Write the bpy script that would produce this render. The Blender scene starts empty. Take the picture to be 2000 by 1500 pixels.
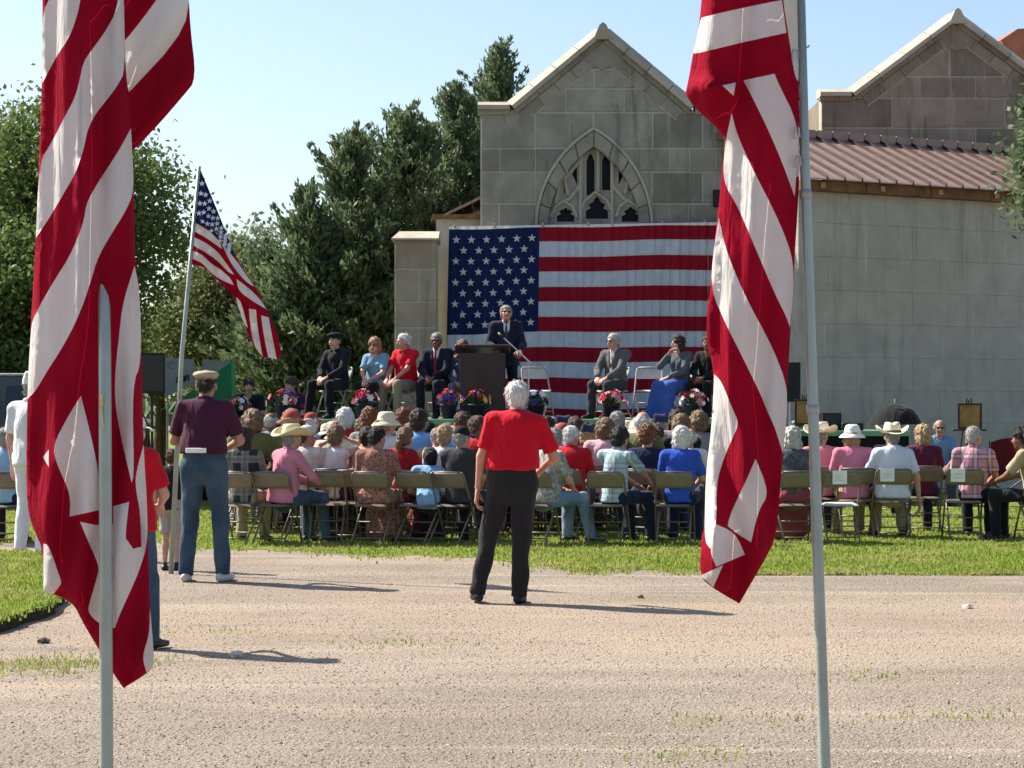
import bpy, bmesh, math, random
import numpy as np
from mathutils import Vector, Matrix
from mathutils.geometry import delaunay_2d_cdt, tessellate_polygon

# ------------------------------------------------------------------ camera, sky, sun, exposure
scene = bpy.context.scene
COL = scene.collection
FPX = 4000.0            # focal length in photograph pixels (2000 wide)
EYE = 1.6               # eye height
HZ = 780.0              # horizon row in the photograph
cam_d = bpy.data.cameras.new('camera')
cam_d.sensor_width = 36.0
cam_d.lens = 36.0 * FPX / 2000.0
cam_d.shift_y = (HZ - 750.0) / 2000.0
cam_d.clip_start = 0.1
cam_d.clip_end = 3000.0
cam = bpy.data.objects.new('camera', cam_d)
COL.objects.link(cam)
cam.location = (0, 0, EYE)
cam.rotation_euler = (math.radians(90), 0, 0)
scene.camera = cam

SUN_EL = math.radians(44)
SUN_DIR = Vector((-0.87, 0.49, 0)).normalized()      # horizontal direction TOWARDS the sun: left and beyond
sun_az = math.atan2(SUN_DIR.x, SUN_DIR.y)            # from +Y towards +X
world = bpy.data.worlds.new('World')
scene.world = world
world.use_nodes = True
wn = world.node_tree.nodes
bg = wn['Background']
sky = wn.new('ShaderNodeTexSky')
sky.sky_type = 'NISHITA'
sky.sun_disc = False
sky.sun_elevation = SUN_EL
sky.sun_rotation = sun_az
sky.altitude = 300
sky.air_density = 1.0
sky.dust_density = 1.9
sky.ozone_density = 1.7
world.node_tree.links.new(sky.outputs[0], bg.inputs[0])
bg.inputs[1].default_value = 0.087
sl = bpy.data.lights.new('sun', 'SUN')
sl.energy = 4.9
sl.angle = math.radians(0.55)
sl.color = (1.0, 0.93, 0.82)
so = bpy.data.objects.new('sun', sl)
COL.objects.link(so)
to_sun = Vector((SUN_DIR.x * math.cos(SUN_EL), SUN_DIR.y * math.cos(SUN_EL), math.sin(SUN_EL)))
so.rotation_euler = to_sun.to_track_quat('Z', 'Y').to_euler()
so.location = to_sun * 60
vs = scene.view_settings
vs.view_transform = 'Standard'
vs.look = 'None'
vs.gamma = 1.0
vs.exposure = 1.15
vs.use_curve_mapping = False
scene.cycles.max_bounces = 5
scene.cycles.diffuse_bounces = 3
scene.cycles.glossy_bounces = 2
scene.cycles.transmission_bounces = 2

rng = np.random.default_rng(7)
random.seed(11)


def P(x, y, d):
    """point seen at photograph pixel (x, y) at distance d"""
    return Vector(((x - 1000.0) * d / FPX, d, EYE + (HZ - y) * d / FPX))


def GD(y):
    """distance of flat ground seen at row y"""
    return EYE * FPX / (y - HZ)


# ------------------------------------------------------------------ materials
MATS = {}


def srgb(r, g, b):
    return tuple(((c / 255.0) / 12.92 if c / 255.0 <= 0.04045 else ((c / 255.0 + 0.055) / 1.055) ** 2.4) for c in (r, g, b))


class NT:
    def __init__(self, m):
        self.t = m.node_tree
        self.n = m.node_tree.nodes
        self.b = self.n['Principled BSDF']

    def new(self, typ, **kw):
        nd = self.n.new(typ)
        for k, v in kw.items():
            setattr(nd, k, v)
        return nd

    def link(self, a, b):
        self.t.links.new(a, b)


def base_mat(name, rough=0.8, spec=0.3):
    m = bpy.data.materials.new(name)
    m.use_nodes = True
    t = NT(m)
    t.b.inputs['Roughness'].default_value = rough
    t.b.inputs['Specular IOR Level'].default_value = spec
    return m, t


def ramp_mix(t, fac, c1, c2):
    mx = t.new('ShaderNodeMix', data_type='RGBA')
    t.link(fac, mx.inputs[0])
    for sock, c in ((mx.inputs[6], c1), (mx.inputs[7], c2)):
        if hasattr(c, 'is_output'):
            t.link(c, sock)
        else:
            sock.default_value = (*c, 1)
    return mx.outputs[2]


def noise(t, scale, detail=4, rough=0.6, coord=None, dist=0.0):
    n = t.new('ShaderNodeTexNoise')
    n.inputs['Scale'].default_value = scale
    n.inputs['Detail'].default_value = detail
    n.inputs['Roughness'].default_value = rough
    n.inputs['Distortion'].default_value = dist
    if coord is not None:
        t.link(coord, n.inputs['Vector'])
    return n


def maprange(t, val, a, b, c=0.0, d=1.0):
    r = t.new('ShaderNodeMapRange')
    t.link(val, r.inputs[0])
    for i, v in enumerate((a, b, c, d)):
        r.inputs[i + 1].default_value = v
    return r.outputs[0]


def add_bump(t, height, strength=0.3, dist=0.01, normal=None):
    b = t.new('ShaderNodeBump')
    b.inputs['Strength'].default_value = strength
    b.inputs['Distance'].default_value = dist
    t.link(height, b.inputs['Height'])
    if normal is not None:
        t.link(normal, b.inputs['Normal'])
    t.link(b.outputs[0], t.b.inputs['Normal'])
    return b.outputs[0]


def objco(t):
    return t.new('ShaderNodeTexCoord').outputs['Object']


def plain(key, col, rough=0.7, spec=0.3, var=0.12, scale=9.0, metal=0.0, bump=0.15):
    """painted or moulded surface with slight uneven colour"""
    k = ('plain', key)
    if k in MATS:
        return MATS[k]
    m, t = base_mat(key, rough, spec)
    co = objco(t)
    n = noise(t, scale, 5, 0.6, co)
    f = maprange(t, n.outputs[0], 0.3, 0.7)
    c1 = tuple(max(0, c * (1 - var)) for c in col)
    c2 = tuple(min(1, c * (1 + var)) for c in col)
    t.link(ramp_mix(t, f, c1, c2), t.b.inputs['Base Color'])
    t.b.inputs['Metallic'].default_value = metal
    r = maprange(t, n.outputs[0], 0.3, 0.7, max(0, rough - 0.08), min(1, rough + 0.08))
    t.link(r, t.b.inputs['Roughness'])
    n2 = noise(t, scale * 12, 3, 0.6, co)
    add_bump(t, n2.outputs[0], bump, 0.004)
    MATS[k] = m
    return m


def cloth(col, pattern=None, col2=None, col3=None, scale=1.0):
    key = ('cloth', col, pattern, col2, col3, scale)
    if key in MATS:
        return MATS[key]
    m, t = base_mat('cloth', 0.9, 0.12)
    co = objco(t)
    c = tuple(col)
    n = noise(t, 7.0, 4, 0.6, co)
    f = maprange(t, n.outputs[0], 0.3, 0.7)
    base = ramp_mix(t, f, tuple(x * 0.94 for x in c), tuple(min(1, x * 1.05) for x in c))
    if pattern == 'plaid':
        sep = t.new('ShaderNodeSeparateXYZ')
        t.link(co, sep.inputs[0])
        tot = base
        for ax, cc, freq, th in ((0, col2, 16, 0.1), (2, col2, 16, 0.1), (0, col3, 16, 0.72), (2, col3, 16, 0.72)):
            mul = t.new('ShaderNodeMath', operation='MULTIPLY')
            t.link(sep.outputs[ax], mul.inputs[0])
            mul.inputs[1].default_value = freq * 2 * math.pi / scale / 2.2
            sn = t.new('ShaderNodeMath', operation='SINE')
            t.link(mul.outputs[0], sn.inputs[0])
            fm = maprange(t, sn.outputs[0], th, th + 0.15, 0.0, 0.55)
            tot = ramp_mix(t, fm, tot, cc)
        base = tot
    elif pattern == 'paisley':
        v = t.new('ShaderNodeTexVoronoi')
        v.inputs['Scale'].default_value = 28.0 / scale
        t.link(co, v.inputs['Vector'])
        fm = maprange(t, v.outputs['Distance'], 0.25, 0.5)
        base = ramp_mix(t, fm, base, col2)
        n3 = noise(t, 34 / scale, 2, 0.5, co, 1.5)
        base = ramp_mix(t, maprange(t, n3.outputs[0], 0.56, 0.62, 0, 0.8), base, col3)
    elif pattern == 'camo':
        n3 = noise(t, 13 / scale, 3, 0.6, co, 0.6)
        base = ramp_mix(t, maprange(t, n3.outputs[0], 0.5, 0.54), base, col2)
        n4 = noise(t, 21 / scale, 3, 0.6, co, 0.6)
        base = ramp_mix(t, maprange(t, n4.outputs[0], 0.56, 0.6), base, col3)
    elif pattern == 'denim':
        n3 = noise(t, 3.0, 3, 0.6, co)
        base = ramp_mix(t, maprange(t, n3.outputs[0], 0.42, 0.68, 0, 0.7), base, col2)
    elif pattern == 'stripes':
        sep = t.new('ShaderNodeSeparateXYZ')
        t.link(co, sep.inputs[0])
        mul = t.new('ShaderNodeMath', operation='MULTIPLY')
        t.link(sep.outputs[2], mul.inputs[0])
        mul.inputs[1].default_value = 130 / scale
        sn = t.new('ShaderNodeMath', operation='SINE')
        t.link(mul.outputs[0], sn.inputs[0])
        base = ramp_mix(t, maprange(t, sn.outputs[0], 0.2, 0.4), base, col2)
    t.link(base, t.b.inputs['Base Color'])
    mpw = t.new('ShaderNodeMapping')
    mpw.inputs['Scale'].default_value = (1.0, 1.0, 0.38)
    mpw.inputs['Rotation'].default_value = (0.1, 0.25, 0.0)
    t.link(co, mpw.inputs[0])
    n1 = noise(t, 9.0, 3, 0.45, mpw.outputs[0], 1.2)
    b1 = add_bump(t, n1.outputs[0], 0.65, 0.045)
    n2 = noise(t, 420.0, 2, 0.5, co)
    add_bump(t, n2.outputs[0], 0.25, 0.002, b1)
    t.b.inputs['Sheen Weight'].default_value = 0.08
    MATS[key] = m
    return m


def skin(col):
    key = ('skin', col)
    if key in MATS:
        return MATS[key]
    m, t = base_mat('skin', 0.55, 0.35)
    co = objco(t)
    n = noise(t, 16, 4, 0.6, co)
    c = tuple(col)
    t.link(ramp_mix(t, maprange(t, n.outputs[0], 0.3, 0.7), (c[0] * 0.86, c[1] * 0.74, c[2] * 0.72), (min(1, c[0] * 1.1), c[1] * 1.12, c[2] * 1.12)), t.b.inputs['Base Color'])
    n2 = noise(t, 180, 2, 0.5, co)
    add_bump(t, n2.outputs[0], 0.15, 0.002)
    MATS[key] = m
    return m


def hairmat(col):
    key = ('hair', col)
    if key in MATS:
        return MATS[key]
    m, t = base_mat('hair', 0.5, 0.35)
    co = objco(t)
    mp = t.new('ShaderNodeMapping')
    mp.inputs['Scale'].default_value = (1, 1, 0.22)
    t.link(co, mp.inputs[0])
    n = noise(t, 90, 4, 0.7, mp.outputs[0])
    c = tuple(col)
    t.link(ramp_mix(t, maprange(t, n.outputs[0], 0.32, 0.68), tuple(x * 0.6 for x in c), tuple(min(1, x * 1.3) for x in c)), t.b.inputs['Base Color'])
    n2 = noise(t, 160, 3, 0.7, mp.outputs[0])
    add_bump(t, n2.outputs[0], 0.8, 0.012)
    MATS[key] = m
    return m


# ------------------------------------------------------------------ objects and meshes
def link(o, parent=None):
    COL.objects.link(o)
    if parent is not None:
        o.parent = parent
    return o


def set_props(o, label=None, cat=None, group=None, kind=None):
    if label:
        o['label'] = label
    if cat:
        o['category'] = cat
    if group:
        o['group'] = group
    if kind:
        o['kind'] = kind
    return o


def empty(name, loc=(0, 0, 0), rz=0.0, label=None, cat=None, group=None):
    o = bpy.data.objects.new(name, None)
    o.empty_display_size = 0.1
    COL.objects.link(o)
    o.location = loc
    o.rotation_euler = (0, 0, rz)
    return set_props(o, label, cat, group)


def fast_mesh(name, V, F, mats=(), mi=None, smooth=True):
    """V (n,3) array; F either an (m,k) array or a list of tuples"""
    me = bpy.data.meshes.new(name)
    V = np.asarray(V, dtype=np.float32)
    if isinstance(F, np.ndarray):
        k = F.shape[1]
        me.vertices.add(len(V))
        me.vertices.foreach_set('co', V.ravel())
        me.loops.add(F.size)
        me.loops.foreach_set('vertex_index', F.astype(np.int32).ravel())
        me.polygons.add(len(F))
        me.polygons.foreach_set('loop_start', np.arange(0, F.size, k, dtype=np.int32))
        me.polygons.foreach_set('loop_total', np.full(len(F), k, dtype=np.int32))
        me.update(calc_edges=True)
    else:
        me.from_pydata([tuple(v) for v in V], [], [tuple(f) for f in F])
    for m in mats:
        me.materials.append(m)
    if mi is not None:
        me.polygons.foreach_set('material_index', np.asarray(mi, dtype=np.int32))
    me.polygons.foreach_set('use_smooth', np.full(len(me.polygons), smooth, dtype=bool))
    me.update()
    return me


def mobj(name, me, parent=None, loc=None, mat=None):
    o = bpy.data.objects.new(name, me)
    link(o, parent)
    if loc is not None:
        o.location = loc
    if mat is not None:
        if len(me.materials) == 0:
            me.materials.append(mat)
        elif me.materials[0] != mat:
            o.material_slots[0].link = 'OBJECT'
            o.material_slots[0].material = mat
    return o


class MB:
    """collects simple shapes and builds one mesh object"""

    def __init__(self):
        self.V = []
        self.F = []

    def add(self, verts, faces):
        o = len(self.V)
        self.V += [tuple(v) for v in verts]
        self.F += [tuple(i + o for i in f) for f in faces]
        return self

    def box(self, x0, x1, y0, y1, z0, z1, bev=0.0, M=None):
        if bev > 0:
            b = min(bev, (x1 - x0) * .45, (y1 - y0) * .45, (z1 - z0) * .45)
            vs_ = []
            for sx in (0, 1):
                for sy in (0, 1):
                    for sz in (0, 1):
                        X, Y, Z = (x0, x1)[sx], (y0, y1)[sy], (z0, z1)[sz]
                        ix, iy, iz = (b, -b)[sx], (b, -b)[sy], (b, -b)[sz]
                        vs_ += [(X, Y + iy, Z + iz), (X + ix, Y, Z + iz), (X + ix, Y + iy, Z)]
            bm = bmesh.new()
            for v in vs_:
                bm.verts.new(v)
            r = bmesh.ops.convex_hull(bm, input=bm.verts)
            bm.verts.index_update()
            V = [v.co.copy() for v in bm.verts]
            F = [[v.index for v in f.verts] for f in bm.faces]
            bm.free()
        else:
            V = [Vector((x, y, z)) for x in (x0, x1) for y in (y0, y1) for z in (z0, z1)]
            F = [(0, 1, 3, 2), (4, 6, 7, 5), (0, 4, 5, 1), (2, 3, 7, 6), (0, 2, 6, 4), (1, 5, 7, 3)]
        if M is not None:
            V = [M @ Vector(v) for v in V]
        return self.add(V, F)

    def tube(self, pts, r, seg=8, caps=True):
        pts = [Vector(p) for p in pts]
        n = len(pts)
        rs = r if isinstance(r, (list, tuple)) else [r] * n
        rings = []
        up = None
        for i, p in enumerate(pts):
            d = (pts[min(i + 1, n - 1)] - pts[max(i - 1, 0)]).normalized()
            if up is None:
                up = d.orthogonal().normalized()
            else:
                up = (up - d * up.dot(d))
                up = up.normalized() if up.length > 1e-6 else d.orthogonal().normalized()
            s = d.cross(up)
            rings.append([p + (up * math.cos(2 * math.pi * k / seg) + s * math.sin(2 * math.pi * k / seg)) * rs[i] for k in range(seg)])
        V = [v for ring in rings for v in ring]
        F = []
        for i in range(n - 1):
            for k in range(seg):
                k2 = (k + 1) % seg
                F.append((i * seg + k, i * seg + k2, (i + 1) * seg + k2, (i + 1) * seg + k))
        if caps:
            F.append(tuple(range(seg - 1, -1, -1)))
            F.append(tuple((n - 1) * seg + k for k in range(seg)))
        return self.add(V, F)

    def lathe(self, prof, c=(0, 0, 0), seg=16, sx=1, sy=1):
        V, F = [], []
        for (r, z) in prof:
            for k in range(seg):
                a = 2 * math.pi * k / seg
                V.append((c[0] + r * math.cos(a) * sx, c[1] + r * math.sin(a) * sy, c[2] + z))
        for i in range(len(prof) - 1):
            for k in range(seg):
                k2 = (k + 1) % seg
                F.append((i * seg + k, i * seg + k2, (i + 1) * seg + k2, (i + 1) * seg + k))
        if prof[0][0] > 1e-4:
            F.append(tuple(range(seg - 1, -1, -1)))
        if prof[-1][0] > 1e-4:
            F.append(tuple((len(prof) - 1) * seg + k for k in range(seg)))
        return self.add(V, F)

    def prism(self, poly, y0, y1):
        """poly in (x, z), extruded from y0 (front) to y1"""
        n = len(poly)
        V = [(x, y0, z) for x, z in poly] + [(x, y1, z) for x, z in poly]
        F = [tuple(range(n)), tuple(range(2 * n - 1, n - 1, -1))]
        for i in range(n):
            j = (i + 1) % n
            F.append((i, i + n, j + n, j))
        return self.add(V, F)

    def plate(self, loops, y0, y1):
        """polygon with holes in (x, z), extruded"""
        tri = tessellate_polygon([[Vector((x, z, 0)) for x, z in lp] for lp in loops])
        flat = [p for lp in loops for p in lp]
        n = len(flat)
        V = [(x, y0, z) for x, z in flat] + [(x, y1, z) for x, z in flat]
        F = [tuple(t) for t in tri] + [tuple(i + n for i in reversed(t)) for t in tri]
        o = 0
        for lp in loops:
            m = len(lp)
            for i in range(m):
                j = (i + 1) % m
                F.append((o + i, o + i + n, o + j + n, o + j))
            o += m
        return self.add(V, F)

    def mesh(self, name, mat=None, smooth=False):
        me = bpy.data.meshes.new(name)
        me.from_pydata(self.V, [], self.F)
        bm = bmesh.new()
        bm.from_mesh(me)
        bmesh.ops.recalc_face_normals(bm, faces=bm.faces)
        bm.to_mesh(me)
        bm.free()
        if mat:
            me.materials.append(mat)
        if smooth:
            me.polygons.foreach_set('use_smooth', np.full(len(me.polygons), True))
        me.update()
        return me

    def build(self, name, mat, parent=None, smooth=False, loc=None):
        return mobj(name, self.mesh(name, mat, smooth), parent, loc)


def ordinal(n):
    words = ['first', 'second', 'third', 'fourth', 'fifth', 'sixth', 'seventh', 'eighth', 'ninth', 'tenth', 'eleventh', 'twelfth', 'thirteenth', 'fourteenth', 'fifteenth']
    return words[n - 1]
# ------------------------------------------------------------------ signed-distance modelling for figures
def seg_prim(a, b, ra, rb, axis=None, q=1.0, f0=False, f1=False):
    return ('s', np.array(a, float), np.array(b, float), ra, rb, None if axis is None else np.array(axis, float), q, f0, f1)


def ell_prim(c, r, R=None):
    return ('e', np.array(c, float), np.array(r, float), None if R is None else np.array(R, float))


def xform_prim(p, M):
    R = np.array(M.to_3x3())
    t = np.array(M.translation)
    if p[0] == 's':
        ax = p[5]
        return ('s', R @ p[1] + t, R @ p[2] + t, p[3], p[4], None if ax is None else R @ ax, p[6], p[7], p[8])
    R0 = np.eye(3) if p[3] is None else p[3]
    return ('e', R @ p[1] + t, p[2], R @ R0)


def prim_bounds(p):
    if p[0] == 's':
        r = max(p[3], p[4])
        return np.minimum(p[1], p[2]) - r, np.maximum(p[1], p[2]) + r
    r = p[2].max() if p[3] is not None else p[2]
    return p[1] - r, p[1] + r


def prim_eval(p, X, Y, Z):
    if p[0] == 's':
        _, a, b, ra, rb, ax, q, f0, f1 = p
        x, y, z = X - a[0], Y - a[1], Z - a[2]
        ab = b - a
        L2 = float(ab @ ab) + 1e-9
        L = math.sqrt(L2)
        traw = (x * ab[0] + y * ab[1] + z * ab[2]) / L2
        t = np.clip(traw, 0, 1)
        x, y, z = x - t * ab[0], y - t * ab[1], z - t * ab[2]
        if ax is not None and q != 1.0:
            dn = (x * ax[0] + y * ax[1] + z * ax[2]) * (1.0 / q - 1.0)
            x, y, z = x + dn * ax[0], y + dn * ax[1], z + dn * ax[2]
            d = (np.sqrt(x * x + y * y + z * z) - (ra + (rb - ra) * t)) * (0.5 + 0.5 * q)
        else:
            d = np.sqrt(x * x + y * y + z * z) - (ra + (rb - ra) * t)
        if f0:
            d = np.maximum(d, -traw * L)
        if f1:
            d = np.maximum(d, (traw - 1) * L)
        return d
    _, c, r, R = p
    x, y, z = X - c[0], Y - c[1], Z - c[2]
    if R is not None:
        x, y, z = (x * R[0, 0] + y * R[1, 0] + z * R[2, 0], x * R[0, 1] + y * R[1, 1] + z * R[2, 1], x * R[0, 2] + y * R[1, 2] + z * R[2, 2])
    k0 = np.sqrt((x / r[0]) ** 2 + (y / r[1]) ** 2 + (z / r[2]) ** 2)
    k1 = np.sqrt((x / r[0] ** 2) ** 2 + (y / r[1] ** 2) ** 2 + (z / r[2] ** 2) ** 2) + 1e-9
    return k0 * (k0 - 1.0) / k1


def surface_nets(F, org, h):
    ins = F < 0
    nx, ny, nz = F.shape
    cnt = np.zeros((nx - 1, ny - 1, nz - 1), np.int8)
    for dx in (0, 1):
        for dy in (0, 1):
            for dz in (0, 1):
                cnt += ins[dx:nx - 1 + dx, dy:ny - 1 + dy, dz:nz - 1 + dz]
    act = (cnt > 0) & (cnt < 8)
    I = np.argwhere(act)
    if len(I) == 0:
        return np.zeros((0, 3)), np.zeros((0, 4), int)
    idx = np.full(act.shape, -1, np.int32)
    idx[act] = np.arange(len(I))
    acc = np.zeros((len(I), 3))
    num = np.zeros(len(I))
    i, j, k = I[:, 0], I[:, 1], I[:, 2]
    corners = [(a, b, c) for a in (0, 1) for b in (0, 1) for c in (0, 1)]
    for c0 in corners:
        for ax in range(3):
            if c0[ax] == 1:
                continue
            c1 = list(c0)
            c1[ax] = 1
            v0 = F[i + c0[0], j + c0[1], k + c0[2]]
            v1 = F[i + c1[0], j + c1[1], k + c1[2]]
            m = (v0 < 0) != (v1 < 0)
            t = np.where(m, v0 / np.where(m, v0 - v1, 1), 0)
            pt = np.repeat(np.array(c0, float)[None, :], len(I), 0)
            pt[:, ax] += t
            acc[m] += pt[m]
            num[m] += 1
    V = (I + acc / num[:, None]) * h + org
    quads = []
    for ax in range(3):
        o1, o2 = (ax + 1) % 3, (ax + 2) % 3
        sl0 = [slice(None)] * 3
        sl1 = [slice(None)] * 3
        sl0[ax] = slice(0, -1)
        sl1[ax] = slice(1, None)
        a, b = ins[tuple(sl0)], ins[tuple(sl1)]
        E = np.argwhere(a != b)
        ok = (E[:, o1] > 0) & (E[:, o2] > 0) & (E[:, o1] < F.shape[o1] - 1) & (E[:, o2] < F.shape[o2] - 1)
        E = E[ok]
        fl = a[E[:, 0], E[:, 1], E[:, 2]]
        q = []
        for (s1, s2) in ((-1, -1), (0, -1), (0, 0), (-1, 0)):
            e = E.copy()
            e[:, o1] += s1
            e[:, o2] += s2
            q.append(idx[e[:, 0], e[:, 1], e[:, 2]])
        q = np.stack(q, 1)
        q[~fl] = q[~fl][:, ::-1]
        quads.append(q)
    Q = np.concatenate(quads)
    return V, Q


def vnormals(V, Q):
    n = np.cross(V[Q[:, 2]] - V[Q[:, 0]], V[Q[:, 3]] - V[Q[:, 1]])
    N = np.zeros_like(V)
    for c in range(4):
        np.add.at(N, Q[:, c], n)
    return N / (np.linalg.norm(N, axis=1, keepdims=True) + 1e-9)


def relax(V, Q, it=1, lam=0.5):
    for _ in range(it):
        A = np.zeros_like(V)
        C = np.zeros(len(V))
        for c in range(4):
            for d in (1, 3):
                np.add.at(A, Q[:, c], V[Q[:, (c + d) % 4]])
                np.add.at(C, Q[:, c], 1)
        V = V * (1 - lam) + lam * A / np.maximum(C, 1)[:, None]
    return V


def sdf_mesh(prims, h=0.013, k=0.02, subs=(), cuts=(), seed=0, wrinkle=0.0, wfreq=28.0, smooth=1, shell=0.0):
    lo = np.min([prim_bounds(p)[0] for p in prims], 0) - 2.5 * h - k * 0.5
    hi = np.max([prim_bounds(p)[1] for p in prims], 0) + 2.5 * h + k * 0.5
    n = np.ceil((hi - lo) / h).astype(int) + 1
    xs = [lo[a] + h * np.arange(n[a]) for a in range(3)]
    F = np.full(tuple(n), 0.5, np.float64)
    marg = 2 * k + 3 * h

    def sl(p):
        b0, b1 = prim_bounds(p)
        i0 = np.maximum(0, np.floor((b0 - marg - lo) / h).astype(int))
        i1 = np.minimum(n, np.ceil((b1 + marg - lo) / h).astype(int) + 1)
        s = tuple(slice(i0[a], max(i0[a], i1[a])) for a in range(3))
        return s, xs[0][s[0]][:, None, None], xs[1][s[1]][None, :, None], xs[2][s[2]][None, None, :]
    for p in prims:
        s, X, Y, Z = sl(p)
        d = prim_eval(p, X, Y, Z)
        a = F[s]
        if k > 0:
            hh = np.clip(0.5 + 0.5 * (a - d) / k, 0, 1)
            F[s] = a * (1 - hh) + d * hh - k * hh * (1 - hh)
        else:
            F[s] = np.minimum(a, d)
    for p in subs:
        s, X, Y, Z = sl(p)
        if 0 in F[s].shape:
            continue
        F[s] = np.maximum(F[s], -prim_eval(p, X, Y, Z))
    for (nv, c) in cuts:
        F = np.maximum(F, nv[0] * xs[0][:, None, None] + nv[1] * xs[1][None, :, None] + nv[2] * xs[2][None, None, :] - c)
    V, Q = surface_nets(F, lo, h)
    if len(V) == 0:
        return V, Q
    if smooth:
        V = relax(V, Q, smooth)
    if wrinkle > 0:
        r = np.random.default_rng(seed)
        N = vnormals(V, Q)
        w = np.zeros(len(V))
        for _ in range(5):
            d = r.normal(size=3) * np.array([1, 1, 0.8])
            d /= np.linalg.norm(d)
            fr = wfreq * (0.6 + 0.9 * r.random())
            w += np.sin(V @ d * fr + 2.0 * np.sin(V @ r.normal(size=3) * 6) + r.random() * 6)
        V = V + N * (w / 5 * 2 * wrinkle)[:, None]
    return V, Q


def join_geo(parts):
    Vs, Qs, Ms = [], [], []
    o = 0
    for (V, Q, m) in parts:
        if len(V) == 0:
            continue
        Vs.append(V)
        Qs.append(Q + o)
        Ms.append(np.broadcast_to(m, (len(Q),)) if np.ndim(m) == 0 else m)
        o += len(V)
    return np.concatenate(Vs), np.concatenate(Qs), np.concatenate(Ms)


# ---------------------------------------------------------------- figure
def ik(a, tgt, l1, l2, pole):
    a, tgt, pole = Vector(a), Vector(tgt), Vector(pole)
    d = tgt - a
    L = max(min(d.length, l1 + l2 - 0.004), abs(l1 - l2) + 0.01)
    dr = d.normalized()
    t = a + dr * L
    ca = max(-1, min(1, (l1 * l1 + L * L - l2 * l2) / (2 * l1 * L)))
    perp = pole - dr * pole.dot(dr)
    perp = perp.normalized() if perp.length > 1e-5 else dr.orthogonal().normalized()
    mid = a + dr * l1 * ca + perp * l1 * math.sqrt(max(0, 1 - ca * ca))
    return mid, t


def head_prims():
    return [
        ell_prim((0, -.014, .025), (.077, .098, .092)),
        ell_prim((0, .022, -.035), (.061, .066, .086)),
        ell_prim((0, .055, -.098), (.030, .026, .024)),
        seg_prim((-.026, .080, .020), (.026, .080, .020), .012, .012),
        seg_prim((-.037, .058, -.03), (-.03, .065, -.045), .022, .018),
        seg_prim((.037, .058, -.03), (.03, .065, -.045), .022, .018),
        seg_prim((-.016, .080, -.068), (.016, .080, -.068), .010, .010),
    ]


HEAD_FINE = [
    seg_prim((0, .086, .004), (0, .108, -.034), .008, .0125),
    ell_prim((-.012, .094, -.040), (.009, .010, .008)),
    ell_prim((.012, .094, -.040), (.009, .010, .008)),
    ell_prim((-.079, -.008, -.018), (.011, .024, .034)),
    ell_prim((.079, -.008, -.018), (.011, .024, .034)),
]
EYE_SUBS = [ell_prim((-.030, .092, -.002), (.016, .014, .010)), ell_prim((.030, .092, -.002), (.016, .014, .010))]


def head_geo(h=0.0073):
    """head with neck in head frame; material 0 skin, 1 lips, 2 eye white, 3 iris, 4 brow"""
    V, Q = sdf_mesh(head_prims() + HEAD_FINE + [seg_prim((0, -.016, -.05), (0, -.022, -.095), .050, .050)], h, 0.014, EYE_SUBS, (), smooth=1)
    c = V[Q].mean(1)
    m = np.zeros(len(Q), int)
    m[(c[:, 1] > .078) & (np.abs(c[:, 0]) < .024) & (c[:, 2] < -.060) & (c[:, 2] > -.078)] = 1
    m[(c[:, 1] > .070) & (np.abs(np.abs(c[:, 0]) - .031) < .017) & (c[:, 2] < .030) & (c[:, 2] > .018)] = 4
    parts = [(V, Q, m)]
    for s in (-1, 1):
        e, q = sdf_mesh([ell_prim((s * .030, .073, -.002), (.0125, .0125, .0125))], .0045, 0, (), ())
        cc = e[q].mean(1)
        mm = np.where((np.abs(cc[:, 0] - s * .030) < .006) & (np.abs(cc[:, 2] + .002) < .006), 3, 2)
        parts.append((e, q, mm))
    return join_geo(parts)


HEADG = head_geo()
HEADG_LOW = head_geo(.0105)


def hand_prims(s, curl=0.5, spread=0.12, point=False):
    """hand frame: +y along the forearm, palm towards -z, thumb at -s*x side (s=+1 right hand)"""
    pr = [seg_prim((-.012, .0, 0), (-.016, .075, 0), .026, .030, (0, 0, 1), .55), seg_prim((.012, 0, 0), (.018, .072, 0), .026, .030, (0, 0, 1), .55),
          seg_prim((0, -.03, 0), (0, .02, 0), .024, .026, (0, 0, 1), .75)]
    lens = [(.040, .026, .020), (.045, .030, .022), (.042, .028, .021), (.033, .021, .018)]
    xs_ = [-.030, -.010, .010, .029]
    for i in range(4):
        a = Vector((xs_[i] * s, .092 - (.004, 0, .003, .012)[i], 0))
        ang = 0.0
        for jn, L in enumerate(lens[i]):
            ang += curl * (0.55, 0.9, 0.7)[jn] * (1 + .08 * i)
            side = (i - 1.5) * spread * s
            d = Vector((math.sin(side) * math.cos(ang), math.cos(side) * math.cos(ang), -math.sin(ang)))
            b = a + d * L
            pr.append(seg_prim(a, b, .0092 - .0008 * jn, .0086 - .0008 * jn))
            a = b
    a = Vector((-.026 * s, .018, -.004))
    for L, dv in ((.040, Vector((-.75 * s, .62, -.25))), (.032, Vector((-.35 * s, .85, -.35 - .3 * curl))), (.024, Vector((-.1 * s, .9, -.35 - .5 * curl)))):
        b = a + dv.normalized() * L
        pr.append(seg_prim(a, b, .0125, .0095))
        a = b
    return pr


HANDS = {}


def hand_geo(s, curl, h=0.0062):
    key = (s, round(curl, 2), h)
    if key not in HANDS:
        HANDS[key] = sdf_mesh(hand_prims(s, curl), h, 0.006, smooth=1)
    return HANDS[key]


def frame_y(d, upv):
    y = Vector(d).normalized()
    z = Vector(upv) - y * y.dot(Vector(upv))
    z = z.normalized() if z.length > 1e-4 else y.orthogonal().normalized()
    x = y.cross(z)
    return Matrix((x, y, z)).transposed()


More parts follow.
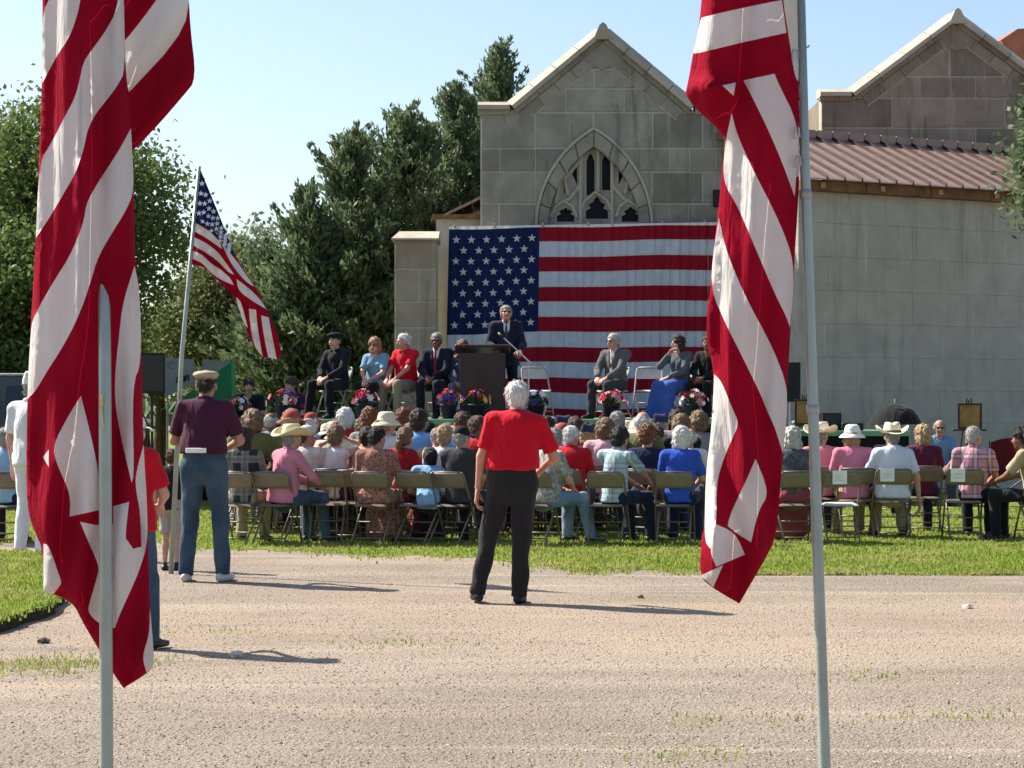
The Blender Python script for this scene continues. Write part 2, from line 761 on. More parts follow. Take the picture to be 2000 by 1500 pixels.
DEF = dict(pose='sit', lean=0.04, side=0.0, fat=0.0, belly=0.0, hyaw=0.0, hpitch=0.0, hroll=0.0, twist=0.0, slouch=0.05,
           lw=None, rw=None, lpole=(-1, -.5, -.5), rpole=(1, -.5, -.5), lf=None, rf=None, lkp=None, rkp=None,
           curl=0.55, top='short', hem='out', bottom='trousers', female=False, h=0.0165, seed=1, collar=False, legs=True, shoulders=1.0, tie=False, belt=False)

GEO = {}


def figure(**kw):
    s = dict(DEF)
    s.update(kw)
    key = repr(sorted(s.items(), key=lambda x: x[0]))
    if key in GEO:
        return GEO[key]
    sit = s['pose'] == 'sit'
    Pv = Vector((0, -.06, .535)) if sit else Vector((0, 0, .96))
    R = Matrix.Rotation(s['side'], 3, 'Y') @ Matrix.Rotation(-s['lean'], 3, 'X')
    Rt = Matrix.Rotation(s['twist'], 3, 'Z') @ R
    w = s['shoulders'] * (0.92 if s['female'] else 1.0)
    chest = Pv + R @ Vector((0, 0, .36))
    nb = Pv + R @ Vector((0, .015 + s['slouch'] * .5, .525 - s['slouch'] * .3))
    SL = Pv + R @ Vector((0, 0, .440)) + Rt @ Vector((-.18 * w, 0, 0))
    SR = Pv + R @ Vector((0, 0, .440)) + Rt @ Vector((.18 * w, 0, 0))
    HL = Pv + Vector((-.088, .01, -.025))
    HR = Pv + Vector((.088, .01, -.025))
    lf = Vector(s['lf']) if s['lf'] else (Vector((-.13, .36, .085)) if sit else Vector((-.12, -.01, .085)))
    rf = Vector(s['rf']) if s['rf'] else (Vector((.13, .36, .085)) if sit else Vector((.12, -.01, .085)))
    kp = (0, 1, .5) if sit else (0, 1, 0)
    KL, AL = ik(HL, lf, .425, .43, s['lkp'] or (kp[0] - .12, kp[1], kp[2]))
    KR, AR = ik(HR, rf, .425, .43, s['rkp'] or (kp[0] + .12, kp[1], kp[2]))
    lw = Vector(s['lw']) if s['lw'] else (Vector((-.10, .27, .60)) if sit else Vector((-.25, .06, .86)))
    rw = Vector(s['rw']) if s['rw'] else (Vector((.10, .27, .60)) if sit else Vector((.25, .06, .86)))
    EL, WL = ik(SL, lw, .29, .255, s['lpole'])
    ER, WR = ik(SR, rw, .29, .255, s['rpole'])
    Hm = Matrix.Translation(nb + Vector((0, .026 - s['lean'] * .02, .128))) @ Matrix.Rotation(s['hyaw'], 4, 'Z') @ Matrix.Rotation(-s['hpitch'], 4, 'X') @ Matrix.Rotation(s['hroll'], 4, 'Y')
    f = s['fat']
    fwd = R @ Vector((0, 1, 0))
    ax = tuple(fwd)
    cr = .150 + f * .6
    wr = (.128 if s['female'] else .140) + f
    # ---- bare body (slimmer than the clothes that cover it)
    skinp = [seg_prim(Pv, chest, wr - .022, cr - .022, ax, .66), seg_prim(SL, SR, .05, .05), seg_prim(HL, HR, .085, .085),
             seg_prim(chest, nb, .10, .055, ax, .8),
             seg_prim(SL, EL, .047, .038), seg_prim(EL, WL, .040, .026), seg_prim(SR, ER, .047, .038), seg_prim(ER, WR, .040, .026),
             seg_prim(HL, KL, .072, .050), seg_prim(HR, KR, .072, .050),
             seg_prim(KL, KL.lerp(AL, .4), .050, .052), seg_prim(KL.lerp(AL, .4), AL, .052, .034),
             seg_prim(KR, KR.lerp(AR, .4), .050, .052), seg_prim(KR.lerp(AR, .4), AR, .052, .034)]
    skinp.append(seg_prim(nb - R @ Vector((0, .016, .06)), Hm @ Vector((0, -.018, -.06)), .060, .050))
    fine = s['h'] < .013
    V, Q = sdf_mesh(skinp, s['h'] * (1.5 if fine else 1.4), .02)
    parts = [(V, Q, 0)]
    hv, hq, hmi = HEADG if fine else HEADG_LOW
    M = np.array(Hm)
    parts.append((hv @ M[:3, :3].T + M[:3, 3], hq, hmi))
    for sd, E_, W_ in ((-1, EL, WL), (1, ER, WR)):
        d = (W_ - E_).normalized()
        if not sit and abs(d.z) > .75:
            back = Vector((sd, 0.1, 0))          # hanging hand: back of the hand outwards
        else:
            back = Vector((sd * .35, -.1, 1))
        Fm = frame_y(d, back)
        gv, gq = hand_geo(sd, s['curl'], 0.0066 if s['h'] < .0118 else .0088)
        Rm = np.array(Fm)
        parts.append((gv @ Rm.T + np.array(W_ + d * .02), gq, 0))
    out = {'body': join_geo(parts), 'head': Hm, 'joints': dict(P=Pv, chest=chest, nb=nb, SL=SL, SR=SR, EL=EL, ER=ER, WL=WL, WR=WR, KL=KL, KR=KR, AL=AL, AR=AR, R=R, fwd=fwd, cr=cr, wr=wr)}
    # ---- top
    e = .0
    ease = .016 if s['top'] == 'suit' else .006
    tp = [seg_prim(Pv + Vector((0, 0, -.02)), chest, wr + ease + .006, cr + ease, ax, .69), seg_prim(SL.lerp(SR, .06), SR.lerp(SL, .06), .060 + ease, .060 + ease),
          seg_prim(chest, nb - Vector((0, 0, .03)), cr * .80, .060, ax, .72),
          seg_prim(nb - R @ Vector((0, .012, .040)), SL, .050 + ease, .056 + ease), seg_prim(nb - R @ Vector((0, .012, .040)), SR, .050 + ease, .056 + ease)]
    if s['belly'] > 0:
        tp.append(ell_prim(Pv + R @ Vector((0, .05, .15)), (.125 + f + s['belly'] * .3, .085 + s['belly'], .14)))
    if s['female']:
        for sg in (-1, 1):
            tp.append(ell_prim(chest + R @ Vector((sg * .065, .085, -.03)), (.058, .052, .058)))
    arms = ((SL, EL, WL), (SR, ER, WR))
    tcuts = []
    if s['top'] in ('long', 'suit'):
        for S_, E_, W_ in arms:
            tp += [seg_prim(S_, E_, .056 + ease, .050 + ease * .7), seg_prim(E_, W_.lerp(E_, .02), .050 + ease * .7, .038 + ease * .5, None, 1, False, True)]
    elif s['top'] == 'short':
        for S_, E_, W_ in arms:
            tp.append(seg_prim(S_, S_.lerp(E_, .80), .060, .064, None, 1, False, True))
    subs = [seg_prim(nb - R @ Vector((0, -.004, .035)), nb + Vector((0, .03, .12)), .056, .062)]
    if s['top'] == 'sleeveless':
        subs += [seg_prim(S_.lerp(E_, .12), E_, .055, .055) for S_, E_, W_ in arms]
        tp[1] = seg_prim(SL.lerp(SR, .16), SR.lerp(SL, .16), .052, .052)
    tp.append(seg_prim(Pv + R @ Vector((0, -.035, .30)), nb - R @ Vector((0, .035, .075)), .085, .060, ax, .75))
    if s['hem'] == 'tucked':
        tp.append(seg_prim(Pv + Vector((0, 0, .085)), Pv + Vector((0, 0, .13)), wr + .026, wr + .022, ax, .74))
        tcuts.append(((0, 0, -1), -(Pv.z + .075)))
    elif not sit:
        drop = .10 if s['top'] != 'suit' else .16
        tp.append(seg_prim(Pv + Vector((0, 0, -drop)), Pv + Vector((0, 0, .05)), wr + ease + .034, wr + ease + .014, ax, .76))
        tcuts.append(((0, 0, -1), -(Pv.z - drop)))
    elif s['bottom'] not in ('dress', 'gown'):
        tp.append(seg_prim(Pv + Vector((0, -.01, -.04)), Pv + Vector((0, 0, .05)), wr + ease + .012, wr + ease + .01, ax, .8))
        tcuts.append(((0, 0, -1), -(Pv.z - .075)))
    legsub = []
    if s['tie']:
        # open front: wedge cut out of the jacket
        a0 = chest + R @ Vector((0, .16, -.20))
        a1 = nb + R @ Vector((0, .10, .03))
        subs.append(('s', np.array(a0), np.array(a1), .004, .085, None, 1.0, False, False))
    out['top'] = sdf_mesh(tp, s['h'] * 1.25, .026, subs, tcuts, s['seed'], .0058, 24)
    if s['tie']:
        ip = [seg_prim(Pv + Vector((0, 0, .10)), chest, wr - .002, cr - .004, ax, .69), seg_prim(chest, nb + Vector((0, 0, .01)), cr * .8, .062, ax, .8)]
        out['shirt_front'] = sdf_mesh(ip, s['h'] * 1.1, .02)
        y = fwd
        tcen = chest + R @ Vector((0, cr * .69 + .004, 0))
        kn = nb + R @ Vector((0, .070, .012))
        tl = [seg_prim(kn, kn - R @ Vector((0, -.006, .03)), .016, .013), seg_prim(kn + R @ Vector((0, .006, -.03)), tcen + R @ Vector((0, .004, -.05)), .013, .026, ax, .3), seg_prim(tcen + R @ Vector((0, .004, -.05)), tcen + R @ Vector((0, .006, -.24)), .026, .030, ax, .3)]
        out['tie'] = sdf_mesh(tl, .008, .006)
    if s['collar']:
        ring = []
        for kx in range(12):
            a0, a1 = 2 * math.pi * kx / 12, 2 * math.pi * (kx + 1) / 12
            if math.sin((a0 + a1) / 2) > .93:
                continue
            q0 = nb + R @ Vector((math.cos(a0) * .066, math.sin(a0) * .064 - .002, -.004 - .018 * math.sin(a0)))
            q1 = nb + R @ Vector((math.cos(a1) * .066, math.sin(a1) * .064 - .002, -.004 - .018 * math.sin(a1)))
            ring.append(seg_prim(q0, q1, .021, .021))
        out['collar'] = sdf_mesh(ring, .009, .01)
    # ---- bottom
    if s['legs']:
        if s['bottom'] in ('trousers', 'shorts'):
            bp = [seg_prim(HL, HR, .104 + f * .22, .104 + f * .22), seg_prim(Pv, Pv + Vector((0, 0, .10 if not sit else .03)), wr + .002, wr - .002, ax, .72)]
            for H_, K_, A_ in ((HL, KL, AL), (HR, KR, AR)):
                bp.append(seg_prim(H_, K_, .092 + f * .3, .068 + f * .12))
                if s['bottom'] == 'trousers':
                    bp.append(seg_prim(K_, A_ + Vector((0, -.012, -.035)), .068 + f * .12, .062, None, 1, False, True))
                else:
                    bp[-1] = seg_prim(H_, H_.lerp(K_, .93), .094 + f * .3, .088, None, 1, False, True)
            cuts = [((0, 0, 1), Pv.z + .10)] if not sit else []
            out['bottom'] = sdf_mesh(bp, s['h'] * 1.4, .022, (), cuts, s['seed'] + 5, .0065, 24)
        else:
            Km = (KL + KR) / 2
            bp = [seg_prim(HL, KL, .105, .082), seg_prim(HR, KR, .105, .082), seg_prim((HL + HR) / 2, Km, .105, .08, (0, 0, 1), .95), seg_prim(HL, HR, .11, .11)]
            lo = .42 if s['bottom'] == 'skirt' else .92
            gown = s['bottom'] == 'gown'
            if sit:
                for kk in (KL, KR, Km):
                    am = kk + ((AL + AR) / 2 - Km) * lo
                    bp.append(seg_prim(kk, am + Vector((0, -.03, 0)), .078, .085 if kk is not Km else .13, None, 1, False, False))
            else:
                bp = [seg_prim(Pv + Vector((0, 0, .08)), Pv + Vector((0, 0, -.45)), .13, .21, ax, .8, False, True)]
            if gown and sit:
                bp = bp[:4] + [seg_prim(KL, AL + Vector((-.05, .06, -.03)), .082, .10), seg_prim(KR, AR + Vector((.05, .06, -.03)), .082, .10), seg_prim(Km, (AL + AR) / 2 + Vector((0, .02, -.03)), .075, .09)]
            out['bottom'] = sdf_mesh(bp, s['h'] * (1.0 if gown else 1.4), .035 if gown else .05, (), [((0, 0, -1), -.012)] if sit else (), s['seed'] + 5, .010, 30)
        for nm, A_, K_, sd in (('shoeL', AL, KL, -1), ('shoeR', AR, KR, 1)):
            z0 = A_.z - .085
            dirv = Vector((sd * .18, 1, 0)).normalized()
            heel = Vector((A_.x, A_.y, z0)) - dirv * .055
            sp = [seg_prim(heel + Vector((0, 0, .035)), heel + dirv * .12 + Vector((0, 0, .034)), .038, .044), seg_prim(heel + dirv * .10 + Vector((0, 0, .03)), heel + dirv * .215 + Vector((0, 0, .024)), .046, .034, (0, 0, 1), .8),
                  seg_prim(heel + dirv * .035 + Vector((0, 0, .04)), Vector(A_) + Vector((0, 0, .012)), .038, .040)]
            out[nm] = sdf_mesh(sp, .0105 if s['h'] < .012 else .017, .02, (), [((0, 0, -1), -z0)])
        if s['belt']:
            zb = Pv.z + .092
            out['belt'] = sdf_mesh([seg_prim(Pv + Vector((0, 0, .02)), Pv + Vector((0, 0, .2)), wr + .014, wr + .014, ax, .715)], .011, 0, (), [((0, 0, 1), zb + .016), ((0, 0, -1), -(zb - .020))])
    GEO[key] = out
    out['mesh'] = {}
    return out


# ---------------------------------------------------------------- hair and hats (head frame)
HAIRM = {}


def plane_cut(y0, z0, y1, z1):
    """keep what lies above the line from nape (y0,z0) to forehead (y1,z1)"""
    n = np.array([0, z1 - z0, -(y1 - y0)], float)
    n /= np.linalg.norm(n)
    c = n[1] * y0 + n[2] * z0
    return (tuple(n), c)


FACE_SUB = ell_prim((0, .108, -.052), (.062, .082, .100))


def hair_mesh(style):
    if style in HAIRM:
        return HAIRM[style]
    full = style
    under = style.endswith('_h')
    style = style.replace('_h', '')
    cr = ell_prim((0, -.016, .028), (.087, .108, .100))
    amp, fr, subs, cuts, pr = .0055, 110, [], [], [cr]
    if style == 'short':
        cuts = [plane_cut(-.10, -.075, .088, .072)]
        pr.append(ell_prim((0, -.045, -.03), (.075, .068, .07)))
    elif style == 'crew':
        pr = [ell_prim((0, -.015, .027), (.081, .102, .097)), ell_prim((0, -.045, -.03), (.072, .065, .06))]
        cuts = [plane_cut(-.10, -.06, .085, .085)]
        amp = .002
    elif style == 'full':
        pr = [ell_prim((0, -.014, .036), (.095, .116, .108)), ell_prim((0, -.045, -.03), (.084, .075, .08))]
        cuts = [plane_cut(-.10, -.10, .10, .058)]
        amp = .006
    elif style == 'balding':
        pr = [ell_prim((0, -.022, .012), (.087, .102, .085))]
        cuts = [plane_cut(-.10, -.075, .088, .052)]
        subs = [ell_prim((0, .015, .112), (.060, .10, .060))]
    elif style == 'bob':
        pr = [ell_prim((0, -.016, .032), (.095, .114, .106)), ell_prim((0, -.032, -.055), (.100, .086, .095)), ]
        subs = [FACE_SUB]
        cuts = [((0, 0, -1), .128)]
        amp = .007
    elif style == 'long':
        pr = [ell_prim((0, -.016, .032), (.093, .113, .104)), ell_prim((0, -.035, -.055), (.100, .080, .10)), seg_prim((-.045, -.055, -.10), (-.055, -.075, -.25), .062, .045, (0, 1, 0), .6), seg_prim((.045, -.055, -.10), (.055, -.075, -.25), .062, .045, (0, 1, 0), .6), seg_prim((0, -.06, -.10), (0, -.085, -.26), .06, .05, (0, 1, 0), .6)]
        subs = [FACE_SUB, seg_prim((0, .05, -.12), (0, .06, -.35), .085, .085)]
        amp = .007
    elif style == 'bun':
        pr += [ell_prim((0, -.045, -.03), (.080, .072, .07)), ell_prim((0, -.118, .045), (.046, .036, .044))]
        cuts = [plane_cut(-.16, -.14, .088, .068)]
        amp = .005
    elif style == 'updo':
        pr = [ell_prim((0, -.02, .045), (.098, .12, .11)), ell_prim((.01, -.065, .10), (.070, .065, .05)), ell_prim((0, -.06, -.02), (.086, .07, .075))]
        cuts = [plane_cut(-.14, -.11, .10, .062)]
        amp = .008
    elif style == 'ponytail':
        pr += [ell_prim((0, -.045, -.03), (.080, .072, .07)), seg_prim((0, -.12, .02), (0, -.145, -.06), .03, .036), seg_prim((0, -.145, -.06), (0, -.13, -.20), .036, .016)]
        subs = [FACE_SUB]
        cuts = [plane_cut(-.30, -.40, .088, .06)]
        amp = .005
    elif style == 'curly':
        r = np.random.default_rng(5)
        pr = [ell_prim((0, -.016, .036), (.095, .112, .106)), ell_prim((0, -.035, -.045), (.10, .085, .08))]
        for _ in range(70):
            v = r.normal(size=3)
            v /= np.linalg.norm(v)
            if v[2] < -.75:
                continue
            pr.append(ell_prim(np.array([0, -.02, .01]) + v * np.array([.092, .108, .112]), (.024, .024, .024)))
        subs = [FACE_SUB]
        amp = .004
    elif style == 'goatee':
        pr = [ell_prim((0, .058, -.105), (.034, .03, .026)), seg_prim((-.022, .090, -.056), (.022, .090, -.056), .009, .009)]
    if under:
        cuts = list(cuts) + [((0, 0, 1), .046)]
        pr = [(p[0], p[1], p[2] * np.array([.95, .95, .97]), p[3]) if p[0] == 'e' else p for p in pr]
    V, Q = sdf_mesh(pr, .0085, .018 if style != 'curly' else .008, subs, cuts, 3, amp, fr, 1)
    r = np.random.default_rng(8)
    N = vnormals(V, Q)
    pick = r.integers(0, len(V), 700)
    p0, nn = V[pick], N[pick]
    down = np.array([0, -.35, -1.0]) + r.normal(size=(700, 3)) * .35
    tg = down - nn * (down * nn).sum(1, keepdims=True)
    tg = tg / (np.linalg.norm(tg, axis=1, keepdims=True) + 1e-6) + nn * .22
    sd_ = np.cross(tg, nn)
    sd_ /= np.linalg.norm(sd_, axis=1, keepdims=True) + 1e-6
    ln_ = (.022 + .022 * r.random((700, 1)))
    SV = np.stack([p0 - sd_ * .0035, p0 + sd_ * .0035, p0 + tg * ln_ + sd_ * .0008, p0 + tg * ln_ - sd_ * .0008], 1).reshape(-1, 3)
    V, Q, _ = join_geo([(V, Q, 0), (SV, np.arange(2800).reshape(700, 4), 0)])
    me = fast_mesh('hair', V, Q, [hairmat((.2, .15, .1))])
    HAIRM[full] = me
    return me


def brim_grid(prof, seg=36, sy=1.16, curl=0.0, droop=0.0):
    """lathe with the brim curled up at the sides; prof is a closed (r, z, brim weight) loop"""
    V, F = [], []
    n = len(prof)
    for (r, z, b) in prof:
        for k in range(seg):
            a = 2 * math.pi * k / seg
            zz = z + b * (curl * abs(math.cos(a)) ** 2.2 - droop * abs(math.sin(a)) ** 2)
            V.append((r * math.cos(a) * (1 - .12 * b * abs(math.cos(a)) * (curl > .03)), r * math.sin(a) * sy, zz))
    for i in range(n - 1):
        for k in range(seg):
            k2 = (k + 1) % seg
            F.append((i * seg + k, i * seg + k2, (i + 1) * seg + k2, (i + 1) * seg + k))
    return V, F


HATM = {}


def hat_meshes(kind):
    if kind in HATM:
        return HATM[kind]
    res = []
    if kind == 'cowboy':
        prof = [(.004, .088, 0), (.03, .090, 0), (.058, .112, 0), (.072, .108, 0), (.082, .08, 0), (.088, .04, 0), (.093, .006, 0), (.10, .0, .05), (.13, -.002, .3), (.165, .0, .7), (.188, .004, 1), (.190, .000, 1), (.165, -.005, .7), (.13, -.007, .3), (.10, -.006, .05), (.088, -.004, 0), (.082, .04, 0)]
        V, F = brim_grid(prof, 40, 1.14, .075, .012)
        V = [(x, y, z - (.022 * math.exp(-(x / .022) ** 2) if z > .085 and abs(x) < .05 else 0)) for x, y, z in V]
        res.append(('crown_and_brim', V, F, 0))
        mb = MB().lathe([(.0945, .004), (.0955, .012), (.0925, .026), (.0905, .028)], seg=36, sx=1.0, sy=1.14)
        res.append(('hat_band', mb.V, mb.F, 1))
    elif kind == 'cap':
        prof = [(.003, .098, 0), (.03, .095, 0), (.058, .078, 0), (.078, .05, 0), (.086, .02, 0), (.089, -.012, 0), (.085, -.014, 0), (.082, .02, 0)]
        V, F = brim_grid(prof, 32, 1.16)
        res.append(('crown', V, F, 0))
        vb, fb = [], []
        for layer in (0, -.005):
            for i in range(11):
                a = math.radians(20 + 140 * i / 10)
                for rr, dz in ((.087, .0), (.125, .002), (.158, -.010)):
                    k = rr if rr < .09 else (.087 + (rr - .087) * (math.sin(a) ** .5))
                    vb.append((math.cos(a) * k, math.sin(a) * k * 1.16, -.008 + dz + layer - .35 * (math.cos(a) * k) ** 2 * 4))
        for L in (0, 33):
            for i in range(10):
                for j in range(2):
                    q = (L + i * 3 + j, L + i * 3 + j + 1, L + i * 3 + j + 4, L + i * 3 + j + 3)
                    fb.append(q if L == 0 else q[::-1])
        for i in range(10):
            fb.append((i * 3 + 2, 33 + i * 3 + 2, 33 + i * 3 + 5, i * 3 + 5))
        res.append(('visor', vb, fb, 1))
    elif kind == 'bucket':
        prof = [(.003, .095, 0), (.05, .094, 0), (.072, .082, 0), (.084, .04, 0), (.090, 0, 0), (.118, -.018, 0), (.142, -.045, 0), (.143, -.050, 0), (.116, -.024, 0), (.087, -.006, 0), (.08, .04, 0)]
        V, F = brim_grid(prof, 32, 1.14)
        res.append(('crown_and_brim', V, F, 0))
    elif kind == 'garrison':
        mb = MB()
        pts = []
        for i in range(17):
            a = 2 * math.pi * i / 16
        prof = []
        V, F = [], []
        seg = 28
        for (sx, sy, z) in ((.086, .107, -.015), (.089, .110, .0), (.080, .112, .04), (.050, .112, .075), (.012, .105, .098), (.002, .10, .092)):
            for k in range(seg):
                a = 2 * math.pi * k / seg
                V.append((sx * math.cos(a), sy * math.sin(a), z + .012 * abs(math.sin(a)) * (z > .05)))
        for i in range(5):
            for k in range(seg):
                k2 = (k + 1) % seg
                F.append((i * seg + k, i * seg + k2, (i + 1) * seg + k2, (i + 1) * seg + k))
        F.append(tuple(5 * seg + k for k in range(seg)))
        res.append(('crown', V, F, 0))
        V2 = [(x * 1.03, y * 1.03, z) for x, y, z in V[:3 * seg]]
        res.append(('fold', V2, [f for f in F if max(f) < 3 * seg], 1))
    elif kind == 'beret':
        prof = [(.003, .075, 0), (.06, .078, 0), (.105, .060, 0), (.118, .035, 0), (.105, .015, 0), (.088, .004, 0), (.087, -.018, 0), (.083, -.016, 0)]
        V, F = brim_grid(prof, 32, 1.1)
        V = [(x + .02 * (z > .02), y, z - .25 * max(0, x) * (z > .02)) for x, y, z in V]
        res.append(('crown', V, F, 0))
    elif kind == 'flat_top':
        prof = [(.003, .074, 0), (.06, .072, 0), (.096, .060, 0), (.106, .044, 0), (.104, .034, 0), (.090, .022, 0), (.088, .010, 0), (.085, .010, 0)]
        V, F = brim_grid(prof, 32, 1.1)
        res.append(('crown', V, F, 0))
    out = []
    for nm, V, F, mi in res:
        me = bpy.data.meshes.new(nm)
        me.from_pydata([tuple(v) for v in V], [], [tuple(f) for f in F])
        bm = bmesh.new()
        bm.from_mesh(me)
        bmesh.ops.recalc_face_normals(bm, faces=bm.faces)
        bm.to_mesh(me)
        bm.free()
        me.polygons.foreach_set('use_smooth', np.full(len(me.polygons), True))
        me.materials.append(plain('hat_base', (.5, .5, .5), .85))
        out.append((nm, me, mi))
    HATM[kind] = out
    return out


def glasses_mesh():
    if 'g' in HATM:
        return HATM['g']
    mb = MB()
    for s in (-1, 1):
        V = [(s * (.031 + .024 * math.cos(2 * math.pi * k / 12)), .096 - .004 * abs(math.cos(2 * math.pi * k / 12)), -.003 + .017 * math.sin(2 * math.pi * k / 12)) for k in range(12)]
        V2 = [(x, y - .004, z) for x, y, z in V]
        mb.add(V + V2, [tuple(range(12)), tuple(range(23, 11, -1))] + [(k, 12 + k, 12 + (k + 1) % 12, (k + 1) % 12) for k in range(12)])
        mb.tube([(s * .054, .092, .004), (s * .080, .06, .005), (s * .082, -.01, .0)], .0025, 5)
    mb.tube([(-.010, .098, .002), (.010, .098, .002)], .0025, 5)
    HATM['g'] = mb.mesh('glasses', None)
    return HATM['g']


SKINS = {'fair': (.50, .30, .22), 'tan': (.40, .225, .15), 'brown': (.19, .095, .06), 'ruddy': (.50, .25, .18)}
HAIRC = {'white': (.72, .70, .66), 'grey': (.33, .32, .30), 'silver': (.48, .46, .42), 'dark brown': (.030, .018, .012), 'brown': (.085, .045, .025), 'light brown': (.20, .12, .065), 'blond': (.42, .29, .15), 'black': (.010, .009, .009), 'auburn': (.19, .065, .025), 'strawberry blond': (.34, .17, .075)}
IRIS = plain('iris', (.03, .02, .015), .2)
EYEW = plain('eye_white', (.7, .68, .65), .3)
LIP = plain('lips', (.36, .13, .11), .5)
SHADES = plain('dark_lens', (.008, .008, .01), .12, .6)
PEOPLE = []


def set_slot(o, i, m):
    o.material_slots[i].link = 'OBJECT'
    o.material_slots[i].material = m


def person(loc, yaw, fig, label, top=(.3, .3, .3), topm=None, bot=(.05, .05, .06), botm=None, shoe=(.02, .02, .02), skn='fair', hair='short', hairc='brown', hat=None, hatc=(.6, .55, .42), hatc2=None, glasses=False, scale=1.0, group=None, tiec=(.35, .02, .03), shirtc=(.7, .7, .72), collarc=None, hat_tilt=0.0, extra_name=None):
    g = figure(**fig)
    mm = g['mesh']
    sk = skin(SKINS[skn])
    if 'body' not in mm:
        V, Q, mi = g['body']
        mm['body'] = fast_mesh('person', V, Q, [sk, LIP, EYEW, IRIS, sk], mi)
    o = bpy.data.objects.new('person', mm['body'])
    COL.objects.link(o)
    o.location = loc
    o.rotation_euler = (0, 0, yaw)
    o.scale = (scale,) * 3
    set_slot(o, 0, sk)
    set_slot(o, 4, hairmat(HAIRC[hairc]))
    set_props(o, label, 'person', group)
    tm = topm or cloth(top)
    bm_ = botm or cloth(bot)
    names = {'top': 'shirt', 'bottom': 'trousers', 'shoeL': 'shoe', 'shoeR': 'shoe', 'collar': 'collar', 'belt': 'belt', 'tie': 'tie', 'shirt_front': 'shirt_front'}
    if fig.get('top') == 'suit':
        names['top'] = 'jacket'
    if fig.get('bottom') in ('skirt', 'dress', 'gown'):
        names['bottom'] = 'skirt'
    if fig.get('bottom') == 'shorts':
        names['bottom'] = 'shorts'
    cm = {'top': tm, 'bottom': bm_, 'shoeL': plain('shoe_%.2f' % shoe[0], shoe, .5), 'shoeR': plain('shoe_%.2f' % shoe[0], shoe, .5), 'collar': cloth(collarc) if collarc else tm, 'belt': plain('belt_leather', (.02, .014, .01), .45), 'tie': cloth(tiec), 'shirt_front': cloth(shirtc)}
    for kx in ('shirt_front', 'top', 'tie', 'collar', 'bottom', 'belt', 'shoeL', 'shoeR'):
        if kx not in g or len(g[kx][0]) == 0:
            continue
        if kx not in mm:
            mm[kx] = fast_mesh(names[kx], g[kx][0], g[kx][1], [cm[kx]])
        c = bpy.data.objects.new(names[kx], mm[kx])
        link(c, o)
        set_slot(c, 0, cm[kx])
    if hair:
        c = bpy.data.objects.new('hair', hair_mesh(hair + '_h' if hat else hair))
        link(c, o)
        c.matrix_local = g['head']
        set_slot(c, 0, hairmat(HAIRC[hairc]))
    if hat:
        root = None
        mats = (plain('hat_%.2f_%.2f_%.2f' % hatc, hatc, .85, .2, .1, 20), plain('hat_%.2f_%.2f_%.2f' % (hatc2 or hatc), hatc2 or hatc, .85, .2, .1, 20))
        zoff = {'cowboy': .040, 'cap': .036, 'bucket': .034, 'garrison': .048, 'beret': .048, 'flat_top': .036}[hat]
        for nm, me, mi in hat_meshes(hat):
            c = bpy.data.objects.new('hat' if root is None else nm, me)
            if root is None:
                link(c, o)
                c.matrix_local = g['head'] @ Matrix.Translation((0, -.012, zoff)) @ Matrix.Rotation(hat_tilt, 4, 'X') @ Matrix.Scale({'cowboy': 1.12, 'bucket': 1.06}.get(hat, 1.0), 4)
                root = c
            else:
                link(c, root)
            set_slot(c, 0, mats[mi])
    if glasses:
        c = bpy.data.objects.new('glasses', glasses_mesh())
        link(c, o)
        c.matrix_local = g['head']
        if len(c.data.materials) == 0:
            c.data.materials.append(SHADES)
    PEOPLE.append(o)
    return o, g
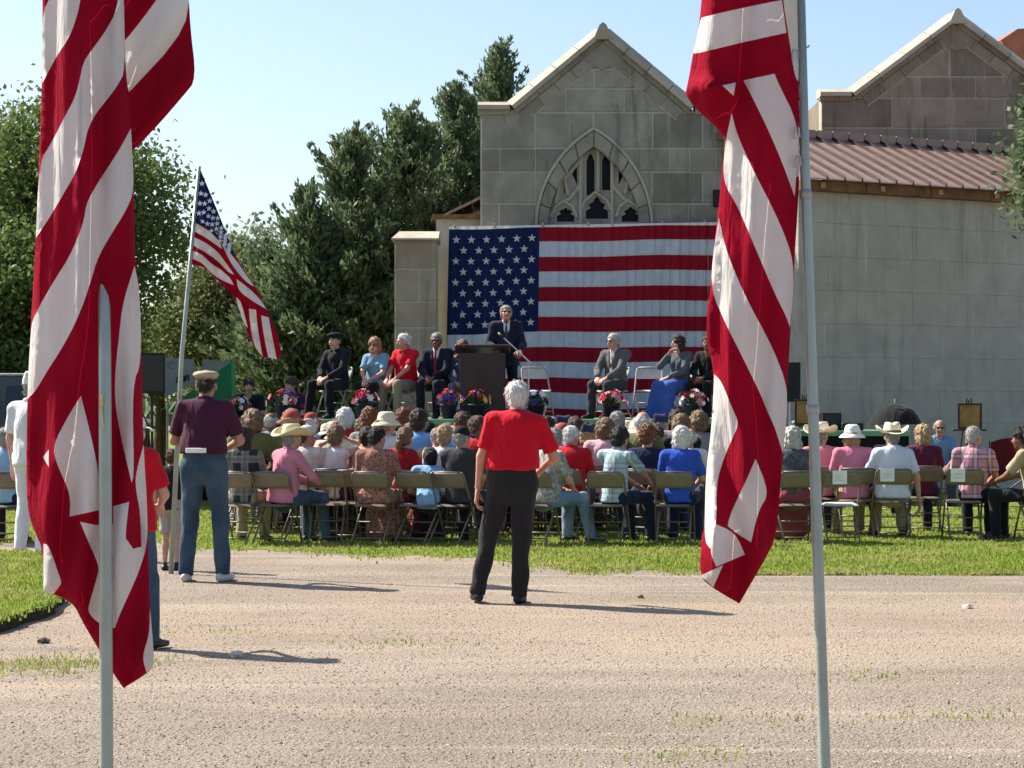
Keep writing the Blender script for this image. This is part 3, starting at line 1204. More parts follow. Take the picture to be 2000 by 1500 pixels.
# ------------------------------------------------------------------ ground
def ground_material():
    m, t = base_mat('gravel_ground', 0.95, 0.15)
    co = objco(t)
    n1 = noise(t, 0.55, 6, 0.62, co, 0.4)
    n2 = noise(t, 26, 5, 0.75, co)
    n3 = noise(t, 95, 3, 0.7, co)
    c = ramp_mix(t, maprange(t, n1.outputs[0], 0.38, 0.64), (.200, .163, .130), (.285, .236, .190))
    c = ramp_mix(t, maprange(t, n2.outputs[0], 0.40, 0.62, 0, 0.60), c, (.17, .132, .105))
    mp2 = t.new('ShaderNodeMapping')
    mp2.inputs['Rotation'].default_value = (0, 0, .32)
    mp2.inputs['Scale'].default_value = (0.10, 1.5, 1)
    t.link(co, mp2.inputs[0])
    n6 = noise(t, 1.3, 4, 0.6, mp2.outputs[0], 0.6)
    c = ramp_mix(t, maprange(t, n6.outputs[0], 0.54, 0.66, 0, 0.45), c, (.43, .36, .28))
    n7 = noise(t, 1.0, 4, 0.6, mp2.outputs[0], 0.9)
    c = ramp_mix(t, maprange(t, n7.outputs[0], 0.58, 0.70, 0, 0.5), c, (.27, .195, .135))
    c = ramp_mix(t, maprange(t, n3.outputs[0], 0.50, 0.66, 0, 0.8), c, (.40, .34, .275))
    mp = t.new('ShaderNodeMapping')
    mp.inputs['Scale'].default_value = (0.14, 0.55, 1)
    t.link(co, mp.inputs[0])
    n4 = noise(t, 1.1, 5, 0.6, mp.outputs[0], 0.5)
    c = ramp_mix(t, maprange(t, n4.outputs[0], 0.50, 0.64, 0, 0.5), c, (.41, .325, .245))
    n5 = noise(t, 0.9, 4, 0.6, mp.outputs[0], 0.8)
    c = ramp_mix(t, maprange(t, n5.outputs[0], 0.60, 0.70, 0, 0.35), c, (.24, .20, .10))
    # sandy bare band where people stand, darker packed track beyond
    sp_ = t.new('ShaderNodeSeparateXYZ')
    t.link(co, sp_.inputs[0])
    nb2 = noise(t, 0.7, 4, 0.6, co)
    ad = t.new('ShaderNodeMath', operation='MULTIPLY_ADD')
    t.link(nb2.outputs[0], ad.inputs[0])
    ad.inputs[1].default_value = 3.2
    t.link(sp_.outputs[1], ad.inputs[2])
    up_ = maprange(t, ad.outputs[0], 14.0, 15.2)
    dn_ = maprange(t, ad.outputs[0], 18.6, 17.2)
    mu = t.new('ShaderNodeMath', operation='MULTIPLY')
    t.link(up_, mu.inputs[0])
    t.link(dn_, mu.inputs[1])
    nb3 = noise(t, 3.2, 5, 0.7, mp.outputs[0], 0.4)
    mu2 = t.new('ShaderNodeMath', operation='MULTIPLY')
    t.link(mu.outputs[0], mu2.inputs[0])
    t.link(maprange(t, nb3.outputs[0], .36, .62, .15, .75), mu2.inputs[1])
    c = ramp_mix(t, mu2.outputs[0], c, (.345, .265, .195))
    t.link(c, t.b.inputs['Base Color'])
    v = t.new('ShaderNodeTexVoronoi')
    v.inputs['Scale'].default_value = 55
    t.link(co, v.inputs['Vector'])
    b = add_bump(t, v.outputs['Distance'], 0.7, 0.014)
    add_bump(t, n2.outputs[0], 0.6, 0.03, b)
    return m


def grass_ground_material():
    m, t = base_mat('grass_soil', 0.95, 0.1)
    co = objco(t)
    n1 = noise(t, 1.2, 5, 0.6, co)
    n2 = noise(t, 40, 4, 0.7, co)
    c = ramp_mix(t, maprange(t, n1.outputs[0], 0.35, 0.65), (.17, .235, .042), (.26, .30, .065))
    c = ramp_mix(t, maprange(t, n2.outputs[0], 0.4, 0.7, 0, .6), c, (.08, .11, .02))
    t.link(c, t.b.inputs['Base Color'])
    add_bump(t, n2.outputs[0], 0.8, 0.05)
    return m


def blade_material():
    m, t = base_mat('grass_blade', 0.6, 0.25)
    g = t.new('ShaderNodeNewGeometry')
    co = objco(t)
    n1 = noise(t, 1.1, 4, 0.6, co)
    c = ramp_mix(t, g.outputs['Random Per Island'], (.15, .23, .030), (.31, .36, .07))
    c = ramp_mix(t, maprange(t, n1.outputs[0], 0.46, 0.66, 0, .75), c, (.42, .37, .15))
    t.link(c, t.b.inputs['Base Color'])
    tr = t.new('ShaderNodeBsdfTranslucent')
    t.link(c, tr.inputs[0])
    mx = t.new('ShaderNodeMixShader')
    mx.inputs[0].default_value = 0.45
    out = t.n['Material Output']
    t.link(t.b.outputs[0], mx.inputs[1])
    t.link(tr.outputs[0], mx.inputs[2])
    t.link(mx.outputs[0], out.inputs[0])
    return m


GRAVEL = ground_material()
GRASS = grass_ground_material()
BLADE = blade_material()

nx = 2
gm = fast_mesh('ground', [(-600, -30, 0), (600, -30, 0), (600, 1600, 0), (-600, 1600, 0)], [(0, 1, 2, 3)], [GRAVEL], None, False)
set_props(mobj('ground', gm), kind='structure')


def gp(x, y):
    p = P(x, y, GD(y))
    return (p.x, p.y)


def smooth_poly(pts, n=6):
    out = []
    for i in range(len(pts) - 1):
        for k in range(n):
            t = k / n
            out.append((pts[i][0] * (1 - t) + pts[i + 1][0] * t, pts[i][1] * (1 - t) + pts[i + 1][1] * t))
    out.append(pts[-1])
    return out


front = smooth_poly([gp(-1400, 1052), gp(0, 1056), gp(300, 1060), gp(450, 1074), gp(700, 1080), gp(940, 1090), gp(1100, 1108), gp(1400, 1118), gp(2000, 1122), gp(2600, 1126)], 8)
r_ = random.Random(3)
front = [(x + r_.uniform(-.05, .05), y + r_.uniform(-.12, .12)) for x, y in front]
lawn = front + [(40, 120), (-60, 120)]
V = [(x, y, .004) for x, y in lawn]
set_props(mobj('lawn', fast_mesh('lawn', V, [tuple(range(len(V)))], [GRASS], None, False)), kind='structure')

# raised grass island at the left with an earth kerb
isl_px = [(-700, 1090), (20, 1092), (70, 1094), (98, 1104), (114, 1130), (121, 1160), (119, 1182), (104, 1198), (60, 1216), (0, 1236), (-300, 1300), (-700, 1380)]
isl = smooth_poly([gp(x, y) for x, y in isl_px], 4)
isl = [(x + r_.uniform(-.03, .03), y + r_.uniform(-.03, .03)) for x, y in isl]
n = len(isl)
cx, cy = sum(p[0] for p in isl) / n, sum(p[1] for p in isl) / n
V = [(x, y, .0) for x, y in isl] + [(x + (cx - x) * .004, y + .02 * (1 if y < 17 else -1), .085 + r_.uniform(-.015, .015)) for x, y in isl]
F = [tuple(range(n, 2 * n))] + [(i, (i + 1) % n, n + (i + 1) % n, n + i) for i in range(n)]
soil = plain('shaded_soil_edge', (.045, .040, .022), .95, .1, .4, 20, 0, .8)  # kerb soil, the shade on its edge put into the dark colour
me = fast_mesh('grass_island', V, F, [GRASS, soil], [0] + [1] * n, False)
set_props(mobj('grass_island', me), kind='structure')


def in_poly(px_, py_, poly):
    poly = np.asarray(poly)
    inside = np.zeros(len(px_), bool)
    j = len(poly) - 1
    for i in range(len(poly)):
        xi, yi = poly[i]
        xj, yj = poly[j]
        c = ((yi > py_) != (yj > py_)) & (px_ < (xj - xi) * (py_ - yi) / (yj - yi + 1e-12) + xi)
        inside ^= c
        j = i
    return inside


def blades(name, X, Y, Z, hmin, hmax, w):
    n = len(X)
    a = rng.random(n) * 2 * np.pi
    h = hmin + (hmax - hmin) * rng.random(n)
    ww = w * (.6 + .8 * rng.random(n))
    lean = rng.normal(0, .35, (n, 2)) * h[:, None]
    dx, dy = np.cos(a) * ww, np.sin(a) * ww
    V = np.zeros((n, 4, 3))
    V[:, 0] = np.stack([X - dx, Y - dy, Z - .01], 1)
    V[:, 1] = np.stack([X + dx, Y + dy, Z - .01], 1)
    V[:, 2] = np.stack([X + dx * .35 + lean[:, 0], Y + dy * .35 + lean[:, 1], Z + h], 1)
    V[:, 3] = np.stack([X - dx * .35 + lean[:, 0], Y - dy * .35 + lean[:, 1], Z + h], 1)
    F = np.arange(4 * n).reshape(n, 4)
    return mobj(name, fast_mesh(name, V.reshape(-1, 3), F, [BLADE], None, False))


N = 112000
gy = 18.6 + (30 - 18.6) * rng.random(N) ** 1.7
gx = (rng.random(N) - .5) * 2 * (gy * .27 + .5)
ok = in_poly(gx, gy + .25 * np.sin(gx * 3.1) + .18 * np.sin(gx * 8.7 + 1) + rng.normal(.12, .30, N), lawn)
set_props(blades('grass_blades', gx[ok], gy[ok], np.zeros(ok.sum()) + .004, .010, .034, .011), 'short sunlit lawn grass under and around the rows of chairs', 'grass', kind='stuff')
N = 60000
gy = 13.5 + 8 * rng.random(N)
gx = -6.5 + 4.5 * rng.random(N)
ok = in_poly(gx + rng.normal(0, .05, N), gy + rng.normal(0, .07, N), isl)
set_props(blades('grass_blades', gx[ok], gy[ok], np.zeros(ok.sum()) + .085, .012, .034, .009), 'bright grass on the raised island behind the left flag', 'grass', kind='stuff')
N = 1700
tc = [gp(60, 1300), gp(150, 1292), gp(20, 1310), gp(800, 1255), gp(1450, 1408), gp(1320, 1476), gp(1900, 1400), gp(420, 1235), gp(1700, 1320)]
ci = rng.integers(0, len(tc), N)
ci[:800] = rng.integers(0, 3, 800)
cc = np.array(tc)[ci]
gx = cc[:, 0] + rng.normal(0, .30, N)
gy = cc[:, 1] + rng.normal(0, .16, N)
set_props(blades('dry_grass', gx, gy, np.zeros(N), .010, .028, .006), 'sparse dry grass tufts growing through the gravel', 'grass', kind='stuff')

# loose stones of the gravel, one joined object
oc = np.array([(1, 0, -.3), (-1, 0, -.3), (0, 1, -.3), (0, -1, -.3), (0, 0, 1)], float)
of = np.array([(0, 2, 4), (2, 1, 4), (1, 3, 4), (3, 0, 4)])
N = 46000
sy_ = 8.3 + 11.7 * rng.random(N) ** 1.5
sx_ = (rng.random(N) - .5) * 2 * (sy_ * .262 + .2)
ok = ~in_poly(sx_, sy_, lawn) & ~in_poly(sx_, sy_, isl)
sx_, sy_ = sx_[ok], sy_[ok]
n = len(sx_)
sz = .0035 + .0075 * rng.random(n) ** 3
V = oc[None] * sz[:, None, None] * (.6 + .8 * rng.random((n, 5, 3)))
a = rng.random(n) * 6.28
ca, sa = np.cos(a)[:, None], np.sin(a)[:, None]
V = np.stack([V[:, :, 0] * ca - V[:, :, 1] * sa, V[:, :, 0] * sa + V[:, :, 1] * ca, V[:, :, 2] * .42], 2)
V += np.stack([sx_, sy_, sz * .25], 1)[:, None, :]
F = (of[None] + 5 * np.arange(n)[:, None, None]).reshape(-1, 3)
m, t = base_mat('gravel_stone', .9, .2)
g_ = t.new('ShaderNodeNewGeometry')
cr_ = t.new('ShaderNodeValToRGB')
els = cr_.color_ramp.elements
els[0].color = (.19, .15, .12, 1)
els[1].color = (.50, .44, .37, 1)
e_ = els.new(.45)
e_.color = (.27, .215, .17, 1)
e_ = els.new(.8)
e_.color = (.36, .29, .225, 1)
t.link(g_.outputs['Random Per Island'], cr_.inputs[0])
t.link(cr_.outputs[0], t.b.inputs['Base Color'])
set_props(mobj('gravel', fast_mesh('gravel', V.reshape(-1, 3), F, [m], None, False)), 'loose beige and pinkish gravel covering the parking ground', 'gravel', kind='stuff')
# a few larger stones
for i, (x, y, s_, lab) in enumerate(((1250, 1168, .035, 'small reddish stone on the gravel right of the man in red'), (460, 1284, .05, 'pale stone at the shadow of the person in red behind the flag'), (1890, 1188, .04, 'pale stone on the gravel at the far right'), (85, 1256, .045, 'dark stone by the grass island at far left'))):
    mb = MB()
    bm = bmesh.new()
    bmesh.ops.create_icosphere(bm, subdivisions=2, radius=1)
    for v in bm.verts:
        v.co *= (.8 + .35 * random.random())
        v.co.z *= .55
        v.co *= s_
    me = bpy.data.meshes.new('stone')
    bm.to_mesh(me)
    bm.free()
    me.materials.append(plain('stone_%d' % i, [(.30, .15, .10), (.5, .45, .38), (.5, .45, .38), (.10, .08, .07)][i], .9, .2, .2, 30))
    gx_, gy_ = gp(x, y)
    set_props(mobj('stone', me, None, (gx_, gy_, s_ * .3)), lab, 'stone')


# ------------------------------------------------------------------ stone building
def stone_mat(name, c1, c2, stain=.5, streak=True, vary=.15):
    m, t = base_mat(name, .92, .15)
    co = t.new('ShaderNodeNewGeometry').outputs['Position']
    oi = t.new('ShaderNodeObjectInfo')
    n1 = noise(t, 1.7, 6, .65, co, .5)
    c = ramp_mix(t, maprange(t, n1.outputs[0], .35, .65), c1, c2)
    mul = t.new('ShaderNodeMix', data_type='RGBA', blend_type='MULTIPLY')
    mul.inputs[0].default_value = 1.0
    t.link(c, mul.inputs[6])
    vv = maprange(t, oi.outputs['Random'], 0, 1, 1 - vary, 1 + vary)
    cb = t.new('ShaderNodeCombineXYZ')
    for k in range(3):
        t.link(vv, cb.inputs[k])
    t.link(cb.outputs[0], mul.inputs[7])
    c = mul.outputs[2]
    if streak:
        mp = t.new('ShaderNodeMapping')
        mp.inputs['Scale'].default_value = (2.6, 2.6, .22)
        t.link(co, mp.inputs[0])
        n2 = noise(t, 1.6, 5, .7, mp.outputs[0], .3)
        c = ramp_mix(t, maprange(t, n2.outputs[0], .54, .72, 0, stain), c, tuple(x * .42 for x in c1))
        n4 = noise(t, 2.3, 5, .7, mp.outputs[0], .2)
        c = ramp_mix(t, maprange(t, n4.outputs[0], .60, .74, 0, stain), c, tuple(min(1, x * 1.5) for x in c2))
    t.link(c, t.b.inputs['Base Color'])
    n3 = noise(t, 45, 5, .7, co)
    n5 = noise(t, 6, 4, .6, co)
    b = add_bump(t, n5.outputs[0], .35, .03)
    add_bump(t, n3.outputs[0], .5, .012, b)
    return m


BLOCK = stone_mat('grey_stone_block', (.222, .204, .168), (.330, .303, .250), .75, True, .20)
BLOCK2 = stone_mat('brown_stone_block', (.205, .165, .130), (.285, .235, .185), .75, True, .20)
PIERST = stone_mat('tan_stone_block', (.31, .25, .175), (.40, .33, .24), .45)
MORTAR = stone_mat('pale_mortar', (.37, .335, .265), (.46, .42, .335), .45)
COPING = stone_mat('cream_coping_stone', (.36, .32, .25), (.46, .41, .33), .45)
STUCCO = stone_mat('weathered_concrete', (.345, .325, .278), (.425, .402, .345), .38, True, .015)
GLASS = plain('dark_window_glass', (.008, .011, .016), .35, .12)


def clip_poly(poly, a, b, c):
    """keep a*x + b*z <= c"""
    out = []
    for i in range(len(poly)):
        p, q = poly[i], poly[(i + 1) % len(poly)]
        dp, dq = a * p[0] + b * p[1] - c, a * q[0] + b * q[1] - c
        if dp <= 0:
            out.append(p)
        if (dp < 0) != (dq < 0) and abs(dp - dq) > 1e-12:
            t = dp / (dp - dq)
            out.append((p[0] + (q[0] - p[0]) * t, p[1] + (q[1] - p[1]) * t))
    return out


def inset_prism(parent, name, poly, y0, y1, mat, j=.012, bev=.012):
    """stone piece: polygon in (x,z) shrunk by the joint and extruded with a small bevel"""
    if len(poly) < 3:
        return None
    area = abs(sum(poly[i][0] * poly[(i + 1) % len(poly)][1] - poly[(i + 1) % len(poly)][0] * poly[i][1] for i in range(len(poly)))) / 2
    if area < .006:
        return None
    cx_ = sum(p[0] for p in poly) / len(poly)
    cz_ = sum(p[1] for p in poly) / len(poly)

    def sh(k):
        o = []
        for x, z in poly:
            dx, dz = x - cx_, z - cz_
            o.append((x - math.copysign(min(k, abs(dx) * .45), dx), z - math.copysign(min(k, abs(dz) * .45), dz)))
        return o
    outer, inner = sh(j), sh(j + bev)
    n = len(poly)
    V = [(x, y0, z) for x, z in inner] + [(x, y0 + bev, z) for x, z in outer] + [(x, y1, z) for x, z in outer]
    F = [tuple(range(n))]
    for L in (0, 1):
        for i in range(n):
            k = (i + 1) % n
            F.append((L * n + i, (L + 1) * n + i, (L + 1) * n + k, L * n + k))
    mb = MB().add(V, F)
    return mb.build(name, mat, parent)


D1 = 36.0
S1 = FPX / D1


def gx1(x):
    return (x - 1000) / S1


def gz1(y):
    return EYE + (HZ - y) / S1


def gable(root, d, peak, shL, shR, rakeL, rakeR, bottom, courses, joints, arch=None, mat=BLOCK, depth=6.0):
    """stone gable front built from courses of separate blocks; coordinates in photograph pixels at distance d"""
    s = FPX / d
    X = lambda x: (x - 1000) / s
    Z = lambda y: EYE + (HZ - y) / s
    pk = (X(peak[0]), Z(peak[1]))
    a_, b_ = (X(rakeL[0]), Z(rakeL[1])), (X(rakeR[0]), Z(rakeR[1]))
    xl, xr, zs = X(shL[0]), X(shR[0]), Z(shL[1])

    def half(p, q):
        # inside is below the line p->q
        dx, dz = q[0] - p[0], q[1] - p[1]
        nx_, nz_ = -dz, dx
        if nz_ < 0:
            nx_, nz_ = -nx_, -nz_
        return nx_, nz_, nx_ * p[0] + nz_ * p[1]
    hl, hr = half(a_, pk), half(pk, b_)
    mort = MB()

    def arch_x(z, side):
        cxa, zap, zb, hw = arch
        if z >= zap:
            return cxa
        if z <= zb:
            return cxa + side * hw
        # pointed arch: circle arcs centred on the opposite springing
        hh = zap - zb
        Rr = (hw * hw + hh * hh) / (2 * hw)
        return cxa + side * (math.sqrt(max(0, Rr * Rr - (z - zb) ** 2)) - (Rr - hw))
    zc = [Z(y) for y in courses]
    for ci in range(len(zc) - 1):
        z1, z0 = zc[ci], zc[ci + 1]
        js = [xl] + [X(x) for x in joints[ci]] + [xr]
        for pass_ in ('m', 'b'):
            cells = [(xl, xr)] if pass_ == 'm' else list(zip(js[:-1], js[1:]))
            for x0, x1 in cells:
                polys = []
                if arch and z0 < arch[1] and x1 > arch[0] - arch[3] and x0 < arch[0] + arch[3]:
                    zz = [z0 + (z1 - z0) * k / 6 for k in range(7)]
                    L = [(min(max(arch_x(z, -1), x0), x1), z) for z in zz]
                    Rr = [(min(max(arch_x(z, 1), x0), x1), z) for z in zz]
                    if max(p[0] for p in L) > x0 + .02:
                        polys.append([(x0, z0)] + L + [(x0, z1)])
                    if min(p[0] for p in Rr) < x1 - .02:
                        polys.append([(x1, z0), (x1, z1)] + Rr[::-1])
                else:
                    polys.append([(x0, z0), (x1, z0), (x1, z1), (x0, z1)])
                for pl in polys:
                    if z1 > zs:
                        pl = clip_poly(pl, *hl)
                        pl = clip_poly(pl, *hr) if len(pl) > 2 else []
                    if len(pl) < 3:
                        continue
                    if pass_ == 'm':
                        mort.prism(pl, d + .012, d + .40)
                    else:
                        inset_prism(root, 'stone_block', pl, d + random.uniform(-.008, .004), d + .10, mat, random.uniform(.011, .017))
    mort.build('mortar', MORTAR, root)
    # side walls and roof volume behind
    vol = MB().box(xl + .02, xl + .30, d + .41, d + depth, 0, zs - .02).box(xr - .30, xr - .02, d + .41, d + depth, 0, zs - .02)
    vol.build('side_wall', mat, root)
    rf = MB()
    for (p, q) in ((a_, pk), (b_, pk)):
        rf.add([(p[0], d + .3, p[1] - .12), (q[0], d + .3, q[1] - .12), (q[0], d + depth, q[1] - .12), (p[0], d + depth, p[1] - .12), (p[0], d + .3, p[1] - .22), (q[0], d + .3, q[1] - .22), (q[0], d + depth, q[1] - .22), (p[0], d + depth, p[1] - .22)], [(0, 1, 2, 3), (4, 5, 6, 7), (0, 1, 5, 4), (1, 2, 6, 5), (2, 3, 7, 6), (3, 0, 4, 7)])
    rf.build('roof', COPPER, root)

    # keystone filling the point of the gable
    MB().prism([(pk[0] - .42, pk[1] - .42), (pk[0], pk[1] - .62), (pk[0] + .42, pk[1] - .42), (pk[0], pk[1] - .015)], d - .02, d + .42).build('apex_stone', mat, root)
    # coping: stones along each rake and the flat shoulders
    def coping_line(p, q, n, th=.19, pr=.14):
        p, q = Vector(p), Vector(q)
        dirv = (q - p).normalized()
        nv = Vector((-dirv.y, dirv.x))
        if nv.y < 0:
            nv = -nv
        for k in range(n):
            u0, u1 = p.lerp(q, k / n), p.lerp(q, (k + 1) / n)
            u0 = u0 + dirv * .006
            u1 = u1 - dirv * .006
            pl = [tuple(u0 - nv * .02), tuple(u1 - nv * .02), tuple(u1 + nv * th), tuple(u0 + nv * th)]
            pq = [u0 - nv * .02, u1 - nv * .02, u1 + nv * .055, u0 + nv * .055, u1 + nv * th, u0 + nv * th]
            yy = [d - pr, d - pr, d - pr, d - pr, d + .16, d + .16]
            bk_ = [u0 - nv * .02, u1 - nv * .02, u1 + nv * th, u0 + nv * th]
            mb_ = MB().add([(q_.x, y_, q_.y) for q_, y_ in zip(pq, yy)] + [(q_.x, d + .42, q_.y) for q_ in bk_], [(0, 1, 2, 3), (3, 2, 4, 5), (5, 4, 8, 9), (0, 6, 7, 1), (6, 9, 8, 7), (0, 3, 5, 9, 6), (1, 7, 8, 4, 2)])
            lip = [tuple(u0 - nv * .10), tuple(u1 - nv * .10), tuple(u1 - nv * .022), tuple(u0 - nv * .022)]
            o_ = mb_.build('coping_stone', COPING, root)
            MB().prism(lip, d - pr * .35, d + .11).build('drip_moulding', mat, o_)
    coping_line(a_, pk, 4)
    coping_line(pk, b_, 4)
    for (p, q) in (((xl - .05, zs), (a_[0] - .06, zs)), ((b_[0] + .06, zs), (xr + .05, zs))):
        coping_line(p, q, 1, .15)
    # saddle stone at the top
    MB().prism([(pk[0] - .17, pk[1] - .10), (pk[0] + .17, pk[1] - .10), (pk[0] + .06, pk[1] + .15), (pk[0], pk[1] + .20), (pk[0] - .06, pk[1] + .15)], d - .155, d + .43).build('saddle_stone', COPING, root)
    # raking course inside the gable, proud of the blocks
    for (p, q, sg) in ((a_, pk, 1), (b_, pk, -1)):
        p, q = Vector(p), Vector(q)
        dirv = (q - p).normalized()
        nv = Vector((dirv.y, -dirv.x)) if sg > 0 else Vector((-dirv.y, dirv.x))
        if nv.y > 0:
            nv = -nv
        for k in range(5):
            u0, u1 = p.lerp(q, .04 + .92 * k / 5) + dirv * .008, p.lerp(q, .04 + .92 * (k + 1) / 5) - dirv * .008
            pl = [tuple(u0 + nv * .115), tuple(u1 + nv * .115), tuple(u1 + nv * .30), tuple(u0 + nv * .30)]
            MB().prism(pl, d - .016, d + .05).build('raking_stone', mat, root)
            MB().prism([tuple(u0 + nv * .302 - dirv * .01), tuple(u1 + nv * .302 + dirv * .01), tuple(u1 + nv * .325 + dirv * .01), tuple(u0 + nv * .325 - dirv * .01)], d - .006, d + .05).build('raking_joint', MORTAR, root)


COPPER = plain('weathered_copper_sheet', (.255, .170, .140), .45, .4, .25, 3.0, .35, .1)
COPPERR = plain('red_copper_sheet', (.42, .15, .075), .45, .5, .2, 3.0, .5, .1)
WOOD = plain('weathered_fascia_wood', (.16, .085, .045), .85, .2, .45, 3.5, 0, .5)

root = empty('stone_building', (0, 0, 0), 0, 'grey stone gabled building with pointed tracery window behind the big hanging flag', 'building')
ARCH = (gx1(1160), gz1(254), gz1(445), (1271 - 1050) / 2 / S1)
courses = [52, 98, 136, 174, 220, 290, 336, 398, 450, 512, 574, 636, 698, 760, 822, 884, 960]
joints = [[], [1177], [1161], [1105, 1219], [1045, 1159, 1275, 1372], [976, 1046, 1308, 1347], [1045, 1273, 1372], [974, 1047, 1275, 1344], [1045, 1160, 1275, 1372], [976, 1100, 1220, 1347], [1045, 1160, 1275, 1372], [976, 1100, 1220, 1347], [1045, 1160, 1275, 1372], [976, 1100, 1220, 1347], [1045, 1160, 1275, 1372], [976, 1100, 1220, 1347]]
gable(root, D1, (1177, 68), (938, 213), (1414, 213), (1003, 213), (1350, 213), 960, courses, joints, ARCH)


# arch ring of separate voussoirs, tracery and glass
def arch_pts(hw, zap, zb, cxa, n=9):
    hh = zap - zb
    Rr = (hw * hw + hh * hh) / (2 * hw)
    amax = math.asin(min(1, hh / Rr))
    L = [(cxa - (Rr * math.cos(amax * k / n) - (Rr - hw)), zb + Rr * math.sin(amax * k / n)) for k in range(n + 1)]
    return L


cxa, zap, zb, hw = ARCH
oL = arch_pts(hw, zap, zb, cxa, 10)
iL = arch_pts(hw - .20, zap - .30, zb, cxa, 10)
for side in (1, -1):
    f = (lambda p: p) if side == 1 else (lambda p: (2 * cxa - p[0], p[1]))
    for k in range(0, 10, 2):
        pl = [f(oL[k]), f(oL[k + 1]), f(oL[k + 2]), f(iL[k + 2]), f(iL[k + 1]), f(iL[k])]
        inset_prism(root, 'arch_stone', pl, D1 - .03, D1 + .25, BLOCK, .005, .015)
    # hood mould
    for k in range(0, 10, 2):
        def off(p, e):
            v = Vector((p[0] - cxa, p[1] - (zb - .4)))
            v = v.normalized() * e
            return (p[0] + v.x, p[1] + v.y)
        pl = [f(oL[k]), f(oL[k + 1]), f(oL[k + 2]), f(off(oL[k + 2], .055)), f(off(oL[k + 1], .055)), f(off(oL[k], .055))]
        MB().prism(pl, D1 - .055, D1 + .05).build('hood_mould', MORTAR, root)
    MB().box(*sorted((f(oL[0])[0], f(iL[0])[0])), D1 - .03, D1 + .25, 2.2, zb - .005).build('arch_jamb', BLOCK, root)

Xw = lambda cxp: (760 + cxp / 3.03 - 1000) / S1     # window zoom pixels
Zw = lambda cyp: EYE + (HZ - (30 + cyp / 3.03)) / S1


def W(*pts):
    return [(Xw(x), Zw(y)) for x, y in pts]


outer = [p for p in iL] + [(2 * cxa - x, z) for x, z in iL[::-1]]
outer = [(x, z) for x, z in outer]
outer = [(outer[0][0], 2.2)] + outer + [(outer[-1][0], 2.2)]


def lancet(x0, x1, ytop, ybot, cusp=True):
    xm = (x0 + x1) / 2
    w = (x1 - x0) / 2
    return W((x0, ybot), (x0, ytop + w * 1.9), (x0 + w * .35, ytop + w * 1.2), (x0 + w * .45, ytop + w * .7), (xm, ytop), (x1 - w * .45, ytop + w * .7), (x1 - w * .35, ytop + w * 1.2), (x1, ytop + w * 1.9), (x1, ybot))


def trefoil(xm, ytop, w, ybot):
    return W((xm - w, ybot), (xm - w, ybot - w * .75), (xm - w * .55, ybot - w * .95), (xm - w * .75, ybot - w * 1.3), (xm - w * .32, ybot - w * 1.55), (xm - w * .3, ytop + w * .35), (xm, ytop), (xm + w * .3, ytop + w * .35), (xm + w * .32, ybot - w * 1.55), (xm + w * .75, ybot - w * 1.3), (xm + w * .55, ybot - w * .95), (xm + w, ybot - w * .75), (xm + w, ybot))


YB = 2600
holes = [lancet(1170, 1218, 810, 1060), lancet(1262, 1312, 805, 1030),
         W((1085, 935), (1113, 880), (1115, 1000)), W((1360, 1000), (1363, 872), (1400, 915)),
         W((1036, 1050), (1036, 985), (1050, 975), (1056, 1035)), W((1424, 1035), (1422, 960), (1440, 950), (1446, 1030)),
         trefoil(1232, 1065, 66, 1200), trefoil(1046, 1130, 52, 1222), trefoil(1432, 1125, 52, 1222)]
plate = MB().plate([outer] + holes, D1 + .14, D1 + .24)
plate.build('tracery', BLOCK, root)
ribs = MB()
for pl in (((1135, 1260), (1135, 815)), ((1322, 1260), (1322, 815)), ((1238, 1040), (1238, 760)), ((1135, 1150), (1160, 1095), (1222, 1042), (1290, 1090), (1318, 1150)), ((955, 1190), (985, 1130), (1032, 1096), (1085, 1125), (1112, 1190)), ((1345, 1190), (1370, 1125), (1418, 1092), (1470, 1125), (1495, 1190)),
           ((1135, 1000), (1070, 1080), (1030, 1100)), ((1322, 1000), (1390, 1080), (1420, 1095)), ((985, 1110), (1010, 980), (1060, 920)), ((1480, 1100), (1450, 970), (1400, 900)), ((1135, 850), (1040, 960), (1060, 1060)), ((1322, 850), (1420, 950), (1400, 1050)), ((1238, 790), (1190, 730), (1210, 720)), ((1238, 790), (1280, 730))):
    ribs.tube([(Xw(x), D1 + .125, Zw(y)) for x, y in pl], .035, 6)
ribs.build('tracery_rib', MORTAR, root)
gl = MB().box(cxa - hw, cxa + hw, D1 + .26, D1 + .28, 2.2, zap)
gl.build('window_glass', GLASS, root)
MB().box(cxa - hw + .2, cxa + hw - .2, D1 + .10, D1 + .25, Zw(1222) - .06, Zw(1222) + .01).build('window_transom', BLOCK, root)
# flood lamp on the right corner of the gable
lm = MB().box(gx1(1392), gx1(1404), D1 - .16, D1 - .012, gz1(405), gz1(372), .01)
lm.build('wall_lamp', plain('black_metal', (.012, .012, .013), .5), root)

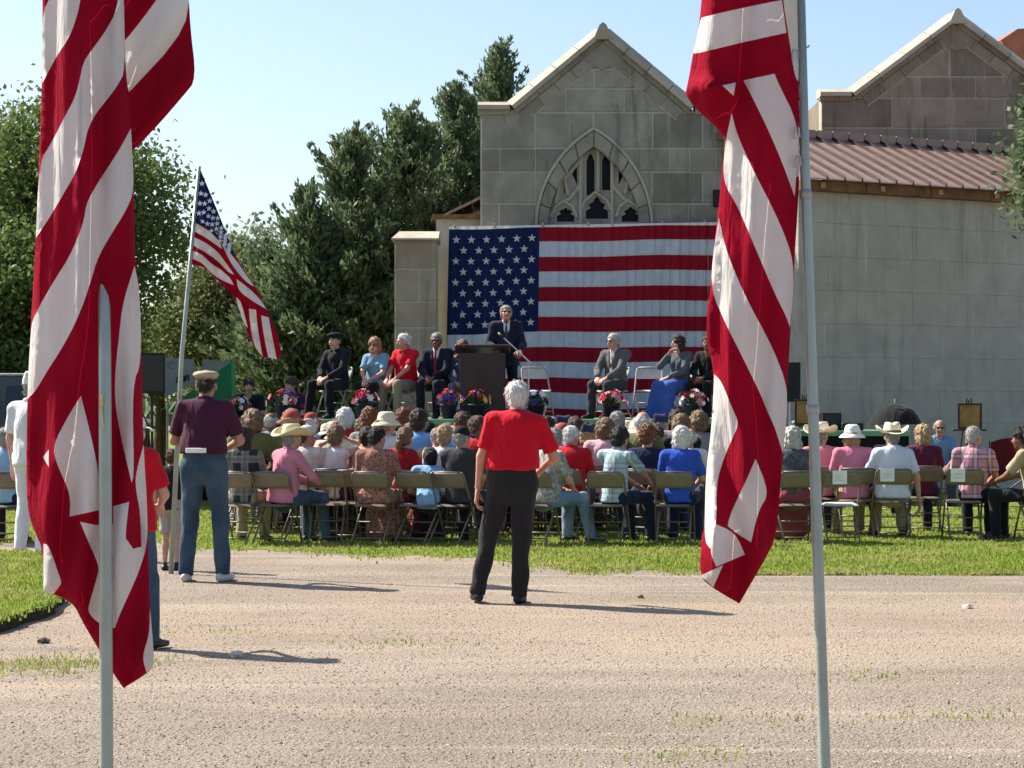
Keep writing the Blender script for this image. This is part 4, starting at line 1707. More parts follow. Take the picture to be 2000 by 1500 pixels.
# low wing to the left with its copper roof, and the stub pier in front
wing = empty('side_wing', (0, 0, 0), 0, 'low pale wing with copper roof left of the big flag', 'building')
dw = 36.6
sw = FPX / dw
wx = lambda x: (x - 1000) / sw
wz = lambda y: EYE + (HZ - y) / sw
MB().box(wx(852), wx(939), dw, dw + 3.5, 0, wz(428)).build('wall', STUCCO, wing)
MB().box(wx(846), wx(938), dw - .10, dw + 3.6, wz(428), wz(419)).build('fascia', WOOD, wing)
for k in range(4):
    x0, x1 = wx(868 + 18 * k), wx(868 + 18 * (k + 1))
    mb = MB()
    hgt = lambda x: wz(419) + (x - wx(868)) * (wz(384) - wz(419)) / (wx(940) - wx(868))
    mb.add([(x0, dw - .12, hgt(x0) + .0), (x1 - .012, dw - .12, hgt(x1)), (x1 - .012, dw + 3.6, hgt(x1) + .10), (x0, dw + 3.6, hgt(x0) + .10), (x0, dw - .12, hgt(x0) - .05), (x1 - .012, dw - .12, hgt(x1) - .05), (x1 - .012, dw + 3.6, hgt(x1) + .05), (x0, dw + 3.6, hgt(x0) + .05)], [(0, 1, 2, 3), (4, 5, 6, 7), (0, 1, 5, 4), (1, 2, 6, 5), (2, 3, 7, 6), (3, 0, 4, 7)])
    mb.build('roof_panel', COPPER, wing)

pier = empty('stone_pier', (0, 0, 0), 0, 'square tan stone pier with cream cap at the left end of the building', 'pier')
dp = 35.0
sp = FPX / dp
qx = lambda x: (x - 1000) / sp
qz = lambda y: EYE + (HZ - y) / sp
rows = [470, 526, 590, 640, 700, 760, 820, 880, 955]
MB().box(qx(769) + .012, qx(853) - .012, dp + .012, dp + 1.1, 0, qz(470)).build('mortar', MORTAR, pier)
for k in range(len(rows) - 1):
    js = [769, 853] if k % 2 == 0 else [769, 818, 853]
    for x0, x1 in zip(js[:-1], js[1:]):
        inset_prism(pier, 'stone_block', [(qx(x0), qz(rows[k + 1])), (qx(x1), qz(rows[k + 1])), (qx(x1), qz(rows[k])), (qx(x0), qz(rows[k]))], dp, dp + 1.1, PIERST, .016)
MB().box(qx(765), qx(857), dp - .06, dp + 1.2, qz(470) + .003, qz(466), .006).build('cap_stone', COPING, pier)
MB().add([(qx(765), dp - .06, qz(466) + .002), (qx(857), dp - .06, qz(466) + .002), (qx(857), dp + 1.2, qz(466) + .002), (qx(765), dp + 1.2, qz(466) + .002), (qx(777), dp + .42, qz(448)), (qx(857), dp + .42, qz(448)), (qx(857), dp + .8, qz(448)), (qx(777), dp + .8, qz(448))], [(0, 1, 5, 4), (1, 2, 6, 5), (2, 3, 7, 6), (3, 0, 4, 7), (4, 5, 6, 7), (0, 3, 2, 1)]).build('cap_top', COPING, pier)

# second gable far right
hall = empty('gabled_hall', (0, 0, 0), 0, 'brownish stone gable rising behind the metal roof at far right', 'building')
gable(hall, 39.5, (1868, 38), (1605, 187), (2131, 187), (1668, 187), (2068, 187), 960, [40, 94, 150, 192, 250, 310, 380, 450, 520, 590, 660, 730, 800, 880, 950], [[], [1855], [1797, 1906], [1743, 1850, 1963, 2040], [1690, 1800, 1906, 2020], [1743, 1850, 1963, 2060]] + [[1690, 1800, 1906, 2020], [1743, 1850, 1963, 2060]] * 4, None, BLOCK2, 7.0)

# wing on the right: weathered wall at an angle with a standing-seam roof
rw_ = empty('right_wing', (0, 0, 0), 0, 'weathered pale wall with brown standing seam metal roof on the right', 'building')
A = Vector((5.0, 34.0, 0))
B = Vector((9.05, 36.2, 0))
u = (B - A).normalized()
nrm = Vector((u.y, -u.x, 0))              # towards the camera
up_h = -nrm
Mw = Matrix((( u.x, -nrm.x, 0, A.x), (u.y, -nrm.y, 0, A.y), (0, 0, 1, 0), (0, 0, 0, 1)))   # local x along wall, y into the building
s0, s1 = -.30, 9.0
ZT = 5.07


def wl(mb, name, mat, parent=rw_):
    o = mb.build(name, mat, parent)
    o.matrix_local = Mw
    return o


wl(MB().box(s0, s1, .012, .40, 0, ZT), 'wall_core', STUCCO)
zr = [0, .62, 1.18, 1.74, 2.30, 2.86, 3.42, 3.98, 4.54, ZT]
for i in range(len(zr) - 1):
    x = s0 + (0 if i % 2 else -.6)
    while x < s1:
        x0, x1 = max(s0, x), min(s1, x + 1.2)
        if x1 - x0 > .1:
            o = inset_prism(rw_, 'wall_block', [(x0, zr[i]), (x1, zr[i]), (x1, zr[i + 1]), (x0, zr[i + 1])], 0, .1, STUCCO, .0015, .002)
            o.matrix_local = Mw
        x += 1.2
MB().box(4.76, 5.0, 34.3, 37.5, 0, ZT).build('return_wall', STUCCO, rw_)
# fascia boards
x = s0
k = 0
rr = random.Random(5)
while x < s1:
    L = rr.uniform(.9, 1.5)
    wl(MB().box(x, min(s1, x + L) - .01, -.17 - rr.uniform(0, .02), .02, ZT - .02, ZT + .16, .008), 'fascia_board', WOOD)
    x += L
    k += 1
for xx in np.arange(s0 + .3, s1, 1.25):
    wl(MB().box(xx, xx + .10, -.21, -.195, ZT + .02, ZT + .12, .004), 'fascia_bracket', plain('bright_copper', (.30, .15, .07), .4, .5, .2, 8, .6))
run, rise = 2.05, .92
zE = ZT + .165
np_ = int((s1 - s0) / .36)
pan = MB().add([(0, -.32, 0), (.335, -.32, 0), (.335, run, rise * (run + .32) / run), (0, run, rise * (run + .32) / run), (0, -.32, -.02), (.335, -.32, -.02), (.335, run, rise * (run + .32) / run - .02), (0, run, rise * (run + .32) / run - .02)], [(0, 1, 2, 3), (4, 5, 6, 7), (0, 1, 5, 4), (1, 2, 6, 5), (2, 3, 7, 6), (3, 0, 4, 7)]).mesh('roof_panel', COPPER)
SEAM = plain('roof_seam_metal', (.055, .032, .028), .45, .4, .2, 4, .5)
seam = MB().add([(.335, -.325, -.01), (.372, -.325, -.01), (.372, run, rise * (run + .32) / run - .01), (.335, run, rise * (run + .32) / run - .01), (.342, -.325, .05), (.365, -.325, .05), (.365, run, rise * (run + .32) / run + .05), (.342, run, rise * (run + .32) / run + .05)], [(0, 1, 2, 3), (4, 5, 6, 7), (0, 1, 5, 4), (1, 2, 6, 5), (2, 3, 7, 6), (3, 0, 4, 7)]).mesh('seam', SEAM)
for k in range(np_):
    o = mobj('roof_panel', pan, rw_)
    o.matrix_local = Mw @ Matrix.Translation((s0 + .36 * k, 0, zE))
    c = mobj('seam', seam, o)
zR = zE + rise * (run + .32) / run
x = s0
while x < s1 - .2:
    wl(MB().box(x, x + .352, run - .16, run + .16, zR - .08, zR + .085, .012), 'ridge_cap', COPPER)
    x += .36
wl(MB().box(s0, s1, run + .02, run + 2.2, zR - .15, zR - .02), 'back_roof', COPPER)
wl(MB().add([(5.6, run + .3, zR - .05), (9.2, run - .6, zR - .35), (9.2, run + 2.0, zR + .1), (5.6, run + 1.6, zR + .15), (6.9, run + .9, zR + .32)], [(0, 1, 4), (1, 2, 4), (2, 3, 4), (3, 0, 4), (0, 3, 2, 1)]), 'hip_roof', COPPERR)
# another red roof showing past the hall
rr_ = empty('far_copper_roof', (0, 0, 0), 0, 'orange copper roof corner peeking behind the far right gable', 'building')
d_ = 47
pts = [(1955, 78), (1988, 56), (2140, 52), (2200, 120), (1975, 120)]
mb = MB()
top_ = [P(x, y, d_) for x, y in pts]
mb.add(top_ + [p + Vector((0, 5, .3)) for p in top_], [(0, 1, 2, 3, 4), (9, 8, 7, 6, 5)] + [(i, i + 5, (i + 1) % 5 + 5, (i + 1) % 5) for i in range(5)])
mb.build('roof', COPPERR, rr_)
q = P(1965, 120, d_)
MB().box(q.x, q.x + 3, d_ + .1, d_ + 5, 0, q.z).build('wall', BLOCK2, rr_)


# ------------------------------------------------------------------ trees
def leaf_mat(name, c1, c2, c3, tr=.25):
    m, t = base_mat(name, .6, .2)
    g = t.new('ShaderNodeNewGeometry')
    co = g.outputs['Position']
    c = ramp_mix(t, g.outputs['Random Per Island'], c1, c2)
    n1 = noise(t, 1.3, 4, .6, co)
    c = ramp_mix(t, maprange(t, n1.outputs[0], .42, .68, 0, .8), c, c3)
    t.link(c, t.b.inputs['Base Color'])
    tb = t.new('ShaderNodeBsdfTranslucent')
    t.link(c, tb.inputs[0])
    mx = t.new('ShaderNodeMixShader')
    mx.inputs[0].default_value = tr
    t.link(t.b.outputs[0], mx.inputs[1])
    t.link(tb.outputs[0], mx.inputs[2])
    t.link(mx.outputs[0], t.n['Material Output'].inputs[0])
    return m


BARK = plain('bark', (.075, .055, .04), .95, .1, .35, 12, 0, .9)
CEDAR = leaf_mat('cedar_leaf', (.070, .110, .055), (.140, .190, .094), (.175, .215, .108), .34)
OAK = leaf_mat('broad_leaf', (.064, .115, .030), (.13, .19, .05), (.18, .22, .07), .4)
OLIVE = leaf_mat('olive_leaf', (.10, .125, .048), (.17, .19, .075), (.20, .21, .09), .35)
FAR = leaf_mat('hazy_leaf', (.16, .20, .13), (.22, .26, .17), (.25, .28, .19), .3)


def quads_along(C, D, L, Wd, r):
    """leaf quads centred at C with direction D"""
    n = len(C)
    D = D / (np.linalg.norm(D, axis=1, keepdims=True) + 1e-9)
    s = np.cross(D, r.normal(size=(n, 3)))
    s /= np.linalg.norm(s, axis=1, keepdims=True) + 1e-9
    L = L[:, None]
    Wd = Wd[:, None]
    V = np.stack([C - D * L * .5, C + s * Wd * .5, C + D * L * .5, C - s * Wd * .5], 1)
    return V.reshape(-1, 3), np.arange(4 * n).reshape(n, 4)


def cedar(x, ytop, d, width_px, label, seed, dens=1.0, lean=0.0, pw=.95):
    r = np.random.default_rng(seed)
    base = P(x, HZ, d)
    base.z = 0
    H = P(x, ytop, d).z
    Rm = width_px * d / FPX / 2
    root = empty('cedar_tree', base, 0, label, 'tree', 'dark cedar trees left of the building')
    MB().tube([(0, 0, 0), (lean * .3, 0, H * .4), (lean, 0, H * .97)], [.22, .14, .012], 9).build('trunk', BARK, root)
    nb_ = int(300 * dens)
    t = 1 - np.sqrt(1 - r.random(nb_) * .998)
    t[:26] = .80 + .19 * r.random(26)
    z0 = .2 + t * (H - .45)
    ln = Rm * (1 - t) ** pw * (.62 + .45 * r.random(nb_)) + .10
    xt = r.random(nb_) < .22
    ln = np.where(xt, ln * 1.16 + .12, ln)
    az = r.random(nb_) * 2 * np.pi
    el = .05 + .40 * r.random(nb_) + .7 * t ** 3
    C, D, L, Wd = [], [], [], []
    limbs = MB()
    for i in range(nb_):
        m = max(3, int(3 + ln[i] * 4.6))
        u_ = (.10 if t[i] > .6 else .30) + (.90 if t[i] > .6 else .70) * (np.arange(m) + .5) / m
        dv = np.array([np.cos(az[i]) * np.cos(el[i]), np.sin(az[i]) * np.cos(el[i]), np.sin(el[i])])
        p0 = np.array([lean * t[i], 0, z0[i]])
        cp = p0 + dv * (u_ * ln[i])[:, None]
        cp[:, 2] += .16 * ln[i] * (u_ ** 2) - .05
        if i % 4 == 0:
            limbs.tube([tuple(p0), tuple(p0 + dv * ln[i] * .5), tuple(cp[-1])], [.03, .02, .006], 5)
        tipk = .30 + .70 * min(1, 2.4 * (1 - t[i]))
        for c_, uu in zip(cp, u_):
            k = int(13.5 * (1.2 - .4 * uu))
            # sprays: short twigs that all point along the branch, fanned a little
            sd_ = (.20 if not xt[i] else .11) * (1.25 - .95 * uu) * tipk + .02
            C.append(c_ + r.normal(size=(k, 3)) * sd_ * np.array([1, 1, .7]))
            D.append(dv * .9 + r.normal(size=(k, 3)) * .5 + np.array([0, 0, .55]))
            L.append((.12 + .15 * r.random(k)) * (.6 + .4 * tipk))
            Wd.append((.048 + .048 * r.random(k)) * (.6 + .4 * tipk))
    limbs.build('limb', BARK, root)
    V, F = quads_along(np.concatenate(C), np.concatenate(D), np.concatenate(L), np.concatenate(Wd), r)
    mobj('crown', fast_mesh('crown', V, F, [CEDAR], None, False), root)
    return root


cedar(988, 66, 45.5, 760, 'tallest cedar with its spiky tip just left of the stone gable', 21, dens=1.5, lean=-.1, pw=.80)
cedar(892, 142, 44.0, 560, 'cedar second from the stone gable, just lower than the tallest', 22, dens=1.05, pw=.72)
cedar(790, 196, 43.0, 600, 'broad dark cedar right above the stone pier', 27, dens=1.15, pw=.62)
cedar(690, 232, 41.5, 540, 'cedar with ragged top above the seated guests at stage left', 23, dens=1.15, pw=.68)
cedar(600, 350, 40.6, 380, 'shorter cedar right of the small waving flag', 24, dens=.75, pw=.65)
cedar(530, 455, 42.0, 290, 'lowest cedar behind the small waving flag', 25, dens=.5, pw=.65)


def broad(x, ycen, d, rx_px, rz_px, label, seed, mat, nclump, leaf, group=None, ry=None, name='leafy_tree', k_per=130, spread=.30):
    r = np.random.default_rng(seed)
    base = P(x, HZ, d)
    base.z = 0
    zc = P(x, ycen, d).z
    rx, rz = rx_px * d / FPX, rz_px * d / FPX
    ry = ry or rx
    root = empty(name, base, 0, label, 'tree', group)
    tr = MB().tube([(0, 0, 0), (.05, 0, zc * .5), (0, 0, zc)], [rx * .09 + .05, rx * .07 + .03, .03], 9)
    tr.build('trunk', BARK, root)
    limbs = MB()
    C, D, L, Wd = [], [], [], []
    for i in range(nclump):
        v = r.normal(size=3)
        v /= np.linalg.norm(v)
        rad = .35 + .70 * r.random() ** .6
        c_ = np.array([v[0] * rx * rad, v[1] * ry * rad, zc + v[2] * rz * rad])
        if i % 3 == 0:
            limbs.tube([(0, 0, max(.3, zc * .55)), (c_[0] * .5, c_[1] * .5, zc * .35 + c_[2] * .6), tuple(c_)], [.07, .04, .012], 6)
        sz = spread * (.7 + .7 * r.random())
        k = int(k_per * (.6 + .8 * r.random()))
        C.append(c_ + r.normal(size=(k, 3)) * sz * np.array([1, 1, .7]))
        D.append(r.normal(size=(k, 3)) + np.array([0, 0, -.2]))
        L.append(leaf * (.7 + .6 * r.random(k)))
        Wd.append(leaf * .6 * (.7 + .6 * r.random(k)))
    limbs.build('limb', BARK, root)
    V, F = quads_along(np.concatenate(C), np.concatenate(D), np.concatenate(L), np.concatenate(Wd), r)
    mobj('crown', fast_mesh('crown', V, F, [mat], None, False), root)
    return root


broad(110, 455, 36, 250, 265, 'large green broadleaf tree behind the left foreground flag', 31, OAK, 300, .11, 'green trees on the left', 2.2, k_per=155, spread=.28)
broad(15, 640, 33, 130, 180, 'dark low tree at the far left edge', 32, OAK, 130, .105, 'green trees on the left', k_per=190, spread=.28)
broad(420, 640, 44, 100, 130, 'olive green round tree behind the small flag pole', 33, OLIVE, 140, .10, 'green trees on the left', k_per=180, spread=.30)
broad(310, 690, 46, 110, 60, 'low olive thicket between the loudspeaker and the small flag pole', 34, OLIVE, 70, .14, 'green trees on the left', k_per=110, spread=.32)
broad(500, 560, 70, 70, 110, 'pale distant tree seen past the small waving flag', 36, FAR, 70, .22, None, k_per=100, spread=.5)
broad(2076, 330, 30, 50, 150, 'feathery evergreen branches entering at the right edge', 35, CEDAR, 90, .13, None, .6, k_per=130, spread=.20)
# far wood closing the horizon
N = 12000
fx = (rng.random(N) - .5) * 190
fy = 100 + 25 * rng.random(N)
fh = 3.0 + 1.6 * np.sin(fx * .11) + .9 * np.sin(fx * .37 + 1)
fz = rng.random(N) ** .7 * np.maximum(1.5, fh)
V, F = quads_along(np.stack([fx, fy, fz], 1), rng.normal(size=(N, 3)), 1.0 + .7 * rng.random(N), .8 + .5 * rng.random(N), rng)
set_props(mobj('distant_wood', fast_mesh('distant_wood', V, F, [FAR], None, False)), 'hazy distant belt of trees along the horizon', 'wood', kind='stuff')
# ------------------------------------------------------------------ flags
def flag_mat(name, col, tr=.35):
    m, t = base_mat(name, .85, .06)
    co = objco(t)
    n1 = noise(t, 5, 4, .6, co)
    c = ramp_mix(t, maprange(t, n1.outputs[0], .3, .7), tuple(x * .9 for x in col), tuple(min(1, x * 1.06) for x in col))
    t.link(c, t.b.inputs['Base Color'])
    n2 = noise(t, 700, 2, .5, co)
    mp = t.new('ShaderNodeMapping')
    mp.inputs['Scale'].default_value = (9, 9, 1.4)
    t.link(co, mp.inputs[0])
    n3 = noise(t, 4, 3, .5, mp.outputs[0], .4)
    b = add_bump(t, n3.outputs[0], .5, .02)
    add_bump(t, n2.outputs[0], .15, .001, b)
    tb = t.new('ShaderNodeBsdfTranslucent')
    t.link(c, tb.inputs[0])
    mx = t.new('ShaderNodeMixShader')
    mx.inputs[0].default_value = tr
    t.link(t.b.outputs[0], mx.inputs[1])
    t.link(tb.outputs[0], mx.inputs[2])
    t.link(mx.outputs[0], t.n['Material Output'].inputs[0])
    return m


FRED = flag_mat('flag_red', (.33, .005, .024), .34)
FWHT = flag_mat('flag_white', (.74, .73, .70), .32)
FBLU = flag_mat('flag_blue', (.018, .028, .10))
FHDR = flag_mat('flag_header_canvas', (.62, .60, .52), .1)
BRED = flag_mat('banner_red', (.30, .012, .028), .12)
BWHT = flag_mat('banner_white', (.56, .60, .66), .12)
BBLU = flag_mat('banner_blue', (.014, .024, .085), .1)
BEDG = flag_mat('banner_hem', (.78, .76, .72), .1)


def densify(pl, step):
    out = []
    for i in range(len(pl)):
        a, b = pl[i], pl[(i + 1) % len(pl)]
        L = math.hypot(b[0] - a[0], b[1] - a[1])
        k = max(1, int(L / step))
        for j in range(k):
            out.append((a[0] + (b[0] - a[0]) * j / k, a[1] + (b[1] - a[1]) * j / k))
    return out


def round_poly(pl, it=1):
    """one round of corner cutting, so traced folds run in curves"""
    for _ in range(it):
        o = []
        n = len(pl)
        for i in range(n):
            p, q, r = pl[i - 1], pl[i], pl[(i + 1) % n]
            v1 = (q[0] - p[0], q[1] - p[1])
            v2 = (r[0] - q[0], r[1] - q[1])
            c = (v1[0] * v2[0] + v1[1] * v2[1]) / (math.hypot(*v1) * math.hypot(*v2) + 1e-9)
            if c > .45:
                o.append((q[0] - v1[0] * .25, q[1] - v1[1] * .25))
                o.append((q[0] + v2[0] * .25, q[1] + v2[1] * .25))
            else:
                o.append(q)
        pl = o
    return pl


def seg_dist(PX, PY, loop):
    best = np.full(len(PX), 1e9)
    for i in range(len(loop)):
        a, b = loop[i], loop[(i + 1) % len(loop)]
        dx, dy = b[0] - a[0], b[1] - a[1]
        t = np.clip(((PX - a[0]) * dx + (PY - a[1]) * dy) / (dx * dx + dy * dy + 1e-9), 0, 1)
        best = np.minimum(best, np.hypot(PX - a[0] - t * dx, PY - a[1] - t * dy))
    return best


def mosaic(root, outline, polys, d, thick, inflate_px, fold, step=14, base=('stripe', None), back=True):
    """hanging cloth: outline and stripe areas drawn at their size, shaped as a folded, rounded bundle with a front and a back.
    polys: list of (material, points); outline material is base[1]; fold(x, y) gives the relief in metres"""
    outline = round_poly(outline, 2)
    polys = [(m, round_poly(p, 2)) for m, p in polys]
    ol = densify(outline, step)
    verts, edges = [], []

    def addloop(lp):
        o = len(verts)
        verts.extend(lp)
        edges.extend((o + i, o + (i + 1) % len(lp)) for i in range(len(lp)))
    addloop(ol)
    for m, p in polys:
        addloop(densify(p, step))
    x0, x1 = min(p[0] for p in outline), max(p[0] for p in outline)
    y0, y1 = min(p[1] for p in outline), max(p[1] for p in outline)
    rr = random.Random(4)
    gxs, gys = [], []
    yy = y0
    while yy < y1:
        xx = x0
        while xx < x1:
            gxs.append(xx + rr.uniform(-2, 2))
            gys.append(yy + rr.uniform(-2, 2))
            xx += step * .8
        yy += step
    gxs, gys = np.array(gxs), np.array(gys)
    ok = in_poly(gxs, gys, outline)
    verts.extend(zip(gxs[ok].tolist(), gys[ok].tolist()))
    res = delaunay_2d_cdt([Vector(v) for v in verts], edges, [], 0, .3)
    V2 = np.array([tuple(v) for v in res[0]])
    T = np.array(res[2])
    cen = V2[T].mean(1)
    keep = in_poly(cen[:, 0], cen[:, 1], outline)
    T, cen = T[keep], cen[keep]
    ids = np.full(len(T), -1)
    for i, (m, p) in enumerate(polys):
        ids[in_poly(cen[:, 0], cen[:, 1], p)] = i
    dist = seg_dist(V2[:, 0], V2[:, 1], outline)
    e = np.clip(dist / inflate_px, 0, 1)
    infl = thick * np.sqrt(1 - (1 - e) ** 2)
    fr = fold(V2[:, 0], V2[:, 1]) * np.clip(dist / 14.0, 0, 1)

    def to3(off):
        Y = d + off
        return np.stack([(V2[:, 0] - 1000) * Y / FPX, Y, EYE + (HZ - V2[:, 1]) * Y / FPX], 1)
    A = to3(-infl + fr)
    Bk = to3(infl * .8 - fr * .5 + .0015)
    n = len(V2)
    org = np.array(root.location)
    for i in range(-1, len(polys)):
        tt = T[ids == i]
        if len(tt) == 0:
            continue
        # separate areas become separate pieces
        lab = np.arange(n)
        for _ in range(200):
            mn = lab[tt].min(1)
            old = lab.copy()
            for c in range(3):
                np.minimum.at(lab, tt[:, c], mn)
            if (old == lab).all():
                break
        cl = lab[tt[:, 0]]
        for cid in np.unique(cl):
            t1 = tt[cl == cid]
            if len(t1) < 3:
                continue
            FF = np.concatenate([t1, t1[:, ::-1] + n]) if back else t1
            used, inv = np.unique(FF, return_inverse=True)
            VV = np.concatenate([A, Bk])[used] - org
            m = base[1] if i < 0 else polys[i][0]
            nm = 'header_tape' if m is FHDR else ('canton' if m is FBLU else 'stripe')
            mobj(nm, fast_mesh(nm, VV, inv.reshape(FF.shape), [m], None, True), root)
    return A


# --- left foreground flag
POLE = plain('galvanised_flag_pole', (.32, .365, .33), .38, .5, .16, 9, .3, .2)
dL = 4.0
fl = empty('hanging_flag', P(165, 1344, dL), 0, 'striped flag hanging limp on the left foreground pole, red and white', 'flag', 'limp flags in the foreground')
outline = [(83, -60), (83, 20), (82, 163), (76, 325), (70, 465), (60, 640), (53, 777), (51, 930), (54, 1000), (70, 1045), (84, 1072), (85, 1155), (104, 1161), (120, 1166), (145, 1181), (160, 1213), (195, 1272), (223, 1318), (241, 1344), (287, 1316), (301, 1301), (300, 1267), (293, 1187), (289, 1056), (289, 1000), (287, 983), (280, 870), (277, 717), (273, 567), (263, 517), (262, 373), (258, 293), (252, 187), (245, 137), (242, 0), (240, -60)]
whites = [
    [(83, 25), (100, -10), (118, -60), (162, -60), (158, 0), (147, 43), (133, 77), (110, 110), (82.5, 163), (82, 100)],
    [(76.5, 317), (100, 280), (127, 227), (147, 190), (157, 150), (163, 120), (183, 93), (207, 60), (230, 17), (233, -60), (240, -60), (242, 0), (245, 137), (230, 167), (207, 197), (183, 227), (170, 257), (163, 293), (147, 340), (127, 373), (100, 420), (70, 465)],
    [(60, 640), (67, 617), (100, 557), (137, 500), (163, 437), (168, 400), (183, 370), (207, 333), (233, 293), (256, 250), (258, 293), (262, 373), (247, 410), (220, 453), (192, 500), (177, 550), (163, 593), (143, 640), (117, 687), (93, 723), (70, 763), (53, 780)],
    [(263, 519), (240, 590), (233, 650), (223, 747), (228, 817), (257, 943), (262, 927), (258, 753), (277, 707), (273, 567)],
    [(158, 773), (133, 813), (103, 870), (110, 905), (138, 965), (136, 1009), (195, 996), (194, 930), (180, 860)],
    [(221, 989), (252, 980), (244, 1051), (250, 1057), (260, 1072), (276, 1068), (274, 1000), (266, 960), (264, 928), (281, 867), (287, 983), (289, 1056), (275, 1107), (256, 1152), (235, 1197), (224, 1227), (196, 1220), (171, 1197), (175, 1176), (192, 1120), (193, 1104), (173, 1059), (156, 1019), (192, 1027), (221, 1024)],
    [(85, 1062), (95, 1064), (117, 1128), (121, 1140), (104, 1160), (85, 1155)],
    [(293, 1187), (292, 1240), (277, 1283), (287, 1316), (301, 1301), (300, 1267)],
    [(84, 893), (95, 878), (95, 912)],
]


def foldL(x, y):
    t = np.clip((y - 600) / 300, 0, 1)
    a = .012 * np.sin((x - 70 - .03 * y) * 2 * np.pi / 95) + .007 * np.sin((x + .05 * y) * 2 * np.pi / 52 + 1)
    b = .018 * np.sin((x + .10 * y) * 2 * np.pi / 74 + .5) + .008 * np.sin((x * .8 - .3 * y) * 2 * np.pi / 110)
    crease = -.020 * np.exp(-((x - 160 + .02 * (y - 100)) / 9) ** 2) * (y < 420)
    return a * (1 - t) + b * t + crease


mosaic(fl, outline, [(FWHT, w) for w in whites], dL, .062, 95, foldL, 12, ('stripe', FRED))
# rear fold of the same flag showing at the upper right
flap = [(230, -60), (367, -60), (371, 50), (384, 155), (360, 185), (310, 243), (262, 293), (248, 300), (240, 187), (235, 137)]
mosaic(fl, flap, [(FWHT, [(310, -5), (342, -60), (367, -60), (371, 53), (252, 180), (236, 133), (234, 88), (253, 70)])], dL + .085, .012, 60, lambda x, y: .012 * np.sin((x + .8 * y) * 2 * np.pi / 130), 14, ('stripe', FRED))

pl_ = empty('flag_pole', P(209, 2380, dL - .085), 0, 'grey metal pole in front of the left hanging flag', 'flag pole', 'flag poles in the foreground')
dq = dL - .085


def pole(root, pts, r0, r1, d, mat=POLE):
    n_ = len(pts)
    pp = [P(x, y, dd) - Vector(root.location) for x, y, dd in pts]
    MB().tube(pp, [r0 + (r1 - r0) * i / (n_ - 1) for i in range(n_)], 20).build('pole', mat, root, True)


# the pole passes behind the upper flag: it leans back through the cloth bundle at the top
pole(pl_, [(209.5, 2380, dq), (208.5, 1500, dq), (206, 1000, dq), (205, 760, dq), (204, 600, dq + .034), (203, 460, dq + .075), (200, -80, dq + .10)], .0128, .0115, dq)
brass = plain('brass_clip', (.55, .43, .22), .35, .5, .15, 30, .7)
c0 = P(198, 782, dq - .014) - Vector(pl_.location)
MB().tube([c0 + Vector((0, 0, .012)), c0 + Vector((0, 0, -.012))], .004, 10).build('clip', brass, pl_)
MB().tube([c0 + Vector((0, 0, -.012)), c0 + Vector((.003, 0, -.05))], .002, 8).build('clip_tail', brass, pl_)

# --- right foreground flag
dR = 4.1
fr = empty('hanging_flag', P(1450, 1179, dR), 0, 'striped flag hanging limp on the right foreground pole, red and white', 'flag', 'limp flags in the foreground')
outline = [(1374, -60), (1368, 35), (1353, 107), (1344, 160), (1336, 192), (1417, 264), (1415, 293), (1409, 344), (1403, 413), (1393, 493), (1388, 560), (1380, 613), (1380, 667), (1391, 707), (1394, 740), (1392, 800), (1387, 861), (1379, 920), (1376, 1027), (1371, 1048), (1365, 1125), (1392, 1149), (1444, 1179), (1497, 1088), (1513, 1056), (1521, 1000), (1527, 907), (1535, 835), (1537, 800), (1537, 760), (1541, 707), (1544, 640), (1551, 560), (1551, 515), (1558, 413), (1561, 347), (1561, 240), (1559, 130), (1556, -60)]
wr_ = [
    [(1368, 36), (1374, 33), (1460, 13), (1527, 0), (1536, 64), (1449, 83), (1364, 104), (1354, 104)],
    [(1452, 157), (1513, 144), (1521, 165), (1559, 240), (1557, 320), (1552, 384), (1529, 320), (1503, 259), (1473, 197)],
    [(1411, 167), (1437, 161), (1433, 187)],
    [(1429, 221), (1439, 261), (1465, 320), (1492, 373), (1506, 400), (1527, 445), (1548, 501), (1551, 560), (1543, 640), (1537, 621), (1513, 573), (1487, 512), (1460, 448), (1439, 400), (1412, 355), (1415, 293), (1420, 261)],
    [(1404, 425), (1417, 485), (1439, 541), (1465, 597), (1487, 637), (1513, 688), (1537, 752), (1537, 800), (1535, 835), (1529, 885), (1521, 859), (1511, 829), (1497, 800), (1487, 773), (1465, 728), (1444, 685), (1417, 632), (1388, 566), (1393, 493)],
    [(1395, 731), (1409, 744), (1431, 800), (1444, 827), (1428, 861), (1412, 899), (1399, 944), (1400, 1021), (1388, 1072), (1378, 1061), (1376, 1027), (1379, 920), (1387, 861), (1392, 800)],
    [(1476, 896), (1503, 963), (1481, 997), (1467, 1059), (1436, 1040), (1421, 1027), (1428, 1000), (1455, 944)],
    [(1399, 1024), (1436, 1040), (1455, 1083), (1399, 1107), (1385, 1075)],
    [(1412, 1104), (1393, 1147), (1368, 1124)],
]
hdr = [[(1528, -60), (1556, -60), (1559, 130), (1560, 160), (1552, 150), (1540, 67), (1529, 0)], [(1559, 240), (1561, 300), (1560, 345), (1556, 345)]]


def foldR(x, y):
    t = np.clip((y - 700) / 250, 0, 1)
    a = .012 * np.sin((x - 1330 + .10 * y) * 2 * np.pi / 105) + .006 * np.sin((x + .02 * y) * 2 * np.pi / 47 + 1.4)
    b = .020 * np.sin((x - 1370 - .12 * y) * 2 * np.pi / 80) + .009 * np.sin((x * .8 + .4 * y) * 2 * np.pi / 120)
    fold_ = -.030 * np.exp(-((y - (176 + (1440 - x) * -.12)) / 16) ** 2) * (x < 1440)
    return a * (1 - t) + b * t + fold_


